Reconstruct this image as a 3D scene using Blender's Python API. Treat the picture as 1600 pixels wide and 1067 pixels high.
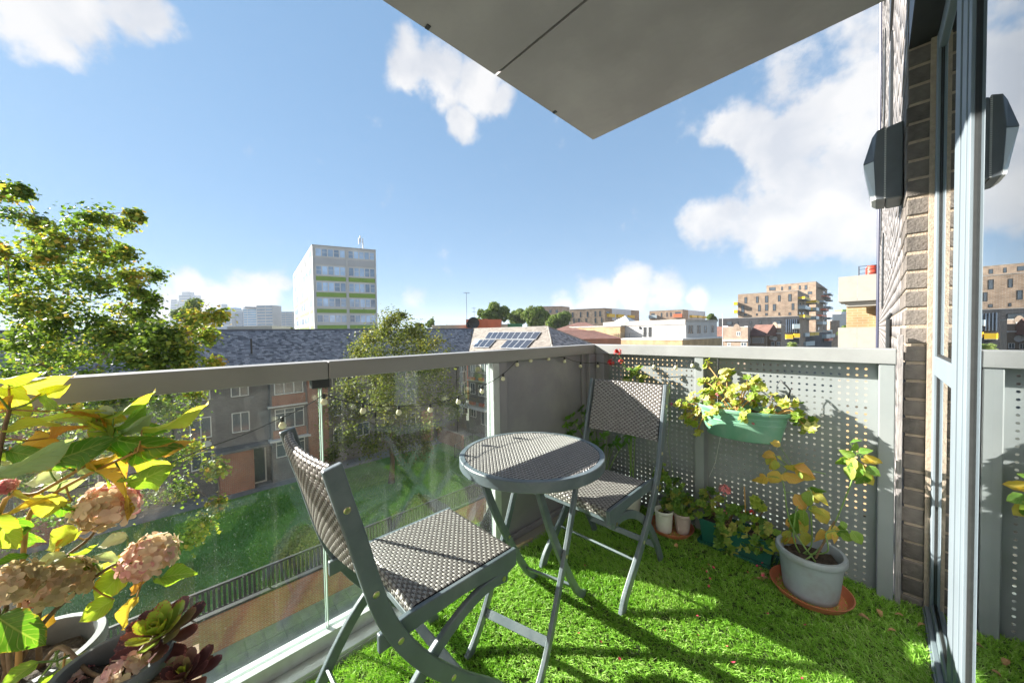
import bpy, math, random
import numpy as np
from mathutils import Vector, Matrix

for o in list(bpy.data.objects):
    bpy.data.objects.remove(o)
SC = bpy.context.scene
COL = SC.collection
RNG = np.random.default_rng(7)
random.seed(7)
PI = math.pi

# ------------------------------------------------------------------ camera
FPX, YAW, PITCH, ROLL = 544.6, -0.80596, -0.02536, -0.01635      # focal length in pixels of a 1600 wide frame
CAM = np.array([1.408, -2.188, 1.196])                             # x towards the facade, y along it, z up from the balcony floor
_fw = np.array([math.cos(PITCH)*math.sin(YAW), math.cos(PITCH)*math.cos(YAW), math.sin(PITCH)])
_r = np.array([math.cos(YAW), -math.sin(YAW), 0.0])
_u = np.cross(_r, _fw)
_cr, _sr = math.cos(ROLL), math.sin(ROLL)
CR = _cr*_r + _sr*_u
CU = -_sr*_r + _cr*_u
CF = _fw
cam_data = bpy.data.cameras.new('camera')
cam_data.sensor_width = 36.0
cam_data.lens = FPX/1600*36.0
cam_data.clip_start = 0.02
cam_data.clip_end = 12000
cam = bpy.data.objects.new('camera', cam_data)
COL.objects.link(cam)
cam.matrix_world = Matrix(((CR[0], CU[0], -CF[0], CAM[0]), (CR[1], CU[1], -CF[1], CAM[1]),
                           (CR[2], CU[2], -CF[2], CAM[2]), (0, 0, 0, 1)))
SC.camera = cam

def ray(px, py):
    return CF*FPX + CR*(px-800) - CU*(py-533.5)
def at_x(px, py, X):
    d = ray(px, py); return CAM + d*((X-CAM[0])/d[0])
def at_y(px, py, Y):
    d = ray(px, py); return CAM + d*((Y-CAM[1])/d[1])
def at_z(px, py, Z):
    d = ray(px, py); return CAM + d*((Z-CAM[2])/d[2])
def at_d(px, py, D):
    return CAM + ray(px, py)*(D/FPX)
def at_plane(px, py, p0, n):
    d = ray(px, py); n = np.array(n); return CAM + d*(((np.array(p0)-CAM)@n)/(d@n))

# ------------------------------------------------------------------ sun, sky, exposure
LDIR = np.array([1.0, 0.48, -0.54]); LDIR = LDIR/np.linalg.norm(LDIR)
SUN_EL = math.asin(-LDIR[2])
SUN_AZ = math.atan2(-LDIR[0], -LDIR[1])          # measured from +y towards +x
sun_data = bpy.data.lights.new('sun', 'SUN')
sun_data.energy = 5.0
sun_data.angle = math.radians(0.55)
sun_data.color = (1.0, 0.94, 0.85)
sun = bpy.data.objects.new('sun', sun_data)
COL.objects.link(sun)
sun.rotation_euler = Vector(LDIR).to_track_quat('-Z', 'Y').to_euler()

SKY_STRENGTH = 0.070
SKY_GAMMA = 0.33          # one even softening of the whole sky's contrast
SKY_TINT = (0.73, 1.13, 1.56)
EXPOSURE = 2.15
world = bpy.data.worlds.new('World')
SC.world = world
world.use_nodes = True
wn, wl = world.node_tree.nodes, world.node_tree.links
wn.clear()
def N(tree, typ, **kw):
    n = tree.nodes.new(typ)
    for k, v in kw.items():
        setattr(n, k, v)
    return n
def build_sky():
    t = world.node_tree
    out = N(t, 'ShaderNodeOutputWorld')
    bg = N(t, 'ShaderNodeBackground')
    bg.inputs['Strength'].default_value = SKY_STRENGTH
    sky = N(t, 'ShaderNodeTexSky', sky_type='NISHITA')
    sky.sun_disc = False
    sky.sun_elevation = SUN_EL
    sky.sun_rotation = SUN_AZ
    sky.air_density = 1.0; sky.dust_density = 0.2; sky.ozone_density = 2.0
    tc = N(t, 'ShaderNodeTexCoord')
    # cloud blobs: (px, py, radius px, weight) seen in the photograph, turned into sky directions
    blobs = [(1240, 290, 80, 1), (1300, 200, 80, 1), (1225, 235, 55, .95), (1185, 205, 45, .9), (1150, 350, 50, .9), (40, 0, 85, 1), (130, 5, 75, 1), (205, 15, 60, 1), (225, 45, 34, .8),
             (645, 105, 50, 1), (690, 120, 62, 1), (745, 125, 60, 1), (720, 185, 36, .95), (640, 75, 35, .9), (790, 145, 30, .8),
             (1290, 320, 95, 1), (1210, 345, 70, 1), (1340, 250, 95, 1), (1350, 340, 90, 1), (1265, 200, 55, .85), (1150, 195, 42, .8),
             (1095, 345, 42, .85), (1345, 150, 70, .9), (1345, 50, 85, .62), (1250, 100, 80, .5), (1400, 200, 120, 1), (1500, 320, 120, 1),
             (985, 448, 40, 1), (1045, 455, 36, 1), (930, 466, 40, .95), (1090, 466, 24, .9), (880, 478, 30, .8),
             (400, 458, 44, 1), (360, 466, 34, .95), (310, 462, 36, .9), (265, 478, 34, .85), (440, 448, 22, .8), (650, 462, 22, .62)]
    dirs = []
    for px, py, r, w in blobs:
        d = ray(px, py); e = ray(px+r*0.7, py+r*0.7) if abs(px-800) < 1 else ray(px, py+r)
        d = d/np.linalg.norm(d); e = e/np.linalg.norm(e)
        dirs.append((d, math.acos(min(1, d@e)), w))
    rr = random.Random(3)
    for k in range(26):                                   # the same kind of scattered cumulus over the rest of the sky
        az = math.atan2(CF[0], CF[1]) + rr.uniform(1.25, 2*PI-1.25)
        el = rr.uniform(0.04, 0.9)
        d = np.array([math.sin(az)*math.cos(el), math.cos(az)*math.cos(el), math.sin(el)])
        dirs.append((d, rr.uniform(0.06, 0.17), 1.0))
    nrm = N(t, 'ShaderNodeVectorMath', operation='NORMALIZE')
    t.links.new(tc.outputs['Generated'], nrm.inputs[0])
    warp = N(t, 'ShaderNodeTexNoise'); warp.inputs['Scale'].default_value = 6; warp.inputs['Detail'].default_value = 5
    t.links.new(nrm.outputs[0], warp.inputs['Vector'])
    wsub = N(t, 'ShaderNodeVectorMath', operation='SUBTRACT'); wsub.inputs[1].default_value = (.5, .5, .5)
    t.links.new(warp.outputs['Color'], wsub.inputs[0])
    wsc = N(t, 'ShaderNodeVectorMath', operation='SCALE'); wsc.inputs['Scale'].default_value = 0.10
    t.links.new(wsub.outputs[0], wsc.inputs[0])
    wadd = N(t, 'ShaderNodeVectorMath', operation='ADD')
    t.links.new(nrm.outputs[0], wadd.inputs[0]); t.links.new(wsc.outputs[0], wadd.inputs[1])
    prev = None
    for d, ang, w in dirs:
        dot = N(t, 'ShaderNodeVectorMath', operation='DISTANCE')
        dot.inputs[1].default_value = tuple(d)
        t.links.new(wadd.outputs[0], dot.inputs[0])
        mr = N(t, 'ShaderNodeMapRange'); mr.interpolation_type = 'SMOOTHSTEP'
        mr.inputs['From Min'].default_value = ang*1.45
        mr.inputs['From Max'].default_value = ang*0.25
        mr.inputs['To Min'].default_value = 0; mr.inputs['To Max'].default_value = w
        t.links.new(dot.outputs['Value'], mr.inputs['Value'])
        if prev is None: prev = mr.outputs[0]
        else:
            mx = N(t, 'ShaderNodeMath', operation='MAXIMUM')
            t.links.new(prev, mx.inputs[0]); t.links.new(mr.outputs[0], mx.inputs[1]); prev = mx.outputs[0]
    fb = N(t, 'ShaderNodeTexNoise'); fb.inputs['Scale'].default_value = 12; fb.inputs['Detail'].default_value = 14; fb.inputs['Roughness'].default_value = .62
    t.links.new(nrm.outputs[0], fb.inputs['Vector'])
    ma = N(t, 'ShaderNodeMath', operation='MULTIPLY_ADD')       # blob + (noise-.5)*k
    nb = N(t, 'ShaderNodeMath', operation='SUBTRACT'); nb.inputs[1].default_value = .5
    t.links.new(fb.outputs['Fac'], nb.inputs[0])
    ma.inputs[1].default_value = 1.8
    t.links.new(nb.outputs[0], ma.inputs[0]); t.links.new(prev, ma.inputs[2])
    dens = N(t, 'ShaderNodeMapRange'); dens.interpolation_type = 'SMOOTHSTEP'
    dens.inputs['From Min'].default_value = .22; dens.inputs['From Max'].default_value = .84
    t.links.new(ma.outputs[0], dens.inputs['Value'])
    # cloud colour: bright with soft grey hollows
    cn = N(t, 'ShaderNodeTexNoise'); cn.inputs['Scale'].default_value = 7; cn.inputs['Detail'].default_value = 6
    t.links.new(wadd.outputs[0], cn.inputs['Vector'])
    cr = N(t, 'ShaderNodeValToRGB')
    cr.color_ramp.elements[0].position = .36; cr.color_ramp.elements[0].color = (2.2, 2.32, 2.55, 1)
    cr.color_ramp.elements[1].position = .56; cr.color_ramp.elements[1].color = (3.1, 3.08, 3.08, 1)
    t.links.new(cn.outputs['Fac'], cr.inputs['Fac'])
    mix = N(t, 'ShaderNodeMix', data_type='RGBA')
    lim = N(t, 'ShaderNodeMath', operation='MULTIPLY'); lim.inputs[1].default_value = .96
    t.links.new(dens.outputs[0], lim.inputs[0])
    t.links.new(lim.outputs[0], mix.inputs['Factor'])
    gm = N(t, 'ShaderNodeGamma'); gm.inputs['Gamma'].default_value = SKY_GAMMA
    t.links.new(sky.outputs[0], gm.inputs[0])
    tint = N(t, 'ShaderNodeVectorMath', operation='MULTIPLY'); tint.inputs[1].default_value = SKY_TINT
    t.links.new(gm.outputs[0], tint.inputs[0])
    t.links.new(tint.outputs[0], mix.inputs['A']); t.links.new(cr.outputs[0], mix.inputs['B'])
    t.links.new(mix.outputs['Result'], bg.inputs['Color'])
    t.links.new(bg.outputs[0], out.inputs['Surface'])
build_sky()
SC.view_settings.view_transform = 'Standard'
SC.view_settings.look = 'None'
SC.view_settings.gamma = 1.0
SC.view_settings.use_curve_mapping = False
SC.view_settings.exposure = EXPOSURE
SC.render.engine = 'CYCLES'
SC.cycles.max_bounces = 10
SC.cycles.caustics_reflective = True
SC.cycles.blur_glossy = 2.5
SC.cycles.sample_clamp_indirect = 12
SC.cycles.transparent_max_bounces = 24

# ------------------------------------------------------------------ mesh helpers
class MB:
    def __init__(s): s.v = []; s.f = []; s.m = []; s.mi = 0
    def add(s, vs, fs, mi=None):
        n = len(s.v); s.v.extend([tuple(map(float, p)) for p in vs])
        s.f.extend([tuple(i+n for i in f) for f in fs]); s.m.extend([s.mi if mi is None else mi]*len(fs)); return s
    def box(s, c, d, R=None, mi=None):
        c = np.array(c, float); h = np.array(d, float)/2
        P = np.array([[x, y, z] for x in (-1, 1) for y in (-1, 1) for z in (-1, 1)])*h
        if R is not None: P = P @ np.array(R).T
        return s.add(P+c, [(0, 1, 3, 2), (4, 6, 7, 5), (0, 4, 5, 1), (2, 3, 7, 6), (0, 2, 6, 4), (1, 5, 7, 3)], mi)
    def bb(s, a, b, mi=None):
        a = np.array(a, float); b = np.array(b, float); return s.box((a+b)/2, np.abs(b-a), None, mi)
    def quad(s, a, b, c, d, mi=None): return s.add([a, b, c, d], [(0, 1, 2, 3)], mi)
    def prism(s, poly, ex, mi=None):
        poly = [np.array(p, float) for p in poly]; ex = np.array(ex, float); n = len(poly)
        vs = poly + [p+ex for p in poly]
        fs = [tuple(range(n))[::-1], tuple(range(n, 2*n))] + [(i, (i+1) % n, n+(i+1) % n, n+i) for i in range(n)]
        return s.add(vs, fs, mi)
    def tube(s, pts, rad, n=8, cap=True, mi=None):
        pts = [np.array(p, float) for p in pts]; k = len(pts)
        if np.isscalar(rad): rad = [rad]*k
        vs = []; up = np.array([0.13, 0.21, 0.97]); prevn = None
        for i, p in enumerate(pts):
            t = pts[min(i+1, k-1)]-pts[max(i-1, 0)]; t = t/(np.linalg.norm(t)+1e-12)
            a = np.cross(t, up) if prevn is None else prevn - t*(prevn@t)
            if np.linalg.norm(a) < 1e-4: a = np.cross(t, [1, 0, 0])
            a = a/np.linalg.norm(a); b = np.cross(t, a); prevn = a
            for j in range(n):
                q = 2*PI*j/n; vs.append(p+rad[i]*(math.cos(q)*a+math.sin(q)*b))
        fs = [(i*n+j, i*n+(j+1) % n, (i+1)*n+(j+1) % n, (i+1)*n+j) for i in range(k-1) for j in range(n)]
        if cap: fs += [tuple(range(n))[::-1], tuple(range((k-1)*n, k*n))]
        return s.add(vs, fs, mi)
    def ribbon(s, pts, wdir, w, th, nrm=None, mi=None):
        # bar of rectangular section following pts: width w in the bend plane, thickness th along wdir
        pts = [np.array(p, float) for p in pts]; k = len(pts); wd = np.array(wdir, float)
        if np.isscalar(w): w = [w]*k
        vs = []
        for i, p in enumerate(pts):
            t = pts[min(i+1, k-1)]-pts[max(i-1, 0)]; t = t/np.linalg.norm(t); b = np.cross(t, wd); b /= np.linalg.norm(b)
            for a, c in ((-1, -1), (1, -1), (1, 1), (-1, 1)): vs.append(p+wd*th/2*a+b*w[i]/2*c)
        fs = [(i*4+j, i*4+(j+1) % 4, (i+1)*4+(j+1) % 4, (i+1)*4+j) for i in range(k-1) for j in range(4)]
        fs += [(3, 2, 1, 0), tuple(range((k-1)*4, k*4))]
        return s.add(vs, fs, mi)
    def lathe(s, c, prof, n=24, sx=1, sy=1, mi=None, closed=False):
        vs = []; k = len(prof)
        for r, z in prof:
            for j in range(n):
                q = 2*PI*j/n; vs.append((c[0]+r*sx*math.cos(q), c[1]+r*sy*math.sin(q), c[2]+z))
        fs = [(i*n+j, i*n+(j+1) % n, (i+1)*n+(j+1) % n, (i+1)*n+j) for i in range(k-1) for j in range(n)]
        if closed: fs += [tuple(range(n))[::-1], tuple(range((k-1)*n, k*n))]
        return s.add(vs, fs, mi)
    def build(s, name, mat, parent=None, smooth=False, bevel=0, local=False, kind=None, auto=None):
        if not isinstance(mat, (list, tuple)): mat = [mat]
        v = np.array(s.v, float)
        if parent is not None and not local: v = v - wloc(parent)
        me = bpy.data.meshes.new(name)
        me.from_pydata([tuple(p) for p in v], [], s.f)
        return finish(me, name, mat, parent, smooth, bevel, kind, s.m, auto)

def wloc(o):
    L = np.zeros(3)
    while o is not None: L = L + np.array(o.location); o = o.parent
    return L
def finish(me, name, mat, parent, smooth=False, bevel=0, kind=None, mi=None, auto=None):
    for m in mat: me.materials.append(m)
    if mi is not None and len(mat) > 1: me.polygons.foreach_set('material_index', np.array(mi, dtype=np.int32))
    if smooth: me.polygons.foreach_set('use_smooth', np.ones(len(me.polygons), dtype=bool))
    me.update()
    o = bpy.data.objects.new(name, me); COL.objects.link(o)
    if auto is not None and smooth:
        try: me.set_sharp_from_angle(angle=math.radians(auto))
        except Exception: pass
    if parent is not None: o.parent = parent
    if bevel:
        b = o.modifiers.new('bevel', 'BEVEL'); b.width = bevel; b.segments = 2; b.limit_method = 'ANGLE'; b.angle_limit = math.radians(40)
    if kind: o['kind'] = kind
    return o
def np_mesh(name, v, f, mat, parent=None, smooth=False, kind=None, attr=None, local=False):
    v = np.asarray(v, np.float32); f = np.asarray(f, np.int32)
    if parent is not None and not local: v = v - wloc(parent).astype(np.float32)
    me = bpy.data.meshes.new(name); k = f.shape[1]
    me.vertices.add(len(v)); me.vertices.foreach_set('co', v.ravel())
    me.loops.add(f.size); me.loops.foreach_set('vertex_index', f.ravel())
    me.polygons.add(len(f)); me.polygons.foreach_set('loop_start', np.arange(0, f.size, k, dtype=np.int32))
    try: me.polygons.foreach_set('loop_total', np.full(len(f), k, dtype=np.int32))
    except Exception: pass
    if attr is not None:
        a = me.attributes.new('tone', 'FLOAT', 'POINT'); a.data.foreach_set('value', np.asarray(attr, np.float32))
    me.update(calc_edges=True); me.validate()
    return finish(me, name, mat if isinstance(mat, (list, tuple)) else [mat], parent, smooth, 0, kind)
def tag(o, label=None, cat=None, group=None, kind=None):
    if label: o['label'] = label
    if cat: o['category'] = cat
    if group: o['group'] = group
    if kind: o['kind'] = kind
    return o
def thing(name, loc, label, cat, group=None):
    o = bpy.data.objects.new(name, None); COL.objects.link(o); o.location = tuple(map(float, loc)); o.empty_display_size = .1
    return tag(o, label, cat, group)
def inst(name, me, parent, M, mat=None):
    # one more object on shared mesh data; M is a world matrix
    o = bpy.data.objects.new(name, me); COL.objects.link(o)
    L = wloc(parent) if parent is not None else np.zeros(3)
    o.parent = parent
    o.matrix_local = Matrix.Translation(tuple(-L)) @ M
    return o
def copy_tree(o, parent=None):
    c = o.copy(); COL.objects.link(c); c.parent = parent
    for ch in [x for x in bpy.data.objects if x.parent == o]: copy_tree(ch, c)
    return c
def frame(o, x, y, z):
    return Matrix(((x[0], y[0], z[0], o[0]), (x[1], y[1], z[1], o[1]), (x[2], y[2], z[2], o[2]), (0, 0, 0, 1)))

# ------------------------------------------------------------------ materials
def newmat(name):
    m = bpy.data.materials.new(name); m.use_nodes = True
    b = m.node_tree.nodes['Principled BSDF']
    return m, m.node_tree, b
def sock(b, *names):
    for n in names:
        if n in b.inputs: return b.inputs[n]
def mat(name, col, rough=.6, var=.15, scale=20, metal=0, bump=0, bscale=None, spec=None, dirt=None, dscale=4, rand=0, coord='Object', stretch=None):
    m, t, b = newmat(name)
    b.inputs['Roughness'].default_value = rough; b.inputs['Metallic'].default_value = metal
    if spec is not None: sock(b, 'Specular IOR Level', 'Specular').default_value = spec
    tc = N(t, 'ShaderNodeTexCoord'); vec = tc.outputs[coord]
    if stretch:
        mp = N(t, 'ShaderNodeMapping'); mp.inputs['Scale'].default_value = stretch; t.links.new(vec, mp.inputs['Vector']); vec = mp.outputs[0]
    nz = N(t, 'ShaderNodeTexNoise'); nz.inputs['Scale'].default_value = scale; nz.inputs['Detail'].default_value = 6
    t.links.new(vec, nz.inputs['Vector'])
    mr = N(t, 'ShaderNodeMapRange'); mr.inputs['From Min'].default_value = .3; mr.inputs['From Max'].default_value = .7
    mr.inputs['To Min'].default_value = 1-var; mr.inputs['To Max'].default_value = 1+var
    t.links.new(nz.outputs['Fac'], mr.inputs['Value'])
    hs = N(t, 'ShaderNodeVectorMath', operation='SCALE'); hs.inputs[0].default_value = col[:3]
    if rand:
        oi = N(t, 'ShaderNodeObjectInfo'); r2 = N(t, 'ShaderNodeMapRange')
        r2.inputs['To Min'].default_value = 1-rand; r2.inputs['To Max'].default_value = 1+rand
        t.links.new(oi.outputs['Random'], r2.inputs['Value'])
        mu = N(t, 'ShaderNodeMath', operation='MULTIPLY'); t.links.new(mr.outputs[0], mu.inputs[0]); t.links.new(r2.outputs[0], mu.inputs[1])
        t.links.new(mu.outputs[0], hs.inputs['Scale'])
    else: t.links.new(mr.outputs[0], hs.inputs['Scale'])
    csock = hs.outputs[0]
    if dirt:
        dn = N(t, 'ShaderNodeTexNoise'); dn.inputs['Scale'].default_value = dscale; dn.inputs['Detail'].default_value = 8; dn.inputs['Roughness'].default_value = .65
        t.links.new(tc.outputs[coord], dn.inputs['Vector'])
        dr = N(t, 'ShaderNodeMapRange'); dr.inputs['From Min'].default_value = .48; dr.inputs['From Max'].default_value = .75; dr.inputs['To Max'].default_value = .75
        t.links.new(dn.outputs['Fac'], dr.inputs['Value'])
        mx = N(t, 'ShaderNodeMix', data_type='RGBA'); mx.inputs['B'].default_value = (*dirt, 1)
        t.links.new(dr.outputs[0], mx.inputs['Factor']); t.links.new(csock, mx.inputs['A']); csock = mx.outputs['Result']
    t.links.new(csock, b.inputs['Base Color'])
    if bump:
        bn = N(t, 'ShaderNodeTexNoise'); bn.inputs['Scale'].default_value = bscale or scale*3; bn.inputs['Detail'].default_value = 5
        t.links.new(vec, bn.inputs['Vector'])
        bp = N(t, 'ShaderNodeBump'); bp.inputs['Strength'].default_value = bump; bp.inputs['Distance'].default_value = .01
        t.links.new(bn.outputs['Fac'], bp.inputs['Height']); t.links.new(bp.outputs[0], b.inputs['Normal'])
    return m
def leaf_mat(name, cols, trans, rough=.45, attr=None, edge=None, scale=25, tw=.5, veins=False, spec=.35):
    """cols: ramp of colours picked per object (or per 'tone' attribute), patched by noise; light shines through"""
    m, t, b = newmat(name)
    tc = N(t, 'ShaderNodeTexCoord')
    if attr: a = N(t, 'ShaderNodeAttribute', attribute_name='tone'); rnd = a.outputs['Fac']
    else: rnd = N(t, 'ShaderNodeObjectInfo').outputs['Random']
    nz = N(t, 'ShaderNodeTexNoise'); nz.inputs['Scale'].default_value = scale; nz.inputs['Detail'].default_value = 4
    t.links.new(tc.outputs['Object'], nz.inputs['Vector'])
    ad = N(t, 'ShaderNodeMath', operation='MULTIPLY_ADD'); ad.inputs[1].default_value = .7
    sb = N(t, 'ShaderNodeMath', operation='SUBTRACT'); sb.inputs[1].default_value = .5
    t.links.new(nz.outputs['Fac'], sb.inputs[0]); t.links.new(sb.outputs[0], ad.inputs[0]); t.links.new(rnd, ad.inputs[2])
    cr = N(t, 'ShaderNodeValToRGB'); e = cr.color_ramp.elements
    while len(e) < len(cols): e.new(.5)
    for i, c in enumerate(cols): e[i].position = i/(len(cols)-1) if len(cols) > 1 else 0; e[i].color = (*c, 1)
    t.links.new(ad.outputs[0], cr.inputs['Fac']); c = cr.outputs[0]
    if edge:
        # dry rim: leaf outline distance is kept in a point attribute written by the leaf mesh builder
        ea = N(t, 'ShaderNodeAttribute', attribute_name='rim')
        en = N(t, 'ShaderNodeTexNoise'); en.inputs['Scale'].default_value = 18; en.inputs['Detail'].default_value = 3
        o2 = N(t, 'ShaderNodeObjectInfo'); tadd = N(t, 'ShaderNodeVectorMath', operation='ADD')
        t.links.new(tc.outputs['Object'], tadd.inputs[0]); t.links.new(o2.outputs['Location'], tadd.inputs[1]); t.links.new(tadd.outputs[0], en.inputs['Vector'])
        es = N(t, 'ShaderNodeMath', operation='MULTIPLY_ADD'); es.inputs[1].default_value = 1.5
        e5 = N(t, 'ShaderNodeMath', operation='SUBTRACT'); e5.inputs[1].default_value = .62
        t.links.new(en.outputs['Fac'], e5.inputs[0]); t.links.new(e5.outputs[0], es.inputs[0]); t.links.new(ea.outputs['Fac'], es.inputs[2])
        em = N(t, 'ShaderNodeMapRange'); em.inputs['From Min'].default_value = .72; em.inputs['From Max'].default_value = .95
        t.links.new(es.outputs[0], em.inputs['Value'])
        mx = N(t, 'ShaderNodeMix', data_type='RGBA'); mx.inputs['B'].default_value = (*edge, 1)
        t.links.new(em.outputs[0], mx.inputs['Factor']); t.links.new(c, mx.inputs['A']); c = mx.outputs['Result']
    t.links.new(c, b.inputs['Base Color']); b.inputs['Roughness'].default_value = rough; sock(b, 'Specular IOR Level', 'Specular').default_value = spec
    if veins:
        lx = N(t, 'ShaderNodeAttribute', attribute_name='lx'); ly = N(t, 'ShaderNodeAttribute', attribute_name='ly')
        ab = N(t, 'ShaderNodeMath', operation='ABSOLUTE'); t.links.new(lx.outputs['Fac'], ab.inputs[0])
        k1 = N(t, 'ShaderNodeMath', operation='MULTIPLY_ADD'); k1.inputs[1].default_value = -2.6
        k0 = N(t, 'ShaderNodeMath', operation='MULTIPLY'); k0.inputs[1].default_value = 8.0; t.links.new(ly.outputs['Fac'], k0.inputs[0])
        t.links.new(ab.outputs[0], k1.inputs[0]); t.links.new(k0.outputs[0], k1.inputs[2])
        fr = N(t, 'ShaderNodeMath', operation='FRACT'); t.links.new(k1.outputs[0], fr.inputs[0])
        pp_ = N(t, 'ShaderNodeMath', operation='PINGPONG'); pp_.inputs[1].default_value = .5; t.links.new(k1.outputs[0], pp_.inputs[0])
        v1 = N(t, 'ShaderNodeMapRange'); v1.inputs['From Min'].default_value = .10; v1.inputs['From Max'].default_value = .0; t.links.new(pp_.outputs[0], v1.inputs['Value'])
        v2 = N(t, 'ShaderNodeMapRange'); v2.inputs['From Min'].default_value = .07; v2.inputs['From Max'].default_value = .02; t.links.new(ab.outputs[0], v2.inputs['Value'])
        va = N(t, 'ShaderNodeMath', operation='MAXIMUM'); t.links.new(v1.outputs[0], va.inputs[0]); t.links.new(v2.outputs[0], va.inputs[1])
        vm = N(t, 'ShaderNodeMath', operation='MULTIPLY'); vm.inputs[1].default_value = .30; t.links.new(va.outputs[0], vm.inputs[0])
        vc = N(t, 'ShaderNodeMix', data_type='RGBA'); vc.inputs['B'].default_value = (.62, .62, .30, 1); t.links.new(vm.outputs[0], vc.inputs['Factor']); t.links.new(c, vc.inputs['A']); c = vc.outputs['Result']
        t.links.new(c, b.inputs['Base Color'])
        bp = N(t, 'ShaderNodeBump'); bp.inputs['Strength'].default_value = .5; bp.inputs['Distance'].default_value = .004
        bp.invert = True; t.links.new(va.outputs[0], bp.inputs['Height']); t.links.new(bp.outputs[0], b.inputs['Normal'])
    tr = N(t, 'ShaderNodeBsdfTranslucent')
    tm = N(t, 'ShaderNodeMix', data_type='RGBA', blend_type='MULTIPLY'); tm.inputs['Factor'].default_value = 1
    tm.inputs['B'].default_value = (*trans, 1); t.links.new(c, tm.inputs['A']); t.links.new(tm.outputs['Result'], tr.inputs['Color'])
    ms = N(t, 'ShaderNodeMixShader'); ms.inputs[0].default_value = tw
    t.links.new(b.outputs[0], ms.inputs[1]); t.links.new(tr.outputs[0], ms.inputs[2])
    t.links.new(ms.outputs[0], t.nodes['Material Output'].inputs['Surface'])
    return m
def glass_mat(name, tint, refl_ior=1.5, dust=0.0, rough=0.0, boost=1.0):
    m = bpy.data.materials.new(name); m.use_nodes = True; t = m.node_tree; t.nodes.clear()
    out = N(t, 'ShaderNodeOutputMaterial'); tr = N(t, 'ShaderNodeBsdfTransparent'); tr.inputs[0].default_value = (*tint, 1)
    gl = N(t, 'ShaderNodeBsdfGlossy'); gl.inputs['Roughness'].default_value = rough; gl.inputs[0].default_value = (.95, .98, 1, 1)
    fr = N(t, 'ShaderNodeFresnel'); fr.inputs['IOR'].default_value = refl_ior
    mu = N(t, 'ShaderNodeMath', operation='MULTIPLY'); mu.inputs[1].default_value = boost; mu.use_clamp = True; t.links.new(fr.outputs[0], mu.inputs[0])
    mx = N(t, 'ShaderNodeMixShader'); t.links.new(mu.outputs[0], mx.inputs[0]); t.links.new(tr.outputs[0], mx.inputs[1]); t.links.new(gl.outputs[0], mx.inputs[2])
    last = mx.outputs[0]
    if dust:
        tc = N(t, 'ShaderNodeTexCoord')
        def layer(scale, lo, hi, amt, stretch=None):
            nz = N(t, 'ShaderNodeTexNoise'); nz.inputs['Scale'].default_value = scale; nz.inputs['Detail'].default_value = 3
            v = tc.outputs['Object']
            if stretch:
                mp = N(t, 'ShaderNodeMapping'); mp.inputs['Scale'].default_value = stretch; t.links.new(v, mp.inputs[0]); v = mp.outputs[0]
            t.links.new(v, nz.inputs['Vector'])
            mr = N(t, 'ShaderNodeMapRange'); mr.inputs['From Min'].default_value = lo; mr.inputs['From Max'].default_value = hi; mr.inputs['To Max'].default_value = amt
            t.links.new(nz.outputs['Fac'], mr.inputs['Value']); return mr.outputs[0]
        a = layer(240, .67, .73, .55); b = layer(2.2, .40, .75, .06); c = layer(7, .60, .80, .05, (1, 3, .15))
        s1 = N(t, 'ShaderNodeMath', operation='ADD'); t.links.new(a, s1.inputs[0]); t.links.new(b, s1.inputs[1])
        s2 = N(t, 'ShaderNodeMath', operation='ADD'); t.links.new(s1.outputs[0], s2.inputs[0]); t.links.new(c, s2.inputs[1])
        s3 = N(t, 'ShaderNodeMath', operation='MULTIPLY'); s3.inputs[1].default_value = dust; t.links.new(s2.outputs[0], s3.inputs[0])
        df = N(t, 'ShaderNodeBsdfDiffuse'); df.inputs[0].default_value = (.7, .72, .7, 1); tl = N(t, 'ShaderNodeBsdfTranslucent'); tl.inputs[0].default_value = (.7, .72, .7, 1)
        dm = N(t, 'ShaderNodeMixShader'); dm.inputs[0].default_value = .5; t.links.new(df.outputs[0], dm.inputs[1]); t.links.new(tl.outputs[0], dm.inputs[2])
        m2 = N(t, 'ShaderNodeMixShader'); t.links.new(s3.outputs[0], m2.inputs[0]); t.links.new(last, m2.inputs[1]); t.links.new(dm.outputs[0], m2.inputs[2]); last = m2.outputs[0]
    t.links.new(last, out.inputs['Surface']); return m
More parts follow.
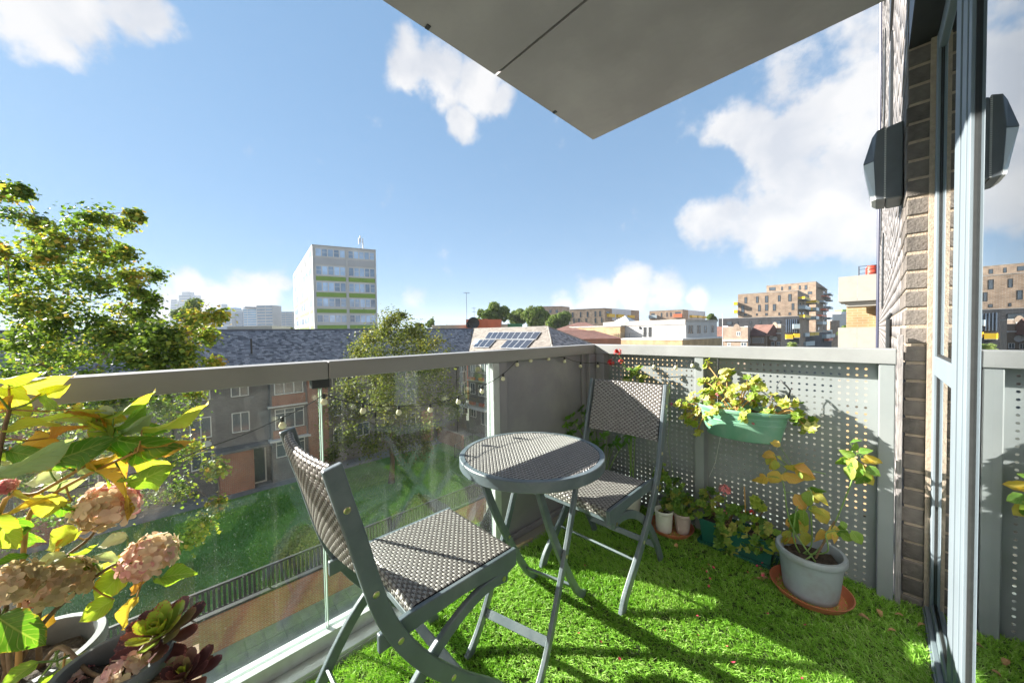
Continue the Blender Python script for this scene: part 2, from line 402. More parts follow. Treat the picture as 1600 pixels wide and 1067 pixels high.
def brick_mat(name, c1, c2, mortar, bw=.225, rh=.075, ms=.012, axis='xz', rough=.85):
    m, t, b = newmat(name); b.inputs['Roughness'].default_value = rough
    tc = N(t, 'ShaderNodeTexCoord'); geo = N(t, 'ShaderNodeNewGeometry')
    sp = N(t, 'ShaderNodeSeparateXYZ'); t.links.new(geo.outputs['Position'], sp.inputs[0])
    sn = N(t, 'ShaderNodeSeparateXYZ'); t.links.new(geo.outputs['True Normal'], sn.inputs[0])
    ab = N(t, 'ShaderNodeMath', operation='ABSOLUTE'); t.links.new(sn.outputs['X'], ab.inputs[0])
    gt = N(t, 'ShaderNodeMath', operation='GREATER_THAN'); gt.inputs[1].default_value = .7; t.links.new(ab.outputs[0], gt.inputs[0])
    mh = N(t, 'ShaderNodeMix', data_type='FLOAT'); t.links.new(gt.outputs[0], mh.inputs[0]); t.links.new(sp.outputs['X'], mh.inputs['A']); t.links.new(sp.outputs['Y'], mh.inputs['B'])
    cb = N(t, 'ShaderNodeCombineXYZ'); t.links.new(mh.outputs['Result'], cb.inputs[0]); t.links.new(sp.outputs['Z'], cb.inputs[1])
    br = N(t, 'ShaderNodeTexBrick'); br.inputs['Scale'].default_value = 1; br.inputs['Brick Width'].default_value = bw; br.inputs['Row Height'].default_value = rh
    br.inputs['Mortar Size'].default_value = ms; br.inputs['Color1'].default_value = (*c1, 1); br.inputs['Color2'].default_value = (*c2, 1); br.inputs['Mortar'].default_value = (*mortar, 1)
    br.offset_frequency = 2
    t.links.new(cb.outputs[0], br.inputs['Vector'])
    nz = N(t, 'ShaderNodeTexNoise'); nz.inputs['Scale'].default_value = .7; nz.inputs['Detail'].default_value = 8; t.links.new(geo.outputs['Position'], nz.inputs['Vector'])
    mr = N(t, 'ShaderNodeMapRange'); mr.inputs['From Min'].default_value = .3; mr.inputs['From Max'].default_value = .7; mr.inputs['To Min'].default_value = .75; mr.inputs['To Max'].default_value = 1.2
    t.links.new(nz.outputs['Fac'], mr.inputs['Value'])
    sc = N(t, 'ShaderNodeVectorMath', operation='SCALE'); t.links.new(br.outputs['Color'], sc.inputs[0]); t.links.new(mr.outputs[0], sc.inputs['Scale'])
    t.links.new(sc.outputs[0], b.inputs['Base Color'])
    return m
# ------------------------------------------------------------------ materials of the place
M = {}
M['rail'] = mat('rail_paint', (.24, .24, .235), .42, .1, 9, bump=.05, bscale=60, dirt=(.27, .27, .265), dscale=5, stretch=(1, .3, 1))
M['panel'] = mat('panel_paint', (.25, .245, .27), .45, .06, 5, dirt=(.36, .355, .36), dscale=3)
M['perf'] = mat('perforated_panel_paint', (.225, .25, .25), .5, .07, 6, dirt=(.25, .265, .26), dscale=4)
M['alu'] = mat('white_aluminium', (.46, .49, .49), .35, .06, 12, dirt=(.35, .35, .32), dscale=9)
M['frame'] = mat('door_frame_paint', (.165, .20, .225), .5, .05, 6, spec=.3)
M['frame_dark'] = mat('door_gasket', (.02, .022, .022), .5, .2, 60)
M['soffit'] = mat('soffit_board', (.272, .257, .262), .6, .14, 2.2, bump=.03, bscale=160, dirt=(.34, .325, .32), dscale=2.3)
M['edge'] = mat('slab_edge', (.3, .3, .29), .5, .1, 8)
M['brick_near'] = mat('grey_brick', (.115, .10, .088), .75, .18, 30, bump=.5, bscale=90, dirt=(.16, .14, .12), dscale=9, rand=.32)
M['mortar'] = mat('mortar', (.34, .275, .21), .9, .15, 60, bump=.4, bscale=200)
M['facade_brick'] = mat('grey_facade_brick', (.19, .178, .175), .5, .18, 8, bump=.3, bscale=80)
M['dark'] = mat('dark_metal', (.025, .028, .03), .4, .2, 20)
M['batten'] = mat('weathered_wood', (.30, .28, .27), .8, .4, 14, bump=.5, bscale=40, stretch=(30, 30, 1), dirt=(.07, .06, .08), dscale=12)
M['concrete'] = mat('balcony_concrete', (.31, .30, .27), .7, .06, 3)
M['room'] = mat('room_wall', (.35, .34, .32), .8, .05, 3)
M['curtain'] = mat('sheer_curtain', (.6, .62, .64), .8, .1, 8)
M['glass'] = glass_mat('railing_glass', (.94, .975, .955), 1.38, dust=.30)
M['glass_edge'] = mat('glass_edge', (.45, .58, .52), .2, .05, 10)
M['pane'] = glass_mat('door_glass', (.55, .6, .6), 1.75, boost=1.45)
M['turf_base'] = mat('turf_backing', (.035, .055, .012), .9, .4, 120)
M['lamp_dark'] = mat('lamp_housing', (.10, .115, .13), .55, .1, 14)
M['lamp_front'] = mat('lamp_front', (.5, .52, .52), .3, .05, 10)

XW = 1.494      # facade plane
# ------------------------------------------------------------------ artificial turf on the balcony floor
fl = MB(); fl.bb((-.09, -3.4, -.26), (1.60, .09, -.004))
slab = thing('balcony_floor_slab', (0.7, -1.6, -.26), 'concrete floor slab of the balcony under the artificial turf', 'floor')
fl.build('slab', M['concrete'], slab); slab['kind'] = 'structure'
tb = MB(); tb.bb((.075, -3.3, -.004), (1.55, .055, .006)); tag(tb.build('turf_backing', M['turf_base']), kind='structure')
def turf():
    k = 52000; per = 5
    tx = RNG.uniform(.075, 1.552, k); ty = RNG.uniform(-2.75, .05, k); ta = RNG.uniform(0, 2*PI, k); tl = RNG.uniform(.1, .8, k)
    x = np.repeat(tx, per)+RNG.normal(0, .0032, k*per); y = np.repeat(ty, per)+RNG.normal(0, .0032, k*per); n = k*per
    pile = np.sin(x*3.1+np.sin(y*2.3)*1.5)*.9
    lean = RNG.normal(0, .75, (n, 2))+np.repeat(np.stack([np.cos(ta)*tl, np.sin(ta)*tl], 1), per, 0)*.8+np.stack([.5*pile, -.35*pile], 1)
    patch = np.sin(x*9+np.sin(y*7)*1.3)*.5+np.sin(y*11+x*4)*.5
    h = RNG.uniform(.012, .022, n)*(1+.10*patch); w = RNG.uniform(.0011, .0019, n)
    a = RNG.uniform(0, 2*PI, n); ca, sa = np.cos(a), np.sin(a)
    lx = lean[:, 0]*.0065+.004*np.sin(y*5+1); ly = lean[:, 1]*.0065-.003
    z0 = np.full(n, .004)
    p0 = np.stack([x-ca*w, y-sa*w, z0], 1); p1 = np.stack([x+ca*w, y+sa*w, z0], 1)
    p2 = np.stack([x+lx*.8+ca*w*.8, y+ly*.8+sa*w*.8, z0+h*.62], 1); p3 = np.stack([x+lx*.8-ca*w*.8, y+ly*.8-sa*w*.8, z0+h*.62], 1)
    p4 = np.stack([x+lx*2.1+ca*w*.25, y+ly*2.1+sa*w*.25, z0+h*.98], 1); p5 = np.stack([x+lx*2.1-ca*w*.25, y+ly*2.1-sa*w*.25, z0+h*.98], 1)
    v = np.stack([p0, p1, p2, p3, p4, p5], 1).reshape(-1, 3)
    i = np.arange(n)*6
    f = np.concatenate([np.stack([i, i+1, i+2, i+3], 1), np.stack([i+3, i+2, i+4, i+5], 1)])
    tone = np.repeat(np.clip(RNG.uniform(.18, .72, n)+np.repeat(RNG.normal(0, .06, k), per)+.10*patch+np.where(RNG.random(n) < .10, .35, 0), 0, 1), 6)
    m = leaf_mat('turf_blade', [(.10, .25, .018), (.22, .46, .04), (.37, .61, .11), (.55, .64, .28)], (1.0, 1.1, .5), .45, attr=True, scale=2, tw=.3)
    o = np_mesh('artificial_grass', v, f, m, attr=tone)
    tag(o, 'bright green artificial grass carpet covering the balcony floor', 'artificial grass', kind='stuff')
turf()

# ------------------------------------------------------------------ the glass railing along the front
gr = thing('glass_railing', (-.02, -1.8, 0), 'glass balcony railing with wide grey handrail facing the lawn and slate roof', 'railing')
JY = -1.785
def handrail_front(y0, y1, mit1=False):
    b = MB(); e = .09 if mit1 else 0
    P = [(-.09, 1.035), (0, 1.035), (0, 1.1), (-.09, 1.1)]
    vs = [(x, y0, z) for x, z in P] + [(x, y1-(x if mit1 else 0), z) for x, z in P]
    b.add(vs, [(3, 2, 1, 0), (4, 5, 6, 7)] + [(i, (i+1) % 4, 4+(i+1) % 4, 4+i) for i in range(4)])
    return b
for y0, y1, mt in ((-3.4, JY-.0015, False), (JY+.0015, -.001, True)):
    handrail_front(y0, y1, mt).build('handrail', M['rail'], gr, bevel=.003)
for y0, y1 in ((-3.38, -1.811), (-1.799, -.972)):
    g = MB(); g.bb((-.052, y0, .05), (-.040, y1, 1.037))
    p = g.build('glass_pane', M['glass'], gr)
    for yy in (y0, y1):
        s = 1 if yy == y0 else -1
        e = MB(); e.bb((-.0525, yy-s*.0008, .05), (-.0395, yy-s*.0035, 1.034)); e.build('pane_edge', M['glass_edge'], p)
for q0, q1, nm in (((-.075, -3.4, .022), (-.054, -.95, .075), 'glazing_channel'), ((-.038, -3.4, .022), (-.012, -.95, .075), 'glazing_channel'), ((-.085, -3.4, -.003), (.062, -.95, .021), 'base_channel'), ((.03, -3.4, .0215), (.06, -.95, .034), 'base_bead')):
    b = MB(); b.bb(q0, q1); b.build(nm, M['alu'], gr, bevel=.002)
for yy in (-1.805,):
    b = MB(); b.bb((-.066, yy-.03, 1.0), (-.026, yy+.03, 1.0345)); b.build('glass_clamp', M['dark'], gr, bevel=.002)
b = MB(); b.bb((-.07, -.97, -.002), (-.01, -.925, 1.034)); b.build('end_post', M['alu'], gr, bevel=.004)
b = MB(); b.bb((-.075, -.922, -.002), (-.045, -.075, 1.034)); sp = b.build('solid_panel', M['panel'], gr)
b = MB(); b.bb((-.044, -.92, -.002), (-.02, -.86, 1.034)); b.build('panel_upright', M['panel'], gr, bevel=.003)
b = MB(); b.bb((-.044, -.12, 0), (-.03, -.0755, 1.034)); b.build('panel_upright', M['panel'], gr, bevel=.003)
b = MB(); b.bb((-.075, -.0735, -.002), (-.0015, .08, 1.034)); b.build('corner_post', M['panel'], gr, bevel=.004)
b = MB(); b.bb((-.04, -.86, .0), (-.022, -.12, .03)); b.build('panel_bottom_rail', M['panel'], gr, bevel=.002)

# ------------------------------------------------------------------ the perforated end parapet
pp = thing('perforated_parapet', (.7, .05, 0), 'grey perforated metal parapet at the balcony end carrying the green planter', 'parapet')
b = MB(); P = [(0, 1.035), (.09, 1.035), (.09, 1.1), (0, 1.1)]
vs = [(.001-y, y, z) for y, z in P] + [(1.472, y, z) for y, z in P]
b.add(vs, [(3, 2, 1, 0), (4, 5, 6, 7)] + [(i, (i+1) % 4, 4+(i+1) % 4, 4+i) for i in range(4)])
b.build('handrail', mat('rail_paint_pale', (.27, .28, .275), .4, .08, 7, dirt=(.21, .215, .21), dscale=4), pp, bevel=.003)
for x0, x1 in ((.0, .066), (.672, .722), (1.42, 1.47)):
    b = MB(); b.bb((x0, .006, -.003), (x1, .075, 1.0345)); b.build('post', M['perf'] if x0 > 0.1 else M['panel'], pp, bevel=.004)
def perforated(x0, x1, z0, z1, y, th, pitch, r):
    nx = int((x1-x0-.02)/pitch); nz = int((z1-z0-.03)/pitch)
    ax = (x1-x0-nx*pitch)/2+x0; az = (z1-z0-nz*pitch)/2+z0
    b = MB(); K = 16
    sq = []
    for j in range(K):
        a = 2*PI*j/K; c, s = math.cos(a), math.sin(a); k = 1/max(abs(c), abs(s)); sq.append((c*k*pitch/2, s*k*pitch/2))
    cs = [(math.cos(2*PI*j/K)*r, math.sin(2*PI*j/K)*r) for j in range(K)]
    V = []; F = []
    for i in range(nx):
        for k in range(nz):
            cx, cz = ax+(i+.5)*pitch, az+(k+.5)*pitch; n = len(V)
            for yy in (y, y+th):
                V += [(cx+p, yy, cz+q) for p, q in sq] + [(cx+p, yy, cz+q) for p, q in cs]
            for j in range(K):
                j2 = (j+1) % K
                F.append((n+j, n+K+j, n+K+j2, n+j2)); F.append((n+2*K+j, n+2*K+j2, n+3*K+j2, n+3*K+j)); F.append((n+K+j, n+3*K+j, n+3*K+j2, n+K+j2))
    b.add(V, F)
    # solid margins
    X1, Z1 = ax+nx*pitch, az+nz*pitch
    for a, c in (((x0, z0), (x1, az)), ((x0, Z1), (x1, z1)), ((x0, az), (ax, Z1)), ((X1, az), (x1, Z1))):
        if c[0]-a[0] > 1e-4 and c[1]-a[1] > 1e-4: b.bb((a[0], y, a[1]), (c[0], y+th, c[1]))
    return b
perforated(.0665, .6715, .0, 1.034, .07, .003, .0295, .0053).build('perforated_panel', M['perf'], pp)
perforated(.7225, 1.4195, .0, 1.034, .07, .003, .0295, .0053).build('perforated_panel', M['perf'], pp)

# ------------------------------------------------------------------ the balcony above
ub = thing('upper_balcony', (.75, -1.6, 2.564), 'underside of the balcony above with two grey soffit boards', 'balcony')
HJ = at_z(775, 118, 2.564)[1]
for y0, y1 in ((-3.6, HJ-.008), (HJ+.004, 0)):
    b = MB(); b.bb((0, y0, 2.564), (1.487, y1, 2.579)); b.build('soffit_board', M['soffit'], ub, bevel=.002)
b = MB(); b.bb((.012, -3.6, 2.58), (1.486, -.012, 2.84)); b.build('slab', M['edge'], ub)
for yy in (at_z(862, 176, 2.564)[1], at_z(661, 46, 2.564)[1]): b = MB(); b.bb((.004, yy, 2.5635), (.03, yy+.018, 2.5600)); b.build('drip_clip', M['dark'], ub)

# ------------------------------------------------------------------ our own apartment block: wall, bricks, door, sidelight
own = thing('apartment_building', (1.6, 0, GZ if 'GZ' in globals() else -10.27), 'grey brick apartment block with glazed balcony door at the right edge', 'building')
REV = .04
PITCH_B = .0765
b = MB(); b.bb((1.500, REV+.006, -10.2), (2.2, 26, 15)); b.bb((1.56, -9, 2.52), (2.2, REV, 15)); b.bb((1.66, -9, -10.2), (2.2, REV, -.27)); b.bb((1.5, -9, -10.2), (2.2, -3.4, 15)); b.bb((1.70, -3.4, -.27), (6.5, REV, -.02))
b.bb((2.2, -3.6, 2.6), (6.5, .3, 2.7)); b.bb((6.5, -3.6, -.02), (6.6, .3, 2.7)); b.bb((2.2, .1, -.02), (6.5, .2, 2.6)); b.bb((2.2, -3.6, -.02), (6.5, -3.4, 2.6))
b.build('wall', M['mortar'], own)
bm_corner = None
def brick_mesh(sx, sy, sz):
    me = bpy.data.meshes.new('brick'); t = MB(); t.box((0, 0, 0), (sx, sy, sz)); me.from_pydata(t.v, [], t.f)
    import bmesh
    bm = bmesh.new(); bm.from_mesh(me); bmesh.ops.bevel(bm, geom=list(bm.edges), offset=.003, segments=1, affect='EDGES'); bm.to_mesh(me); bm.free()
    me.materials.append(M['brick_near']); return me
BL = .215
me_hd = brick_mesh(.066, .1025, PITCH_B-.012); me_st = brick_mesh(.066, BL, PITCH_B-.012)
nb = 34
for k in range(nb):
    z = -.03+k*PITCH_B
    if z > 2.34: break
    L = BL if k % 2 else .1025
    jit = RNG.normal(0, .0012, 3)
    o = inst('brick', me_st if k % 2 else me_hd, own, Matrix.Translation((XW+.033+jit[0], REV+L/2+jit[1], z+PITCH_B/2)))
    y = REV+L+.012
    o = inst('brick', me_st, own, Matrix.Translation((XW+.033+jit[1], y+BL/2, z+PITCH_B/2)))
def far_courses():
    V = []; F = []
    z = -.03-12*PITCH_B; k = -12
    while z < 12.4:
        y = REV + (0 if (z > 2.33 or z < -.06) else ((BL if k % 2 else .1025)+.012+BL+.012))
        if z > 2.33 or z < -.06: y += 0 if k % 2 else -.1
        ymax = 24
        while y < ymax:
            y1 = min(y+BL, ymax); y0 = max(y, REV)
            x0 = XW + RNG.normal(0, .0012); n = len(V); z0, z1 = z+.006, z+PITCH_B-.006
            V += [(x0, y0, z0), (x0, y1, z0), (x0, y1, z1), (x0, y0, z1), (1.501, y0, z0), (1.501, y1, z0), (1.501, y1, z1), (1.501, y0, z1)]
            F += [(n, n+3, n+2, n+1), (n, n+4, n+7, n+3), (n+1, n+2, n+6, n+5), (n, n+1, n+5, n+4), (n+3, n+7, n+6, n+2)]
            y += BL+.012
        z += PITCH_B; k += 1
    return np.array(V), np.array(F)
fv, ff = far_courses()
np_mesh('brick_course', fv, ff, M['facade_brick'], own, kind='stuff')
# window recesses further along our facade, seen nearly edge on
for (y0, y1, z0, z1) in ((1.9, 2.5, 2.75, 3.5), (1.9, 2.5, 3.75, 5.2), (5.5, 6.6, 1.5, 2.6), (5.5, 6.6, 4.4, 5.6), (9, 10.4, 3.2, 4.6), (9, 10.4, 6.2, 7.6), (5.5, 6.6, 6.6, 8)):
    b = MB(); b.bb((1.478, y0, z0), (1.4925, y1, z1)); b.build('window', M['dark'], own)
b = MB(); b.tube([(1.475, 14, -10), (1.475, 14, 12.4)], .05, 10); b.build('drainpipe', mat('blue_black_pipe', (.03, .035, .07), .4, .1, 8), own)
b = MB(); b.tube([(1.478, 1.62, -1), (1.478, 1.62, 1.25)], .016, 8); b.tube([(1.47, 1.62, 1.25), (1.49, 1.6, 1.29)], .012, 8); b.build('downpipe', M['dark'], own)
# lintel over the opening
b = MB(); b.bb((1.497, -3.4, 2.345), (1.62, REV+.004, 2.52)); b.build('lintel', M['dark'], own)
b = MB(); b.bb((1.556, REV-.018, 0), (1.575, REV+.0035, 2.345)); b.build('sealant_strip', M['mortar'], own)

# sidelight window (fixed, with a transom)
sl = MB()
sl.bb((1.570, -.02, 0.0), (1.64, .025, 2.34)); sl.bb((1.572, -.52, 0), (1.64, -.02, .07)); sl.bb((1.572, -.52, 1.0), (1.64, -.02, 1.075)); sl.bb((1.572, -.52, 2.27), (1.64, -.02, 2.34))
w = sl.build('sidelight', M['frame'], own, bevel=.003)
for z0, z1 in ((.07, 1.0), (1.075, 2.27)):
    g = MB(); g.bb((1.583, -.52, z0), (1.589, -.0205, z1)); g.build('pane', M['pane'], w)
    g = MB(); g.bb((1.5785, -.024, z0), (1.5825, -.0205, z1)); g.build('gasket', M['frame_dark'], w)
    g = MB(); g.bb((1.5785, -.52, z0+.0005), (1.5825, -.0245, z0+.008)); g.build('gasket', M['frame_dark'], w)
# balcony door with its stile of grooved profiles
dr = MB()
X_ = .007
for x, y0, y1 in ((1.560, -.60, -.52), (1.572, -.615, -.60), (1.562, -.66, -.615), (1.569, -.668, -.66), (1.560, -.70, -.668), (1.5655, -.706, -.70), (1.562, -.745, -.706)): dr.bb((x+X_, y0, .0), (1.64, y1, 2.34))
dr.bb((1.573, -3.3, .0), (1.64, -.745, .06)); dr.bb((1.573, -3.3, 2.27), (1.64, -.745, 2.34))
d = dr.build('glass_door', M['frame'], own, bevel=.0015)
g = MB(); g.bb((1.5755, -.752, .06), (1.60, -.7455, 2.27)); g.build('gasket', M['frame_dark'], d)
g = MB(); g.bb((1.5765, -3.3, .0605), (1.6, -.7525, .07)); g.build('gasket', M['frame_dark'], d)
g = MB(); g.bb((1.5805, -3.3, .071), (1.5865, -.7525, 2.27)); g.build('pane', M['pane'], d)
g = MB(); g.bb((1.553, -3.3, -.002), (1.66, REV, .018)); g.bb((1.558, -3.3, .0185), (1.572, REV-.01, .035)); g.build('door_sill', M['frame'], own, bevel=.002)
# curtain inside the room
cv = []; n = 120
for i in range(n):
    y = -3.2+i*(2.5/n); x = 1.86+.03*math.sin(i*1.1)+.012*math.sin(i*.37)
    cv += [(x, y, .02), (x, y, 2.5)]
np_mesh('curtain', cv, [(2*i, 2*i+2, 2*i+3, 2*i+1) for i in range(n-1)], M['curtain'], own, smooth=True)

# weathered batten standing beside the brick reveal
b = MB(); b.bb((1.474, .000, .005), (1.491, .028, 1.16)); tag(b.build('wood_batten', M['batten'], bevel=.002), 'weathered narrow wooden batten standing between parapet post and brick wall', 'batten')

# ------------------------------------------------------------------ the hooded lamp on our facade
wl_ = thing('wall_lamp', (XW, .3, 1.95), 'dark grey hooded wall lamp fixed to the brick facade', 'wall lamp')
prof = [(0, 1.785), (.096, 1.785), (.104, 1.81), (.108, 1.96), (.104, 2.09), (.096, 2.115), (0, 2.125)]
b = MB(); b.prism([(XW-.002-x*.55, .20, z) for x, z in prof], (0, .20, 0)); b.build('housing', M['lamp_dark'], wl_, bevel=.006)
def lp(d, y, z): return (XW-d, y, z)
nb_, nf_, fb_, ff_ = .202, .240, .398, .360
b = MB(); b.add([lp(.058, nb_, 1.788), lp(.058, nb_, 2.122), lp(.088, nb_, 1.792), lp(.096, nb_, 1.975), lp(.086, nb_, 2.112), lp(.132, nf_, 1.980), lp(.102, nf_, 2.10),
                 lp(.058, fb_, 1.788), lp(.058, fb_, 2.122), lp(.088, fb_, 1.792), lp(.096, fb_, 1.975), lp(.086, fb_, 2.112), lp(.132, ff_, 1.980), lp(.102, ff_, 2.10)],
                [(0, 2, 3, 4, 1), (7, 8, 11, 10, 9), (3, 5, 6, 4), (10, 11, 13, 12), (5, 12, 13, 6), (6, 13, 11, 4), (1, 4, 11, 8), (0, 7, 9, 2), (0, 1, 8, 7), (2, 9, 10, 3), (3, 10, 12, 5)]); b.build('hood', M['lamp_dark'], wl_, bevel=.003)
b = MB(); b.add([lp(.0885, nb_+.001, 1.793), lp(.0965, nb_+.001, 1.974), lp(.131, nf_, 1.978), lp(.104, nf_, 1.80), lp(.0885, fb_-.001, 1.793), lp(.0965, fb_-.001, 1.974), lp(.131, ff_, 1.978), lp(.104, ff_, 1.80)],
                [(0, 3, 2, 1), (4, 5, 6, 7), (3, 7, 6, 2), (0, 4, 7, 3), (1, 2, 6, 5)]); b.build('diffuser', M['lamp_front'], wl_, bevel=.002)
b = MB()
for k in range(40): b.bb((XW-.062, .1985, 1.79+k*.0082), (XW-.056, .2005, 1.7945+k*.0082))
b.build('ribbing', M['lamp_front'], wl_)
# ------------------------------------------------------------------ woven furniture
M['steel'] = mat('grey_blue_powder_coat', (.10, .128, .145), .40, .10, 14, bump=.05, bscale=120, dirt=(.17, .19, .20), dscale=7)
M['brass'] = mat('brass_screw', (.65, .58, .36), .3, .1, 40, metal=1)
M['weft'] = mat('pale_rattan_strand', (.285, .27, .255), .34, .3, 55, spec=.6, stretch=(1, 8, 1))
M['warp'] = mat('dark_rattan_strand', (.115, .102, .095), .38, .3, 60, spec=.6)
M['backing'] = mat('weave_shadow_gap', (.02, .018, .017), .9, .2, 30)

def weave(fn, U, Vv, pu, pv, inside=None, ww=.0088, amp=.0022, wr=.0022):
    """strands on a surface fn(u, v)->(point, normal); weft strands run along u, thin twin warps along v"""
    V = []; F = []; mi = []
    def strand(pts, nrm, sd, w, h, m):
        # domed strap: 4 vertices across
        n0 = len(V); k = len(pts)
        for i in range(k):
            p, nn, s = pts[i], nrm[i], sd[i]
            V.extend([p-s*w/2, p-s*w*.22+nn*h, p+s*w*.22+nn*h, p+s*w/2])
        for i in range(k-1):
            for j in range(3): F.append((n0+i*4+j, n0+(i+1)*4+j, n0+(i+1)*4+j+1, n0+i*4+j+1)); mi.append(m)
    nv = int(round((Vv[1]-Vv[0])/pv)); nu = int(round((U[1]-U[0])/pu))
    for r in range(nv):
        v = Vv[0]+(r+.5)*(Vv[1]-Vv[0])/nv; us = np.arange(nu*4+1)/(nu*4)
        run = []
        for q in us:
            u = U[0]+q*(U[1]-U[0])
            if inside is not None and not inside(u, v):
                if len(run) > 2: strand(*zip(*run), w, .0016, 0) if False else None
                continue
            p, nn = fn(u, v); p2, _ = fn(u, v+1e-4); s = (p2-p)/1e-4; s /= np.linalg.norm(s)
            z = amp*math.cos(PI*(q*nu-.5)+(PI if r % 2 else 0))
            run.append((p+nn*z, nn, s))
        if len(run) > 2: strand([a[0] for a in run], [a[1] for a in run], [a[2] for a in run], ww*pv/.01, .0016, 0)
    for c in range(nu):
        for off in (-.0025, .0025):
            u = U[0]+(c+.5)*(U[1]-U[0])/nu+off; vs = np.arange(nv*2+1)/(nv*2); run = []
            for q in vs:
                v = Vv[0]+q*(Vv[1]-Vv[0])
                if inside is not None and not inside(u, v): continue
                p, nn = fn(u, v); p2, _ = fn(u+1e-4, v); s = (p2-p)/1e-4; s /= np.linalg.norm(s)
                r = q*nv-.5
                z = -amp*1.1*math.cos(PI*r+PI*c)
                run.append((p+nn*z, nn, s))
            if len(run) > 2: strand([a[0] for a in run], [a[1] for a in run], [a[2] for a in run], wr*2, .0016, 1)
    b = MB(); b.v = [tuple(p) for p in V]; b.f = F; b.m = mi
    return b

# side profile of the stile: (forward, height)
STILE = [(0, .905), (.022, .82), (.05, .72), (.078, .61), (.112, .50), (.165, .395), (.235, .295), (.325, .195), (.42, .105), (.475, .05), (.50, .0)]
def smooth_path(P, n=6):
    P = [np.array(p, float) for p in P]; out = []
    for i in range(len(P)-1):
        p0 = P[max(i-1, 0)]; p1 = P[i]; p2 = P[i+1]; p3 = P[min(i+2, len(P)-1)]
        for k in range(n):
            t = k/n; out.append(.5*((2*p1)+(p2-p0)*t+(2*p0-5*p1+4*p2-p3)*t*t+(3*p1-p0-3*p2+p3)*t**3))
    out.append(P[-1]); return out
def on_stile(z):
    for (f0, z0), (f1, z1) in zip(STILE, STILE[1:]):
        if z1 <= z <= z0: return f0+(f1-f0)*(z0-z)/(z0-z1)
    return STILE[0][0]
def make_chair(label):
    t = thing('folding_chair', (0, 0, 0), label, 'chair')
    HW = .215
    sp = smooth_path(STILE, 4)
    for s in (-1, 1):
        b = MB(); b.ribbon([(s*HW, f, z) for f, z in sp], (1, 0, 0), .043, .019)
        st = b.build('stile', M['steel'], t, local=True, bevel=.004)
        for f, z in ((.028, .80), (.088, .575), (.147, .425), (.30, .222)):
            R = .0085; sc = MB()
            ring = [(s*(HW+.0096), f+R*math.cos(a*PI/6), z+R*math.sin(a*PI/6)) for a in range(12)]
            ring2 = [(s*(HW+.0112), f+R*.75*math.cos(a*PI/6), z+R*.75*math.sin(a*PI/6)) for a in range(12)]
            ring3 = [(s*(HW+.0104), f+R*.4*math.cos(a*PI/6), z+R*.4*math.sin(a*PI/6)) for a in range(12)]
            sc.add(ring+ring2+ring3, [(a, (a+1) % 12, 12+(a+1) % 12, 12+a) for a in range(12)]+[(12+a, 12+(a+1) % 12, 24+(a+1) % 12, 24+a) for a in range(12)]+[tuple(range(24, 36))])
            sc.build('screw', M['brass'], st, local=True)
        # rear leg: springs from under the seat front, arches back through the stile
        L = smooth_path([(.535, .385), (.46, .392), (.37, .37), (.27, .315), (.18, .235), (.11, .14), (.055, .045), (.035, .0)], 4)
        b = MB(); b.ribbon([(s*(HW-.021), f, z) for f, z in L], (1, 0, 0), .036, .018)
        lg = b.build('rear_leg', M['steel'], t, local=True, bevel=.004)
        sc = MB(); R = .008; f, z = .515, .386
        ring = [(s*(HW-.0112), f+R*math.cos(a*PI/6), z+R*math.sin(a*PI/6)) for a in range(12)]
        sc.add(ring+[(p[0]+s*.0012, p[1], p[2]) for p in ring], [(a, (a+1) % 12, 12+(a+1) % 12, 12+a) for a in range(12)]+[tuple(range(12, 24))]); sc.build('screw', M['brass'], lg, local=True)
        # seat side rail with a deep front block
        top = [(.10, .452), (.18, .461), (.575, .461)]; bot = [(.575, .405), (.54, .395), (.48, .41), (.36, .418), (.22, .412), (.10, .405)]
        b = MB(); b.prism([(s*(HW-.0125)-.0+(0 if s < 0 else -.016), f, z) for f, z in top+bot], (.016, 0, 0))
        b.build('seat_rail', M['steel'], t, local=True, bevel=.003)
    IW = HW-.0295
    for q0, q1 in (((-IW, .556, .412), (IW, .572, .432)), ((-IW, .19, .418), (IW, .206, .436))): b = MB(); b.bb(q0, q1); b.build('seat_crossbar', M['steel'], t, local=True, bevel=.002)
    b = MB(); b.ribbon([(-HW+.01, .355, .155), (HW-.01, .355, .155)], (0, -.70, .71), .030, .010); b.build('stretcher', M['steel'], t, local=True, bevel=.002)
    b = MB(); b.ribbon([(-IW-.001, .088, .10), (IW+.001, .088, .10)], (0, -.90, -.43), .030, .010); b.build('stretcher', M['steel'], t, local=True, bevel=.002)
    # seat weave, rolled over front and back edges
    R = .014; F0, F1 = .195, .570
    def seat(u, v):
        if v > F1-R:
            a = (v-(F1-R))/R
            if a > PI/2: return np.array([u, F1, .462-R-(a-PI/2)*R]), np.array([0, 1., 0])
            return np.array([u, F1-R+R*math.sin(a), .462-R+R*math.cos(a)]), np.array([0, math.sin(a), math.cos(a)])
        if v < F0+R:
            a = ((F0+R)-v)/R
            if a > PI/2: return np.array([u, F0, .462-R-(a-PI/2)*R]), np.array([0, -1., 0])
            return np.array([u, F0+R-R*math.sin(a), .462-R+R*math.cos(a)]), np.array([0, -math.sin(a), math.cos(a)])
        return np.array([u, v, .462]), np.array([0, 0, 1.])
    ext = R*(PI/2-1)+.022
    sw = weave(seat, (-IW, IW), (F0-ext, F1+ext), .0132, .0098)
    sw.build('seat_weave', [M['weft'], M['warp']], t, local=True, smooth=True, auto=35, kind='stuff')
    b = MB(); b.bb((-IW, F0+.006, .444), (IW, F1-.006, .4565)); b.build('seat_board', M['backing'], t, local=True)
    # backrest weave: slightly hollow, wrapped over the top edge
    z0, z1 = .625, .893
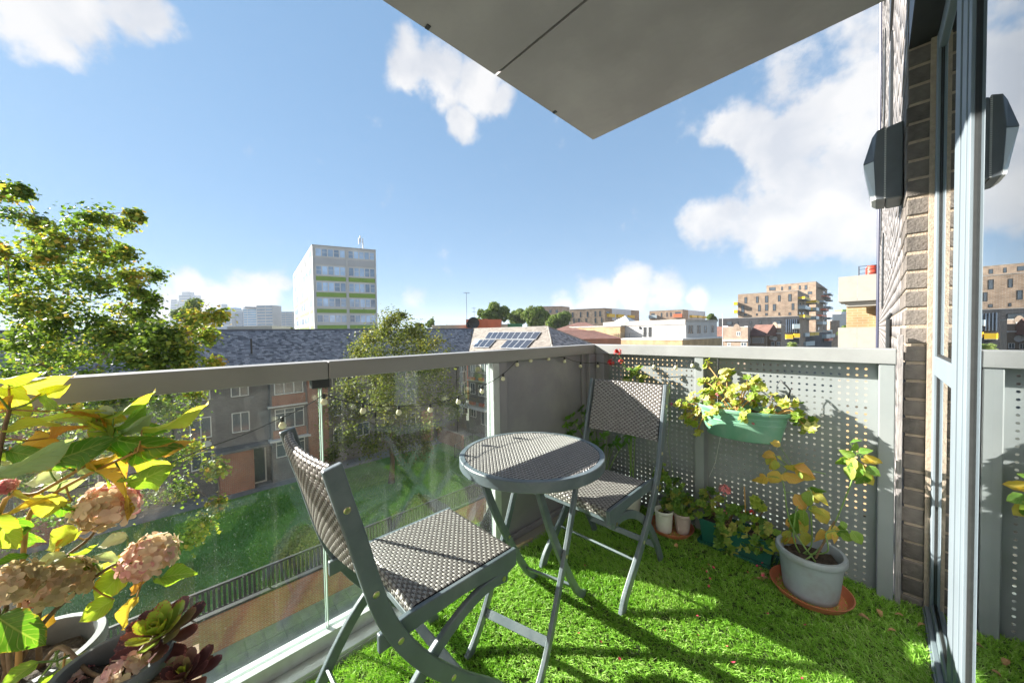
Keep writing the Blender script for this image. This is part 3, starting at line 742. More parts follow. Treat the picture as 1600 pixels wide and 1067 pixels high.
    def back(u, v):
        def base(z):
            bow = .018*(1-(u/IW)**2); f = on_stile(z)
            return np.array([u, f-bow+.004, z])
        zz = z0+v
        nn = np.array([.18*u/IW*.2, .966, .257]); nn /= np.linalg.norm(nn)
        Rr = .009
        if v > z1-z0:
            a = (v-(z1-z0))/Rr; top = base(z1)
            if a > PI: return top-nn*2*Rr-np.array([0, 0, 1])*(a-PI)*Rr, -nn
            return top+nn*(Rr*math.cos(a)-Rr)+np.array([0, 0, 1])*Rr*math.sin(a), nn*math.cos(a)+np.array([0, 0, 1.])*math.sin(a)
        return base(zz), nn
    bw = weave(back, (-IW-.012, IW+.012), (0, z1-z0+.028+.02), .0132, .0098)
    bk = bw.build('backrest_weave', [M['weft'], M['warp']], t, local=True, smooth=True, auto=35, kind='stuff')
    def back2(u, v):
        p, n = back(u, v); return p-n*.018, -n
    weave(back2, (-IW-.012, IW+.012), (0, z1-z0), .0132, .0098).build('backrest_weave', [M['weft'], M['warp']], t, local=True, smooth=True, auto=35, kind='stuff')
    b = MB(); nx = 10
    vs = []
    for i in range(nx+1):
        u = -IW-.012+i*(2*IW+.024)/nx
        for v in (0.004, z1-z0):
            p, n = back(u, v); vs += [p-n*.006, p-n*.0125]
    fs = []
    for i in range(nx):
        n = i*4; fs += [(n, n+4, n+6, n+2), (n+1, n+3, n+7, n+5), (n, n+1, n+5, n+4), (n+2, n+6, n+7, n+3)]
    b.add(vs, fs); b.build('backrest_board', M['backing'], t, local=True)
    return t
chair1 = make_chair('grey woven folding chair nearest the camera, beside the glass railing')
chair1.location = (.366, -1.952, .003)
chair2 = copy_tree(chair1)
chair1['group'] = chair2['group'] = 'folding bistro chairs'
chair2['label'] = 'grey woven folding chair behind the round table, in the parapet corner'
chair2.location = (.452, -.385, .008); chair2.rotation_euler = (0, 0, PI+.03)

# ------------------------------------------------------------------ round folding table
TR = .287; TZ = .705
tbl = thing('bistro_table', (0, 0, 0), 'round folding bistro table with grey rim and woven top between the chairs', 'table')
b = MB(); b.lathe((0, 0, 0), [(TR-.022, TZ-.006), (TR-.020, TZ), (TR-.003, TZ), (TR, TZ-.003), (TR, TZ-.036), (TR-.003, TZ-.039), (TR-.020, TZ-.039), (TR-.022, TZ-.03), (TR-.022, TZ-.006)], 64)
b.build('rim', M['steel'], tbl, smooth=True, auto=40, local=True)
TRr = TR-.0215
w = weave(lambda u, v: (np.array([u*.8-v*.6, u*.6+v*.8, TZ-.004]), np.array([0, 0, 1.])), (-TRr, TRr), (-TRr, TRr), .0122, .0092, inside=lambda u, v: u*u+v*v < TRr*TRr)
w.build('woven_top', [M['weft'], M['warp']], tbl, smooth=True, auto=35, local=True, kind='stuff')
b = MB(); b.lathe((0, 0, 0), [(0.0, TZ-.011), (TRr, TZ-.011), (TRr, TZ-.026), (0.0, TZ-.026)], 48); b.build('top_board', M['backing'], tbl, local=True)
zt = TZ-.04
for hw, sg in ((.120, 1), (.138, -1)):
    for s in (-1, 1):
        P = smooth_path([(-.185, zt), (-.10, .49), (-.01, .335), (.085, .19), (.16, .085), (.215, .03), (.262, .0)], 4)
        b = MB(); b.ribbon([(s*hw, sg*y, z) for y, z in P], (1, 0, 0), .032, .016); b.build('leg', M['steel'], tbl, bevel=.003, local=True)
    b = MB(); b.ribbon([(-hw+.009, sg*.15, .10), (hw-.009, sg*.15, .10)], (0, sg*.78, .62), .030, .010); b.build('crossbar', M['steel'], tbl, bevel=.002, local=True)
    b = MB(); b.bb((-hw-.02, -sg*.185-.014, zt-.012), (hw+.02, -sg*.185+.014, zt+.0005)); b.build('hinge_batten', M['steel'], tbl, bevel=.002, local=True)
for s in (-1, 1): b = MB(); b.tube([(s*.110, 0.0, .325), (s*.149, 0.0, .325)], .007, 10); b.build('pivot', M['brass'], tbl, local=True)
tbl.location = (.455, -1.175, .012); tbl.rotation_euler = (0, 0, math.radians(15))
# ================================================================== OUTSIDE
GZ = -10.274          # ground level below the balcony
XF = -32.04           # facade of the brick block across the lawn
M['lawn'] = mat('lawn', (.10, .24, .05), .9, .3, .8, bump=.4, bscale=9, dirt=(.10, .15, .04), dscale=.25)
M['city'] = mat('distant_ground', (.10, .11, .09), .95, .3, .02)
M['path'] = mat('path_slabs', (.20, .20, .21), .85, .15, 1.2, bump=.15, bscale=8)
M['patio'] = mat('patio_paving', (.19, .235, .215), .8, .15, 2, rand=.15)
M['redbrick'] = brick_mat('red_brick', (.36, .125, .075), (.28, .10, .065), (.34, .26, .2))
M['brownbrick'] = brick_mat('dark_brown_brick', (.165, .155, .153), (.12, .115, .115), (.22, .21, .21))
M['orangebrick'] = brick_mat('orange_brick', (.33, .135, .08), (.26, .105, .065), (.30, .22, .16))
M['stock'] = brick_mat('buff_brown_brick', (.36, .25, .165), (.26, .17, .11), (.38, .32, .26), bw=.9, rh=.35, ms=.04)
M['yellowbrick'] = brick_mat('yellow_brick', (.40, .28, .14), (.35, .24, .12), (.42, .34, .22), bw=.45, rh=.15, ms=.02)
M['blackbrick'] = brick_mat('black_brick', (.06, .06, .066), (.045, .045, .05), (.09, .09, .095), bw=.9, rh=.35, ms=.04)
M['housebrick'] = brick_mat('house_brick', (.30, .22, .16), (.25, .18, .13), (.34, .29, .24), bw=.45, rh=.15, ms=.02)
M['slate'] = mat('roof_slate', (.10, .108, .125), .55, .35, 1.7, dirt=(.14, .14, .15), dscale=.5)
M['slate_sunlit'] = mat('roof_tile_sunlit', (.20, .185, .165), .75, .25, 1.7)  # warm tan puts the sunlight on the wing roof into its colour
M['white'] = mat('white_paint', (.62, .62, .61), .5, .05, 2)
M['whitewall'] = mat('white_render', (.44, .44, .435), .7, .07, .8)
M['blackmetal'] = mat('black_railing', (.02, .021, .022), .45, .2, 20)
M['wglass'] = mat('window_glass', (.08, .10, .12), .08, .2, .7, spec=.8)
M['wglass_sky'] = mat('window_glass_sky_reflect', (.34, .46, .62), .12, .3, .3, spec=.8, rand=.45)  # pale blue paints the reflected sky, and blinds, into the panes
M['green_panel'] = mat('green_spandrel', (.20, .32, .06), .55, .06, 1)
M['tower_white'] = mat('tower_cladding', (.52, .52, .505), .6, .08, .3, dirt=(.42, .42, .40), dscale=.12)
M['tower_grey'] = mat('tower_band', (.42, .43, .44), .6, .06, .3)
M['solar'] = mat('solar_cell', (.035, .04, .055), .15, .15, 3, spec=.7)
M['frame_grey'] = mat('panel_frame', (.5, .52, .54), .4, .05, 5)
M['orange_box'] = mat('orange_cladding', (.52, .13, .06), .6, .08, 1)
M['cream'] = mat('cream_fence', (.50, .47, .38), .7, .1, 1)
M['greenbox'] = mat('green_cabin', (.05, .19, .09), .6, .1, 1)
M['redroof'] = mat('red_tiles', (.15, .075, .058), .8, .2, 1, bump=.3, bscale=4)
M['b_yellow'] = mat('yellow_balcony', (.75, .48, .02), .5, .05, 1)
M['b_orange'] = mat('orange_balcony', (.70, .16, .06), .5, .05, 1)
M['b_grey'] = mat('glass_grey_balcony', (.36, .43, .46), .3, .05, 1)
M['palegrey'] = mat('pale_grey_cladding', (.56, .58, .62), .6, .05, .5)
M['roofgrey'] = mat('flat_roof', (.38, .36, .33), .9, .25, .6)
M['asphalt'] = mat('asphalt', (.055, .056, .06), .85, .15, 2)

def structure(b, name, m, **k): return tag(b.build(name, m, **k), kind='structure')
b = MB(); b.quad((-6000, -4000, GZ-.05), (4000, -4000, GZ-.05), (4000, 8000, GZ-.05), (-6000, 8000, GZ-.05)); structure(b, 'ground', M['city'])
# lawn, subdivided and gently uneven
nx, ny = 40, 80; V = []; F = []
for i in range(nx+1):
    for j in range(ny+1):
        x = -15.4-(i/nx)*14.6; y = -24+(j/ny)*46
        V.append((x, y, GZ+.03+.03*math.sin(x*.8+y*.31)*math.sin(y*.5)))
F = [(i*(ny+1)+j, (i+1)*(ny+1)+j, (i+1)*(ny+1)+j+1, i*(ny+1)+j+1) for i in range(nx) for j in range(ny)]
tag(np_mesh('lawn', V, [f[::-1] for f in F], M['lawn'], smooth=True), kind='structure')
n = 130000
gx = RNG.uniform(-29.9, -15.5, n); gy = RNG.uniform(-14, 21.5, n); gh = RNG.uniform(.05, .12, n); ga = RNG.uniform(0, 2*PI, n); gw = .018
gb = np.stack([gx, gy, np.full(n, GZ+.02)], 1); dv = np.stack([np.cos(ga)*gw, np.sin(ga)*gw, 0*ga], 1); ln = RNG.normal(0, .025, (n, 2))
tip = gb+np.stack([ln[:, 0], ln[:, 1], gh], 1)
np_mesh('lawn_grass', np.stack([gb-dv, gb+dv, tip], 1).reshape(-1, 3), np.arange(3*n).reshape(-1, 3),
        leaf_mat('lawn_blade', [(.08, .20, .03), (.14, .32, .045), (.26, .42, .10)], (1, 1.1, .4), .6, attr=True, scale=.3, tw=.25), attr=np.repeat(np.clip(.45+.3*np.sin(gx*.6+gy*.35)+RNG.normal(0, .15, n), 0, 1), 3))
tag(bpy.data.objects['lawn_grass'], 'green mown grass of the communal lawn below the balcony', 'grass', kind='stuff')
# slabbed path along the block: every slab laid singly
slab_me = None
pth = MB(); pth.bb((-32.1, -26, GZ-.04), (-30.0, 21.8, GZ+.03)); pth.bb((-30.0, 16.6, GZ-.04), (-18, 22.9, GZ+.03)); path = structure(pth, 'path', M['path'])
me = bpy.data.meshes.new('paving_slab'); t = MB(); t.box((0, 0, 0), (.88, 1.18, .05)); me.from_pydata(t.v, [], t.f); me.materials.append(mat('paving_slab', (.23, .225, .225), .85, .15, 1.5, rand=.16))
for i in range(2):
    for j in range(26):
        inst('paving_slab', me, path, Matrix.Translation((-31.45+i*.92, -9.5+j*1.21+RNG.normal(0, .01), GZ+.025+RNG.normal(0, .004))))

def fbox(b, O, e, nrm, u0, u1, z0, z1, d0, d1, mi=None):
    O = np.array([O[0], O[1], 0.0]); e = np.array([e[0], e[1], 0.]); nn = np.array([nrm[0], nrm[1], 0.])
    P = [O+e*u+nn*d+np.array([0, 0, z]) for d in (d0, d1) for u, z in ((u0, z0), (u1, z0), (u1, z1), (u0, z1))]
    b.add(P, [(0, 3, 2, 1), (4, 5, 6, 7), (0, 1, 5, 4), (1, 2, 6, 5), (2, 3, 7, 6), (3, 0, 4, 7)], mi); return b
def window(parent, O, e, nrm, u0, u1, z0, z1, bars=1, fr=None, gl=None, t=.06, sill=True, trans=None):
    """framed window standing 2 cm proud of the wall, the pane set back inside the frame"""
    fr = fr or M['white']; gl = gl or M['wglass']
    b = MB(); ww = u1-u0
    fbox(b, O, e, nrm, u0, u1, z1-t, z1, .004, .05); fbox(b, O, e, nrm, u0, u1, z0, z0+t, .004, .05 if not sill else .11)
    fbox(b, O, e, nrm, u0, u0+t, z0+t, z1-t, .004, .05); fbox(b, O, e, nrm, u1-t, u1, z0+t, z1-t, .004, .05)
    for k in range(bars): c = u0+ww*(k+1)/(bars+1); fbox(b, O, e, nrm, c-t*.5, c+t*.5, z0+t, z1-t, .004, .046)
    if trans: fbox(b, O, e, nrm, u0+t, u1-t, trans-t*.4, trans+t*.4, .004, .044)
    w = b.build('window', fr, parent)
    g = MB(); fbox(g, O, e, nrm, u0+t*.6, u1-t*.6, z0+t*.6, z1-t*.6, .002, .014); g.build('pane', gl, w)
    return w
EY = (0, 1); NX = (1, 0)
# ------------------------------------------------------------------ the long brick block across the lawn
blk = thing('brick_block', (XF-5, 2, GZ), 'long dark brick block with slate roof across the lawn', 'building')
EAVE = -1.62
b = MB(); b.bb((XF-10, -22, GZ), (XF, 22.2, EAVE)); b.build('wall', M['brownbrick'], blk)
RX, RZ = XF-6.06, 1.80
b = MB(); b.prism([(XF+.45, -22.3, EAVE-.1), (RX, -22.3, RZ), (XF-12.5, -22.3, EAVE-.1)], (0, 50.4, 0)); roof = b.build('roof', M['slate'], blk)
def slates(parent, P0, eu, ev, Lu, Lv, clip=None, w=.27, ex=.24, matl=None, th=.018, name='slate'):
    """overlapping slates on a slope: P0 eave corner, eu along the eave, ev up the slope"""
    P0 = np.array(P0, float); eu = np.array(eu, float); ev = np.array(ev, float); nn = np.cross(eu, ev); nn /= np.linalg.norm(nn)
    if nn[2] < 0: nn = -nn
    V = []; T = []
    for r in range(int(Lv/ex)):
        us = np.arange(int(Lu/w)+1)*w + (w/2 if r % 2 else 0); us = us[us+w <= Lu+.01]
        if clip is not None: us = us[clip(us+w/2, r*ex+ex/2)]
        if not len(us): continue
        k = len(us); lift = th*(1+RNG.uniform(-.5, .8, k)); dw = RNG.uniform(.004, .012, k); v0 = r*ex+RNG.normal(0, .006, k)
        a = P0+us[:, None]*eu+dw[:, None]*eu+v0[:, None]*ev+lift[:, None]*nn+.004*nn
        c = a+(w-2*dw)[:, None]*eu; d = c+(ex+.03)*ev-(lift*.8)[:, None]*nn; f = a+(ex+.03)*ev-(lift*.8)[:, None]*nn
        a2 = a-(lift+.003)[:, None]*nn; c2 = c-(lift+.003)[:, None]*nn
        V.append(np.stack([a, c, d, f, a2, c2], 1).reshape(-1, 3)); T.append(np.repeat(RNG.random(k), 6))
    V = np.concatenate(V); n = len(V)//6; i = np.arange(n)*6
    F = np.concatenate([np.stack([i, i+1, i+2, i+3], 1), np.stack([i+4, i+5, i+1, i], 1)])
    o = np_mesh(name, V, F, matl or M['slate_tone'], parent, kind='stuff', attr=np.concatenate(T)); return o
def tone_mat(name, cols, rough):
    m, t, bs = newmat(name); a = N(t, 'ShaderNodeAttribute', attribute_name='tone'); cr = N(t, 'ShaderNodeValToRGB'); e = cr.color_ramp.elements
    while len(e) < len(cols): e.new(.5)
    for i, c in enumerate(cols): e[i].position = i/(len(cols)-1); e[i].color = (*c, 1)
    t.links.new(a.outputs['Fac'], cr.inputs[0]); t.links.new(cr.outputs[0], bs.inputs['Base Color']); bs.inputs['Roughness'].default_value = rough; return m
M['slate_tone'] = tone_mat('slate_piece', [(.06, .07, .09), (.15, .165, .20), (.20, .22, .26), (.30, .32, .36)], .5)
M['tile_tone_sunlit'] = tone_mat('tile_piece_sunlit', [(.13, .115, .10), (.185, .165, .145), (.23, .21, .185)], .8)  # tile tones warmed, the sunlit look of this slope painted in
SL = math.hypot(6.51, RZ-EAVE+.1); ev = np.array([-6.51, 0, RZ-EAVE+.1])/SL
slates(roof, (XF+.45, -15, EAVE-.1), (0, 1, 0), ev, 42.5, SL, clip=lambda u, v: (u-15) < 22.6+ v*ev[0]*-1*1.0 )
b = MB(); b.tube([(RX, -22.3, RZ+.02), (RX, 28.2, RZ+.02)], .09, 8); b.build('ridge_tile', M['slate'], roof)
b = MB(); b.bb((XF+.42, -22.3, EAVE-.23), (XF+.56, 22.1, EAVE-.10)); b.build('gutter', M['white'], blk)
for y in (-11.2, 2.2, 16.0):
    b = MB(); b.tube([(XF-2.2, y, -.2), (XF-2.2, y, 1.05)], .07, 8); b.build('vent_pipe', M['blackmetal'], roof)
ROWS = ((-2.05, -3.30), (-4.52, -6.02), (-7.02, -8.25))
for q in (-14.0, 0.0, 14.0):
    for k, (zt_, zb_) in enumerate(ROWS):
        window(blk, (XF, 0), EY, NX, q+.58, q+1.66, zb_, zt_, 1)
        window(blk, (XF, 0), EY, NX, q-1.75, q-.58, zb_, zt_, 1)
        window(blk, (XF, 0), EY, NX, q-4.4, q-3.2, zb_, zt_, 1)
        # bay column
        if q < 14: window(blk, (XF+.9, 0), EY, NX, q+3.15, q+5.15, zb_-.1, zt_, 2, trans=zt_-.35)
        window(blk, (XF, 0), EY, NX, q+7.6, q+8.4, zb_, zt_, 1)
    if q < 14:
        b = MB(); b.bb((XF-.1, q+2.9, GZ), (XF+.9, q+5.40, -1.8)); b.build('bay', M['brownbrick'], blk)
        b = MB(); b.bb((XF+.905, q+3.0, -4.40), (XF+.93, q+5.3, -3.45)); b.bb((XF+.905, q+3.0, -6.95), (XF+.93, q+5.3, -6.2)); b.build('bay_tile_panel', M['redbrick'], blk)
        b = MB(); b.bb((XF+.6, q+2.7, -7.0), (XF+1.45, q+5.5, -6.86)); b.build('canopy', M['white'], blk)
        b = MB(); b.bb((XF+.6, q+2.7, -4.36), (XF+1.15, q+5.5, -4.26)); b.build('canopy', M['white'], blk)
        b = MB(); b.bb((XF-.1, q+5.405, GZ), (XF+1.3, q+6.9, -1.75)); b.build('brick_pier', M['redbrick'], blk)
        b = MB(); b.bb((XF-.05, q-.30, GZ), (XF+1.1, q+1.72, -7.15)); pr = b.build('porch', M['redbrick'], blk)
        b = MB(); b.bb((XF-.05, q-.45, -7.149), (XF+1.5, q+2.85, -6.98)); b.build('porch_roof', M['slate'], pr)
        b = MB(); b.bb((XF+.02, q+1.74, GZ+.03), (XF+.08, q+2.62, -7.3)); dd = b.build('door', M['white'], blk)
        b = MB(); b.bb((XF+.085, q+1.84, GZ+.15), (XF+.09, q+2.52, -7.4)); b.build('pane', M['wglass'], dd)
        b = MB(); b.lathe((0, 0, 0), [(0, 0), (.26, .02), (.30, .06)], 14); dish = MB(); dish.v = [(XF+.12+z, q-.9+x, -6.5+y) for x, y, z in b.v]; dish.f = b.f; dish.build('satellite_dish', M['frame_grey'], blk)

for y in (-17.5, -9.6, -2.6, 7.15, 11.4, 20.9):
    b = MB(); b.tube([(XF+.07, y, GZ), (XF+.07, y, EAVE-.2)], .055, 8); b.build('drainpipe', M['blackmetal'], blk)
# ------------------------------------------------------------------ the wing with the solar panels
YR, YE, XE = 28.2, 22.1, -18.25
wing = thing('brick_wing', (-25, YR, GZ), 'brick wing with sunlit tiled roof carrying solar panels', 'building')
b = MB(); b.bb((XF+.002, YE+.5, GZ), (XE-.5, 33.8, EAVE)); b.build('wall', M['brownbrick'], wing)
b = MB(); A = (XF-6.2, YR, RZ); Bp = (-24.3, YR, RZ-.02)
# hipped roof faces
e1 = (XE, YE, EAVE-.1); e2 = (XE, 34.3, EAVE-.1); e0 = (XF-.02, YE, EAVE-.1); e3 = (XF-6, 34.3, EAVE-.1)
b.add([e0, e1, Bp, A, e2, e3], [(0, 1, 2, 3), (1, 4, 2), (4, 5, 3, 2)], 0); wroof = b.build('roof', M['slate_sunlit'], wing)
L2 = math.hypot(YR-YE, RZ-EAVE+.1); ev2 = np.array([0, YR-YE, RZ-EAVE+.1])/L2
k1 = (XE-Bp[0])/L2
def clip_w(u, v): return (u+(-38.2) < XE-(v+.1)*k1) & (u-38.2 > XF-v*.98)
slates(wroof, (-38.2, YE, EAVE-.1), (1, 0, 0), ev2, 20, L2, clip=clip_w, w=.30, ex=.24, matl=M['tile_tone_sunlit'], name='tile')
L3 = math.hypot(XE-Bp[0], RZ-EAVE+.08); ev3 = np.array([-(XE-Bp[0]), 0, RZ-EAVE+.08])/L3
slates(wroof, (XE, YE, EAVE-.1), (0, 1, 0), ev3, 12.2, L3, clip=lambda u, v: (u > v*.88+.05) & (u < 12.2-v*.88-.05))
b = MB(); b.tube([A, Bp], .1, 8); b.tube([Bp, e1], .09, 8); b.tube([Bp, e2], .09, 8); b.build('ridge_tile', M['slate_sunlit'], wroof)
# solar panels: two arrays of framed modules standing off the tiles
pn = np.array([0, -(RZ-EAVE+.1), YR-YE]); pn = pn/np.linalg.norm(pn); pp0 = np.array(e0)+pn*.16
def on_roof(px, py): return at_plane(px, py, pp0, pn)
def solar_quad(TL, TR_, BL_, BR, n):
    TL, TR_, BL_, BR = [on_roof(*q) for q in (TL, TR_, BL_, BR)]
    for k in range(n):
        q = []
        for (a, c, s) in ((BL_, BR, k+.03), (BL_, BR, k+.97), (TL, TR_, k+.97), (TL, TR_, k+.03)): q.append(a+(c-a)*s/n)
        m = MB(); m.prism(q, -pn*.05); p = m.build('solar_panel', M['frame_grey'], wing)
        c = sum(q)/4; g = MB(); g.prism([c+(x-c)*.94+pn*.006 for x in q], -pn*.004); g.build('solar_cell', M['solar'], p)
def z3(x, y): return (600+x*.25, 440+y*.25)
solar_quad(z3(655, 316), z3(982, 313), z3(628, 357), z3(948, 360), 9)
solar_quad(z3(590, 362), z3(700, 361), z3(553, 409), z3(655, 411), 3)
solar_quad(z3(770, 364), z3(938, 362), z3(722, 414), z3(885, 417), 4)
q = [on_roof(*z3(*p)) for p in ((545, 392), (582, 392), (604, 360), (572, 360))]
m = MB(); m.prism(q, -pn*.12); sk = m.build('skylight', M['white'], wing); c = sum(q)/4; g = MB(); g.prism([c+(x-c)*.8+pn*.01 for x in q], -pn*.004); g.build('pane', M['wglass_sky'], sk)
b = MB(); b.tube([on_roof(*z3(545, 340)), on_roof(*z3(545, 340))+np.array([0, 0, .6])], .07, 8); b.build('vent_pipe', M['blackmetal'], wing)
b = MB(); b.tube([on_roof(*z3(1050, 392))+np.array([0, 0, 0]), on_roof(*z3(1050, 392))+np.array([0, 0, .5])], .07, 8); b.build('vent_pipe', M['blackmetal'], wing)
EX = (1, 0); NY = (0, -1); OW = (0, YE+.5)
for (u0, u1, zb_, zt_, bars) in ((-31.6, -30.7, -5.9, -4.6, 1), (-30.1, -27.7, -5.95, -4.7, 3), (-29.7, -27.2, -9.2, -7.4, 3), (-31.6, -30.6, -8.6, -7.4, 1), (-31.5, -30.6, -3.3, -2.1, 1), (-29.6, -27.4, -3.4, -2.1, 2), (-26.4, -25.2, -5.9, -4.6, 1), (-26.4, -25.2, -3.4, -2.1, 1), (-24, -22.2, -5.9, -4.6, 2), (-24, -22.2, -3.4, -2.1, 2), (-24, -22.2, -8.9, -7.4, 2)):
    window(wing, OW, EX, NY, u0, u1, zb_, zt_, bars)
for zz in (-4.0, -6.8):
    b = MB(); b.bb((-30.6, YE-.75, zz-.14), (-26.9, YE+.5, zz)); bal = b.build('balcony', M['concrete'], wing)
    b = MB(); b.bb((-30.6, YE-.75, zz+.95), (-26.9, YE-.71, zz+1.0))
    for k in range(20): b.bb((-30.59+k*.19, YE-.74, zz), (-30.57+k*.19, YE-.72, zz+.95))
    b.build('balcony_railing', M['blackmetal'], bal)
    b = MB(); b.bb((-30.4, YE-.70, zz), (-29.4, YE-.45, zz+.30)); b.build('planter', M['orange_box'], bal)
    b = MB(); b.bb((-28.6, YE-.70, zz), (-27.9, YE-.45, zz+.34)); b.build('planter', M['orange_box'], bal)
b = MB(); b.bb((-31.8, YE-1.2, -7.15), (-27.0, YE+.5, -7.0)); b.build('canopy', M['white'], wing)
b = MB(); b.bb((-31.0, 17.6, GZ), (-26.6, 17.9, GZ+1.5)); tag(b.build('garden_wall', M['redbrick']), 'low red brick garden wall in front of the wing', 'wall')
b = MB(); b.bb((XF+.05, 16.2, GZ), (XF+.5, 17.4, -6.9)); b.build('brick_pier', M['redbrick'], blk)
# black fence between the lawn and the wing's paving
fn = thing('metal_fence', (-25, 16.4, GZ), 'black metal panel fence between lawn and wing courtyard', 'fence')
fp = [(-26.9, 19.2), (-25.3, 15.9), (-24.0, 16.0), (-18.5, 16.2)]
for (x0, y0), (x1, y1) in zip(fp, fp[1:]):
    L = math.hypot(x1-x0, y1-y0); k = max(1, int(L/1.4))
    for i in range(k):
        a = np.array([x0+(x1-x0)*i/k, y0+(y1-y0)*i/k, GZ]); c = np.array([x0+(x1-x0)*(i+1)/k, y0+(y1-y0)*(i+1)/k, GZ])
        b = MB(); b.tube([a, a+[0, 0, 1.25]], .03, 6); b.build('post', M['blackmetal'], fn)
        b = MB(); b.tube([a+[0, 0, 1.18], c+[0, 0, 1.18]], .02, 6); b.build('rail', M['blackmetal'], fn)
        b = MB(); b.tube([a+[0, 0, .15], c+[0, 0, .15]], .02, 6); b.build('rail', M['blackmetal'], fn)
        for j in range(1, 10):
            p = a+(c-a)*j/10; b = MB(); b.tube([p+[0, 0, .15], p+[0, 0, 1.18]], .009, 4); b.build('bar', M['blackmetal'], fn)
# ------------------------------------------------------------------ patio of the ground floor flats, its brick wall and railing
WX = -15.27
b = MB(); b.bb((WX+.1, -20, GZ-.05), (-2, 24, GZ+.01)); patio = structure(b, 'patio', M['patio'])
me = bpy.data.meshes.new('paving_slab'); t = MB(); t.box((0, 0, 0), (.585, .585, .04)); me.from_pydata(t.v, [], t.f); me.materials.append(M['patio'])
for i in range(12):
    for j in range(24):
        inst('paving_slab', me, patio, Matrix.Translation((WX+.55+i*.6, -4+j*.6, GZ+.012+RNG.normal(0, .003))))
bw_ = thing('boundary_wall', (WX, 2, GZ), 'low orange brick patio wall carrying black railings beside the lawn', 'wall')
b = MB(); b.bb((WX-.12, -20, GZ), (WX+.1, 24, GZ+1.36)); b.build('brickwork', M['orangebrick'], bw_)
b = MB(); b.bb((WX-.16, -20, GZ+1.361), (WX+.14, 24, GZ+1.43)); b.build('coping', M['blackmetal'], bw_)
rl = thing('black_railing', (WX, 2, GZ+1.43), 'black flat bar railing standing on the orange brick patio wall', 'railing')
b = MB(); b.bb((WX-.06, -20, GZ+2.31), (WX+.04, 24, GZ+2.39)); b.build('top_rail', M['blackmetal'], rl)
b = MB(); b.bb((WX-.03, -20, GZ+1.50), (WX+.01, 24, GZ+1.54)); b.build('bottom_rail', M['blackmetal'], rl)
me = bpy.data.meshes.new('bar'); t = MB(); t.box((0, 0, 0), (.12, .085, .79)); me.from_pydata(t.v, [], t.f); me.materials.append(M['blackmetal'])
y = -4.5
while y < 16:
    inst('bar', me, rl, Matrix.Translation((WX-.01, y, GZ+1.935))); y += .15
for y in np.arange(-4.4, 16, 2.3):
    b = MB(); b.bb((WX-.06, y-.03, GZ+1.432), (WX-.011-.03, y+.03, GZ+2.36)); b.build('post', M['blackmetal'], rl)
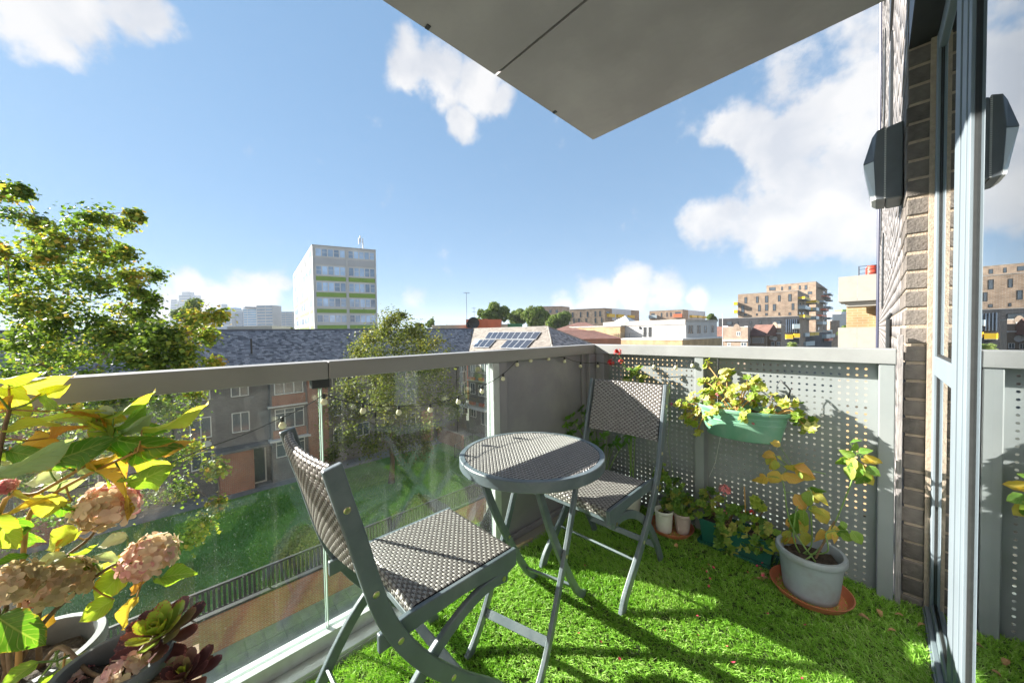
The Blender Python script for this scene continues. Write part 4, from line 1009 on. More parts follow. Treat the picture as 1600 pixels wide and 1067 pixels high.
# ------------------------------------------------------------------ buildings behind the roofs
def h2(v): v = np.array(v[:2], float); return v/np.linalg.norm(v)
class Block:
    """a box building from the pixel of its near corner, the two far corners and a depth"""
    def __init__(s, name, label, D, pc, pl, pr, ml, mr=None, roof=None, z0=None, square=True, parapet=.5, Dl=None, Dr=None):
        s.c = at_d(*pc, D); zt = s.c[2]
        l = at_z(*pl, zt) if abs(pl[1]-510) > 25 else None
        # far corners keep the roof height: scale the depth so that they do
        def far(p):
            d = ray(*p); t = (zt-CAM[2])/d[2]; return CAM+d*t
        s.l = far(pl) if Dl is None else at_d(*pl, Dl); s.r = far(pr) if Dr is None else at_d(*pr, Dr); s.zt = zt; s.z0 = GZ if z0 is None else z0
        s.el = h2(s.l-s.c); s.er = h2(s.r-s.c)
        s.Ll = np.linalg.norm((s.l-s.c)[:2]); s.Lr = np.linalg.norm((s.r-s.c)[:2])
        s.nl = np.array([s.el[1], -s.el[0]]); s.nr = np.array([s.er[1], -s.er[0]])
        if s.nl @ (s.c[:2]-CAM[:2]) > 0: s.nl = -s.nl
        if s.nr @ (s.c[:2]-CAM[:2]) > 0: s.nr = -s.nr
        s.t = thing(name, (s.c[0], s.c[1], s.z0), label, 'building')
        c, l, r = s.c[:2], s.l[:2], s.r[:2]; k = l+r-c
        P = [(*c, s.z0), (*r, s.z0), (*k, s.z0), (*l, s.z0)]
        b = MB(); b.prism(P, (0, 0, zt-parapet*.02-s.z0)); b.build('wall', ml, s.t)
        b = MB(); cc = (c+k)/2; b.prism([(*(cc+(np.array(p[:2])-cc)*1.004), zt-.02) for p in P], (0, 0, .12+parapet*.1)); b.build('roof', roof or M['roofgrey'], s.t)
    def uz(s, px, py, left=True):
        n = s.nl if left else s.nr; e = s.el if left else s.er
        p = at_plane(px, py, (s.c[0], s.c[1], 0), (n[0], n[1], 0)); return (p-s.c)[:2] @ e, p[2]
    def args(s, left=True): return (s.c[0], s.c[1]), (s.el if left else s.er), (s.nl if left else s.nr)
    def win(s, rects, left=True, fr=None, gl=None, bars=0, t=.1):
        for x0, y0, x1, y1 in rects:
            a, za = s.uz(x0, y0, left); c, zb = s.uz(x1, y1, left)
            window(s.t, *s.args(left), min(a, c), max(a, c), min(za, zb), max(za, zb), bars, fr, gl, t, False)
    def panel(s, name, rect, m, left=True, d0=.003, d1=.05):
        x0, y0, x1, y1 = rect; a, za = s.uz(x0, y0, left); c, zb = s.uz(x1, y1, left)
        b = MB(); fbox(b, *s.args(left), min(a, c), max(a, c), min(za, zb), max(za, zb), d0, d1); return b.build(name, m, s.t)
    def balc(s, rect, m, left=True, d=1.5):
        x0, y0, x1, y1 = rect; a, za = s.uz(x0, y0, left); c, zb = s.uz(x1, y1, left); a, c = min(a, c), max(a, c); lo, hi = min(za, zb), max(za, zb)
        b = MB(); A = s.args(left)
        fbox(b, *A, a, c, lo, lo+.18, .01, d); q = b.build('balcony', M['concrete'], s.t)
        b = MB(); fbox(b, *A, a, c, lo+.182, hi, d-.06, d); fbox(b, *A, a, a+.06, lo+.182, hi, .01, d-.062); fbox(b, *A, c-.06, c, lo+.182, hi, .01, d-.062); b.build('balustrade', m, q)

# white slab block with green spandrels
tw = Block('tower_block', 'tall white slab tower block with green spandrel bands and rooftop mast', 75, (487.3, 383), (458, 430), (587, 391.5), M['tower_white'])
def zt3(x, y): return (440+x*.15936, 360+y*.15936)
H0 = tw.zt
Lr, Ll = tw.Lr, tw.Ll
bayr = [(.045*Lr, .50*Lr), (.545*Lr, .975*Lr)]
lev = []
for (yt, yb) in ((185, 262), (352, 440), (510, 598), (665, 750), (828, 902)):
    lev.append((tw.uz(*zt3(470, yb), False)[1], tw.uz(*zt3(470, yt), False)[1]))
gre = []
for (yt, yb) in ((450, 492), (607, 650), (768, 806), (926, 962)):
    gre.append((tw.uz(*zt3(470, yb+3), False)[1], tw.uz(*zt3(470, yt+3), False)[1]))
A = tw.args(False)
b = MB(); fbox(b, *A, .02, Lr-.02, lev[1][1]+.35, lev[0][0]-.35, .003, .06); b.build('grey_band', M['tower_grey'], tw.t)
for bi, (u0, u1) in enumerate(bayr):
    for li, (z0, z1) in enumerate(lev):
        for k in range(5):
            w0 = u0+(u1-u0)*k/5+.01; w1 = u0+(u1-u0)*(k+1)/5-.01
            window(tw.t, *A, w0, w1, z0, z1, 0, M['white'], M['wglass_sky'], .09, False, trans=z0+(z1-z0)*.55 if (k+li+bi) % 2 else None)
    for (z0, z1) in gre:
        b = MB(); fbox(b, *A, u0, u1, z0, z1, .003, .05); b.build('green_spandrel', M['green_panel'], tw.t)
b = MB()
for u in (0, .512*Lr, Lr-.3): fbox(b, *A, u+(.02 if u == 0 else 0), u+.3, tw.z0, H0-.3, .07, .25)
b.build('pilaster', M['tower_white'], tw.t)
A = tw.args(True)
segs = [(.02*Ll, .14*Ll), (.18*Ll, .40*Ll), (.42*Ll, .64*Ll), (.70*Ll, .95*Ll)]
for si, (u0, u1) in enumerate(segs):
    for li, (z0, z1) in enumerate(lev):
        if li == 0 and si in (1, 2):
            continue
        nn = max(2, int((u1-u0)/2.4))
        for k in range(nn): window(tw.t, *A, u0+(u1-u0)*k/nn+.05, u0+(u1-u0)*(k+1)/nn-.05, z0, z1, 0, M['white'], M['wglass_sky'], .09, False)
    for (z0, z1) in gre:
        b = MB(); fbox(b, *A, u0, u1, z0, z1, .003, .05); b.build('green_spandrel', M['green_panel'], tw.t)
for u in (.24, .44): b = MB(); fbox(b, *A, u*Ll, (u+.1)*Ll, lev[0][0]-.6, lev[0][1]+.2, .004, .03); b.build('vent_opening', M['dark'], tw.t)
p = at_d(525, 385.5, 82); q = at_d(572, 391, 85); zt_ = H0+.05
b = MB(); b.prism([(p[0], p[1], zt_), (q[0], q[1], zt_), (q[0]-3, q[1]+.8, zt_), (p[0]-3, p[1]+.8, zt_)], (0, 0, .75)); b.build('plant_room', mat('dark_green_roof', (.03, .09, .07), .6, .1, 1), tw.t)
mp = at_d(564, 391, 82); mast = []
b = MB(); b.tube([(mp[0], mp[1], zt_), (mp[0], mp[1], zt_+3.4)], .06, 6); ms = b.build('mast', M['frame_grey'], tw.t)
for dx, dz in ((-.45, 2.5), (.42, 2.4), (.5, 1.5), (-.1, 3.0)):
    b = MB(); o = mp+CR*dx; b.box((o[0], o[1], zt_+dz), (.18, .18, 1.5)); b.tube([(o[0], o[1], zt_+dz), (mp[0], mp[1], zt_+dz)], .03, 4); b.build('antenna', M['frame_grey'], ms)

# skyline towers beyond, far off
def far_tower(name, label, D, x0, x1, top, m, split=None, m2=None, extra=None, taper=None):
    base = 520; zt = at_d((x0+x1)/2, top, D)[2]; L = at_d(x0, base, D); R = at_d(x1, base, D); dp = h2(CF)*np.linalg.norm((R-L)[:2])*.8
    t = thing(name, (L[0], L[1], GZ), label, 'tower')
    k = taper or 0
    bt = MB(); Lt = L+(R-L)*k
    lo = [(L[0], L[1], GZ), (R[0], R[1], GZ), (R[0]+dp[0], R[1]+dp[1], GZ), (L[0]+dp[0], L[1]+dp[1], GZ)]
    hi = [(Lt[0], Lt[1], zt), (R[0], R[1], zt), (R[0]+dp[0], R[1]+dp[1], zt), (Lt[0]+dp[0], Lt[1]+dp[1], zt)]
    bt.add(lo+hi, [(3, 2, 1, 0), (4, 5, 6, 7), (0, 1, 5, 4), (1, 2, 6, 5), (2, 3, 7, 6), (3, 0, 4, 7)]); bt.build('wall', m, t)
    n3 = np.array([-dp[0], -dp[1], 0])/np.linalg.norm(dp); W = np.linalg.norm((R-L)[:2]); e = h2(R-L)
    nf = max(3, int((zt-10)/(W*.16))); nf = min(nf, 16)
    for f in range(nf):
        z1 = zt-(zt-5)*(f+.25)/nf; z0 = zt-(zt-5)*(f+.8)/nf
        uu = k*W*(z1/zt) if k else 0
        if split: rng = ((.04+uu/W, split-.03), (split+.02, .97))
        else: rng = ((.06+uu/W, .94),)
        for a, c in rng:
            b = MB(); fbox(b, (L[0], L[1]), e, n3[:2], a*W, c*W, z0, z1, .02*W*.1, .03*W*.5); b.build('window_band', m2 or M['sky_glass'], t)
    return t, L, R, dp, zt
M['sky_glass'] = mat('skyline_glass', (.20, .28, .38), .25, .1, .1)  # skyline colours lightened, some of the haze is put into them
M['sky_pale'] = mat('skyline_pale', (.46, .50, .53), .6, .05, .05)
M['sky_blue'] = mat('skyline_blue_glass', (.14, .32, .52), .2, .1, .1)
M['sky_dark'] = mat('skyline_dark', (.12, .16, .22), .5, .05, .1)
M['sky_warm'] = mat('skyline_warm', (.42, .41, .40), .6, .05, .1)
def zs(x, y): return (250+x*.1375, 440+y*.1374)
far_tower('glass_tower', 'slanting glass tower left of the tree dome on the skyline', 1500, 262, 278.5, 468, M['sky_pale'], taper=.45)
far_tower('office_tower', 'tall pale stepped tower rising behind the tree dome', 1500, 281.5, 302, 461, M['sky_pale'])
t, L, R, dp, zt = far_tower('office_block', 'low pale office block with domed turret right of the tree dome', 900, 322, 363, 483, M['sky_pale'])
far_tower('office_tower', 'blue glass tower behind the domed office block', 1100, 354, 369, 481, M['sky_blue'])
far_tower('office_tower', 'dark grey office tower between two blue glass towers', 900, 369, 381, 488, M['sky_dark'], m2=M['sky_glass'])
t, L, R, dp, zt = far_tower('office_tower', 'white and blue glass tower with flat overhanging roof', 800, 381, 402, 482.5, M['sky_pale'], split=.32, m2=M['sky_blue'])
b = MB(); c = (L+R)/2; b.box((c[0]+dp[0]/2, c[1]+dp[1]/2, zt+3), (np.linalg.norm(dp)*1.5, np.linalg.norm(dp)*1.5, 2)); b.build('roof', M['sky_dark'], t)
far_tower('apartment_tower', 'widest grey skyline tower with vertical stripes', 700, 402, 427.5, 477, M['sky_warm'], split=.55)
far_tower('apartment_tower', 'small blue tower low beside the striped tower', 1000, 429, 436, 500, M['sky_blue'])
far_tower('apartment_tower', 'rounded grey tower just left of the white slab block', 700, 440, 458, 487, M['sky_warm'], split=.4)
# stepped crown of the tall tower and the turret
for nm, x0, x1, y0, y1, D in (('roof_crown', 284, 296, 456, 462, 1505), ('turret', 346, 352, 475, 484, 905)):
    own_t = [o for o in bpy.data.objects if o.get('label', '').startswith('tall pale stepped' if nm == 'roof_crown' else 'low pale office')][0]
    a = at_d(x0, y1, D); c = at_d(x1, y0, D); b = MB(); q = h2(CF)*(x1-x0)*D/FPX*.7
    b.prism([(a[0], a[1], a[2]-2), (c[0], c[1], a[2]-2), (c[0]+q[0], c[1]+q[1], a[2]-2), (a[0]+q[0], a[1]+q[1], a[2]-2)], (0, 0, c[2]-a[2]+2)); b.build(nm, M['sky_pale'], own_t)
# long pale parapet wall standing just behind the slate ridge
a = at_d(355, 512, 95); c = at_d(425, 512.5, 95); n = h2(CF)
b = MB(); b.prism([(a[0], a[1], GZ), (c[0], c[1], GZ), (c[0]+n[0]*8, c[1]+n[1]*8, GZ), (a[0]+n[0]*8, a[1]+n[1]*8, GZ)], (0, 0, a[2]+.3-GZ)); o = b.build('wall', M['concrete'], None)
o.name = 'flat_roofed_building'; tag(o, 'long low cream flat roofed building behind the slate ridge', 'building')

def zm(x, y): return (880+x*.15625, 430+y*.15625)
def zr(x, y): return (1100+x*.175, 420+y*.175)
def R_(f, *rs): return [(*f(a, b_), *f(c, d)) for a, b_, c, d in rs]
# mid distance brick apartments
D1 = Block('apartment_block', 'low brown brick apartments with yellow balconies, left of the pair behind white building', 200, zm(415, 330), zm(65, 345), zm(760, 356), M['stock'])
D1.win(R_(zm, (85, 372, 103, 420), (166, 368, 180, 420), (234, 364, 250, 418), (312, 360, 328, 416), (360, 358, 378, 412), (100, 435, 114, 480), (150, 432, 166, 480), (222, 430, 236, 470), (314, 428, 330, 478), (378, 424, 392, 475)), fr=M['dark'])
D1.panel('pale_cladding', (*zm(487, 334), *zm(678, 456)), M['palegrey'], False)
D1.win(R_(zm, (430, 360, 465, 384), (530, 362, 560, 390), (600, 372, 616, 420), (640, 374, 655, 400)), False, fr=M['dark'])
for r in R_(zm, (436, 386, 496, 424), (528, 392, 590, 428), (640, 400, 694, 432)): D1.balc(r, M['b_yellow'], False)
for r in R_(zm, (70, 402, 40, 436),): D1.balc(r, M['b_yellow'], True)
D2 = Block('apartment_block', 'brown brick apartments with one orange balcony and rows of yellow ones', 220, zm(1195, 345), zm(862, 360), zm(1420, 366), M['stock'])
D2.win(R_(zm, (880, 382, 915, 402), (975, 376, 990, 418), (1032, 374, 1044, 416), (1070, 374, 1086, 414), (1120, 368, 1175, 390)), fr=M['dark'])
D2.panel('pale_cladding', (*zm(1250, 350), *zm(1415, 445)), M['palegrey'], False)
D2.balc((*zm(1105, 390), *zm(1190, 424)), M['b_orange'], True); D2.balc((*zm(858, 402), *zm(940, 432)), M['b_grey'], True)
for r in R_(zm, (1262, 400, 1312, 428), (1330, 404, 1368, 430), (1390, 410, 1425, 434)): D2.balc(r, M['b_yellow'], False)
D2.win(R_(zm, (1285, 372, 1305, 398), (1345, 376, 1360, 402)), False, fr=M['dark'])
D3 = Block('apartment_block', 'small far brown brick block rising behind round green trees', 290, (878, 478.5), (844, 479), (890, 480), M['stock'])
D3.win([(848, 484, 852, 489), (858, 484, 862, 489), (868, 484, 872, 489), (850, 492, 854, 497), (864, 492, 868, 497)], fr=M['dark'])
# tallest brick blocks with coloured balconies on the right
TB = Block('apartment_block', 'tallest brick tower with orange balconies at the street end', 165, zr(1000, 114), zr(558, 152), zr(1100, 182), M['stock'])
TB.win(R_(zr, (582, 168, 640, 192), (688, 160, 704, 192), (754, 156, 776, 186), (846, 150, 864, 186), (898, 146, 922, 186), (925, 204, 965, 226)), fr=M['dark'])
for r in R_(zr, (1006, 160, 1056, 194), (1046, 240, 1084, 272)): TB.balc(r, M['b_orange'], False, 2.2)
for r in R_(zr, (1014, 284, 1056, 316), (1008, 472, 1052, 500), (1060, 548, 1100, 580)): TB.balc(r, M['b_grey'], False, 2.2)
for r in R_(zr, (1004, 410, 1050, 436), (1040, 356, 1070, 384)): TB.balc(r, M['b_orange'], False, 2.0)
for k, (yy, m) in enumerate(((220, 'b_grey'), (270, 'b_grey'), (336, 'b_grey'), (430, 'b_grey'))): TB.balc((*zr(1072, yy), *zr(1098, yy+26)), M[m], False, 2.6)
for x, y in ((1066, 200), (1066, 310), (1066, 380), (1066, 450), (1066, 510), (1086, 310), (1086, 380), (1086, 460), (1020, 340), (1020, 520)): TB.win([(*zr(x, y), *zr(x+10, y+32))], False, fr=M['dark'])
FB = Block('apartment_block', 'front brick block above dark base with staggered slot windows', 128, zr(836, 194), zr(303, 230), zr(940, 240), M['stock'])
FB.win(R_(zr, (360, 254, 384, 308), (464, 248, 486, 304), (544, 242, 572, 302), (660, 236, 682, 292), (752, 226, 780, 290), (332, 330, 360, 390), (482, 322, 504, 380), (544, 318, 572, 374), (614, 316, 640, 374), (782, 308, 804, 368), (356, 402, 384, 418), (464, 398, 478, 418), (546, 396, 568, 418), (664, 392, 678, 414), (754, 390, 776, 412)), fr=M['dark'], bars=0)
FB.balc((*zr(302, 298), *zr(268, 330)), M['b_yellow'], True); FB.balc((*zr(302, 368), *zr(270, 402)), M['b_yellow'], True)
for r, m in ((( 838, 250, 892, 292), 'b_yellow'), ((842, 332, 896, 374), 'b_grey'), ((838, 412, 894, 446), 'b_yellow'), ((905, 348, 940, 384), 'b_yellow'), ((946, 348, 990, 384), 'b_grey'), ((946, 284, 984, 320), 'b_yellow'), ((946, 424, 982, 458), 'b_grey')):
    if r[0] < 940: FB.balc((*zr(r[0], r[1]), *zr(r[2], r[3])), M[m], False, 2.0)
    else: FB.balc((*zr(r[0]-34, r[1]), *zr(min(r[2]-40, 940), r[3])), M[m], False, 3.2)
FB.win(R_(zr, (850, 300, 862, 330), (880, 300, 892, 330), (850, 380, 862, 410), (880, 380, 892, 410), (912, 320, 922, 345)), False, fr=M['dark'])
DB = Block('apartment_block', 'dark charcoal brick base block with grey and yellow balconies', 118, zr(716, 428), zr(130, 446), zr(850, 424), M['blackbrick'])
DB.win(R_(zr, (200, 470, 250, 500), (402, 466, 424, 494), (490, 464, 510, 490), (600, 462, 684, 500), (290, 468, 304, 494)), fr=M['dark'])
for k in range(6): DB.panel('fin', (*zr(732+k*18, 450), *zr(738+k*18, 570)), M['sky_dark'], False, .01, .2)
for r, m in (((726, 586, 788, 628), 'b_yellow'), ((798, 578, 856, 616), 'b_yellow'), ((790, 494, 850, 536), 'b_grey')): DB.balc((*zr(r[0], r[1]), *zr(min(r[2], 848), r[3])), M[m], False, 1.8)
# far right base under the tall tower
UB = Block('apartment_block', 'dark base of the brick tower with grey balconies by the road', 150, zr(1010, 566), zr(850, 572), zr(1140, 560), M['blackbrick'])
for r, m in (((1052, 585, 1090, 620), 'b_grey'), ((1094, 584, 1130, 612), 'b_grey'), ((1072, 622, 1112, 642), 'b_orange')): UB.balc((*zr(r[0], r[1]), *zr(r[2], r[3])), M[m], False, 1.6)
for r, m in (((860, 574, 900, 606), 'b_grey'), ((905, 572, 942, 600), 'b_yellow'), ((946, 568, 985, 596), 'b_yellow'), ((866, 650, 946, 684), 'b_grey')): UB.balc((*zr(r[0], r[1]), *zr(r[2], r[3])), M[m], True, 1.6)

# white rendered building on a yellow brick podium
WBd = Block('white_building', 'white rendered flat roofed building with black terrace railing', 70, zm(1226, 462), zm(400, 490), zm(1538, 466), M['whitewall'], parapet=3)
WBd.panel('parapet_band', (*zm(420, 470), *zm(1224, 492)), M['roofgrey'], True, .01, .12)
WBd.panel('door', (*zm(803, 520), *zm(833, 618)), M['dark']); WBd.panel('door', (*zm(853, 518), *zm(884, 618)), M['dark']); WBd.panel('wall_lamp', (*zm(762, 514), *zm(776, 538)), M['dark'], True, .01, .2)
WBd.win(R_(zm, (1246, 502, 1262, 582), (1266, 502, 1280, 584), (1284, 502, 1298, 584), (1338, 502, 1352, 580), (1356, 502, 1372, 580), (1408, 506, 1434, 574), (1476, 504, 1490, 570), (1494, 504, 1508, 570)), False, fr=M['stock'], t=.05)
a0, z_r = WBd.uz(*zm(540, 618)); a1, _ = WBd.uz(*zm(1228, 618)); z_t = WBd.uz(*zm(900, 572))[1]
al, ar = WBd.args(True), WBd.args(False)
zp = WBd.uz(*zm(1000, 622))[1]
pod = thing('yellow_brick_building', (WBd.c[0], WBd.c[1], GZ), 'yellow brick podium building below and left of the white one', 'building')
def pod_prism(b, f, g, z0, z1, ex=0):
    c = WBd.c[:2]; el, er, nl, nr = WBd.el, WBd.er, WBd.nl, WBd.nr
    P = [c+nl*f+nr*g, c+nr*g+er*(WBd.Lr+1.5)+nl*f*0, c+er*(WBd.Lr+1.5)+el*(WBd.Ll+14), c+nl*f+el*(WBd.Ll+14)]
    P[0] = c+nl*f+nr*g
    b.prism([(*p, z0) for p in P], (0, 0, z1-z0)); return b
pod_prism(MB(), 3.0, .6, GZ, zp-.45).build('wall', M['yellowbrick'], pod)
pod_prism(MB(), 3.1, .7, zp-.448, zp-.1).build('coping', M['white'], pod)
b = MB(); aL, zU = WBd.uz(*zm(400, 512)); fbox(b, *al, WBd.Ll-6.0, WBd.Ll+8.5, zp-.1, zU-.2, .3, 2.2); b.build('stair_tower', M['yellowbrick'], pod)
b = MB(); fbox(b, *al, WBd.Ll-6.2, WBd.Ll+8.7, zU-.199, zU+.12, .2, 2.3); b.build('stair_tower_roof', M['roofgrey'], pod)
rr_ = thing('terrace_railing', (WBd.c[0], WBd.c[1], zp), 'black bar railing along the terrace of the white building', 'railing')
b = MB(); zt2 = zp+1.0; L = a1 if a1 > a0 else a0; Lm = max(a0, a1)
fbox(b, *al, .0, Lm, zt2-.05, zt2, 2.5, 2.55); b.build('top_rail', M['blackmetal'], rr_)
for k in range(70):
    b = MB(); u = Lm*k/69; fbox(b, *al, u, u+(.1 if k % 12 == 0 else .035), zp-.1, zt2-.05, 2.51, 2.54); b.build('bar', M['blackmetal'], rr_)
# white roof tent and low red roofs
c0 = at_d(*zm(620, 440), 95); tn = thing('roof_tent', c0, 'small white pyramid tent top above the white building roof', 'tent')
b = MB(); r = 2.2; b.add([(c0[0]-r, c0[1]-r, c0[2]-.6), (c0[0]+r, c0[1]-r, c0[2]-.6), (c0[0]+r, c0[1]+r, c0[2]-.6), (c0[0]-r, c0[1]+r, c0[2]-.6), (c0[0], c0[1], c0[2]+.9)], [(0, 1, 4), (1, 2, 4), (2, 3, 4), (3, 0, 4), (3, 2, 1, 0)]); b.build('canopy', M['white'], tn)
b = MB(); b.bb((c0[0]-2, c0[1]-2, GZ), (c0[0]+2, c0[1]+2, c0[2]-.601)); b.build('base', M['whitewall'], tn)
def hip_house(name, label, D, px, py, w, d, h, m_w, m_r, yaw=0.0):
    c = at_d(px, py, D); e = np.array([math.cos(yaw), math.sin(yaw)]); f = np.array([-e[1], e[0]])
    t = thing(name, (c[0], c[1], GZ), label, 'house'); zr_ = c[2]; ze = zr_-h
    P = [c[:2]+e*w*a+f*d*q for a, q in ((-1, -1), (1, -1), (1, 1), (-1, 1))]
    b = MB(); b.prism([(*(c[:2]+(p-c[:2])*.96), GZ) for p in P], (0, 0, ze-GZ)); b.build('wall', m_w, t)
    k = max(0, w-d)
    b = MB(); b.add([(*p, ze) for p in P]+[(*(c[:2]-e*k), zr_), (*(c[:2]+e*k), zr_)], [(0, 1, 5, 4), (1, 2, 5), (2, 3, 4, 5), (3, 0, 4), (3, 2, 1, 0)]); b.build('roof', m_r, t)
    return t
hip_house('house', 'red hipped tiled roof showing left of the yellow brick tower', 92, 909, 503.5, 7, 6, 2.2, M['redbrick'], M['redroof'], .4)
hip_house('house', 'long low red brick house roof behind the slate hip', 62, 893, 517, 8, 4, 1.4, M['redbrick'], M['redroof'], .75)
# row of gabled houses on the right
HC = Block('terraced_house', 'grey brown brick house with curved parapet gable and attic window', 84, zr(392, 520), zr(172, 520), zr(420, 530), M['housebrick'], z0=GZ, Dl=88, Dr=93)
def gable(B, x0, x1, y, top):
    # arched parapet, built as a stepped prism standing on the front wall
    a, z0 = B.uz(*zr(x0, y)); c, _ = B.uz(*zr(x1, y)); zt_ = B.uz(*zr((x0+x1)/2, top))[1]; b = MB(); P = []
    O, e, n = B.args(True)
    for k in range(11):
        q = k/10; u = a+(c-a)*q; P.append(np.array([O[0]+e[0]*u+n[0]*.05, O[1]+e[1]*u+n[1]*.05, z0+(zt_-z0)*math.sin(PI*q)**.7]))
    P += [P[-1]-np.array([0, 0, .6]), P[0]-np.array([0, 0, .6])]
    b.prism(P, (-n[0]*.5, -n[1]*.5, 0)); b.build('gable', M['housebrick'], B.t)
gable(HC, 262, 320, 520, 492)
HC.panel('coping', (*zr(170, 510), *zr(214, 520)), M['white']); HC.panel('coping', (*zr(360, 512), *zr(392, 521)), M['white'])
HC.panel('cornice', (*zr(170, 644), *zr(392, 632)), M['white'], True, .01, .3); HC.win(R_(zr, (292, 560, 326, 598), (210, 660, 240, 690), (330, 656, 380, 690)), bars=1)
HD = Block('terraced_house', 'brown house with small arched gable and satellite dishes', 88, zr(688, 500), zr(556, 502), zr(720, 512), M['housebrick'], z0=GZ, Dl=91, Dr=97)
gable(HD, 610, 655, 500, 476); HD.win(R_(zr, (632, 515, 648, 550), (600, 650, 630, 688), (650, 650, 680, 686)), bars=1); HD.panel('cornice', (*zr(560, 580), *zr(688, 572)), M['white'], True, .01, .3)
for x, y in ((612, 616), (640, 622)):
    p = at_plane(*zr(x, y), (HD.c[0], HD.c[1], 0), (HD.nl[0], HD.nl[1], 0)); b = MB(); b.lathe((0, 0, 0), [(0, 0), (.5, .05), (.6, .15)], 12); b2 = MB(); b2.v = [(p[0]+HD.nl[0]*(.3+z)+HD.el[0]*x_, p[1]+HD.nl[1]*(.3+z)+HD.el[1]*x_, p[2]+y_) for x_, y_, z in b.v]; b2.f = b.f; b2.build('satellite_dish', M['white'], HD.t)
HE = Block('terraced_house', 'low brick house range with red tiled roof between the two gables', 87, zr(556, 600), zr(392, 606), zr(580, 606), M['housebrick'], z0=GZ, Dl=91, Dr=95)
HE.win([(*zr(x, 614), *zr(x+12, 664)) for x in (404, 432, 450, 468, 486, 506, 524)], fr=M['white'], t=.08)
b = MB(); O, e, n = HE.args(True); zt_ = HE.zt
P = [(O[0]+n[0]*.4, O[1]+n[1]*.4, zt_), (O[0]-n[0]*3.2, O[1]-n[1]*3.2, zt_+2.9), (O[0]-n[0]*6.4, O[1]-n[1]*6.4, zt_)]
b.prism(P, (e[0]*HE.Ll, e[1]*HE.Ll, 0)); b.build('pitched_roof', M['redroof'], HE.t)
b = MB(); O, e, n = HC.args(True); P = [(O[0]-n[0]*3+e[0]*HC.Ll, O[1]-n[1]*3+e[1]*HC.Ll, HC.zt-2.5), (O[0]-n[0]*6+e[0]*HC.Ll, O[1]-n[1]*6+e[1]*HC.Ll, HC.zt+.3), (O[0]-n[0]*10+e[0]*HC.Ll, O[1]-n[1]*10+e[1]*HC.Ll, HC.zt-2.5)]
b.prism(P, (e[0]*8, e[1]*8, 0)); b.build('pitched_roof', M['redroof'], HC.t)

# rooftop plant behind the wing: fence, orange box with dishes, cabins
def roof_box(name, label, cat, D, x0, x1, y0, y1, m, depth=4, zb=None, yaw=0):
    a = at_d(x0, y0, D); c = at_d(x1, y0, D); zt_ = a[2]; z0 = GZ if zb is None else zb; n = h2(CF+CR*yaw)*depth
    b = MB(); b.prism([(a[0], a[1], z0), (c[0], c[1], z0), (c[0]+n[0], c[1]+n[1], z0), (a[0]+n[0], a[1]+n[1], z0)], (0, 0, zt_-z0))
    t = thing(name, (a[0], a[1], z0), label, cat); b.build('body', m, t); return t, a, c
t, a, c = roof_box('roof_screen', 'cream ribbed metal screen left of the orange box', 'screen', 62, 675, 728, 508.2, 520, M['cream'], 1)
for k in range(42):
    b = MB(); u = (k+.5)/42; p = a+(c-a)*u; n = h2(CF); b.box((p[0]-n[0]*.05, p[1]-n[1]*.05, (GZ+a[2])/2+.01), (.07, .07, a[2]-GZ)); b.build('rib', M['cream'], t)
t, a, c = roof_box('plant_room', 'orange clad rooftop box with two satellite dishes', 'plant room', 60, 728, 762, 499, 515, M['orange_box'], 5)
a2 = at_d(762, 499, 60.0); n = h2(CF+CR*.9)*5
b = MB(); c2 = at_d(782, 499.5, 61.5); b.prism([(c[0]+.02, c[1]+.02, GZ), (c2[0], c2[1], GZ), (c2[0]-3, c2[1]+3, GZ), (c[0]-2.5, c[1]+3, GZ)], (0, 0, a[2]-.05-GZ)); b.build('side_body', M['orange_box'], t)
for px, py, r in ((740, 504.5, 1.0), (733, 507.5, .55)):
    p = at_d(px, py, 59.2); b = MB(); b.lathe((0, 0, 0), [(0, .25), (r*.5, .18), (r*.85, .06), (r, -.06), (r*.85, .02), (0, .2)], 18); nn = np.array([CF[0], CF[1], .15]); nn /= np.linalg.norm(nn); rx = np.cross(nn, [0, 0, 1]); rx /= np.linalg.norm(rx); uy = np.cross(rx, nn)
    b2 = MB(); b2.v = [tuple(p+rx*x+uy*y+nn*z) for x, y, z in b.v]; b2.f = b.f; b2.tube([p, p+CF*1.0], .06, 6); b2.build('satellite_dish', M['dark'], t, smooth=True)
roof_box('cabin', 'small white cabin between the orange box and green cabin', 'cabin', 63, 783, 793, 506.5, 514, M['cream'], 3)
roof_box('cabin', 'low dark green cabin beside the white one', 'cabin', 64, 793, 816, 505.8, 514, M['greenbox'], 3)
p = at_d(729.5, 500, 58); t = thing('aerial', (p[0], p[1], p[2]-1), 'tall thin television aerial mast beside the orange box', 'aerial'); zt_ = at_d(729.5, 457, 58)[2]
b = MB(); b.tube([(p[0], p[1], p[2]-1), (p[0], p[1], zt_)], .035, 5); b.build('mast', M['dark'], t)
b = MB(); q = np.array([p[0], p[1], zt_-.1]); b.tube([q-CR*.5, q+CR*.6], .025, 4); b.tube([q-CR*.2-[0, 0, .15], q-CR*.2+[0, 0, .15]], .02, 4); b.tube([q+CR*.3-[0, 0, .15], q+CR*.3+[0, 0, .15]], .02, 4); b.build('antenna', M['dark'], t)
p = at_d(741, 499, 61); t = thing('aerial', (p[0], p[1], p[2]), 'short second aerial standing on the orange box', 'aerial'); zt_ = at_d(741, 480, 61)[2]
b = MB(); b.tube([p, (p[0], p[1], zt_)], .03, 5); b.build('mast', M['dark'], t)
b = MB()
for k in (0, .6): q = np.array([p[0], p[1], zt_-.2-k]); b.tube([q-CR*.4, q+CR*.4], .022, 4)
b.build('antenna', M['dark'], t)
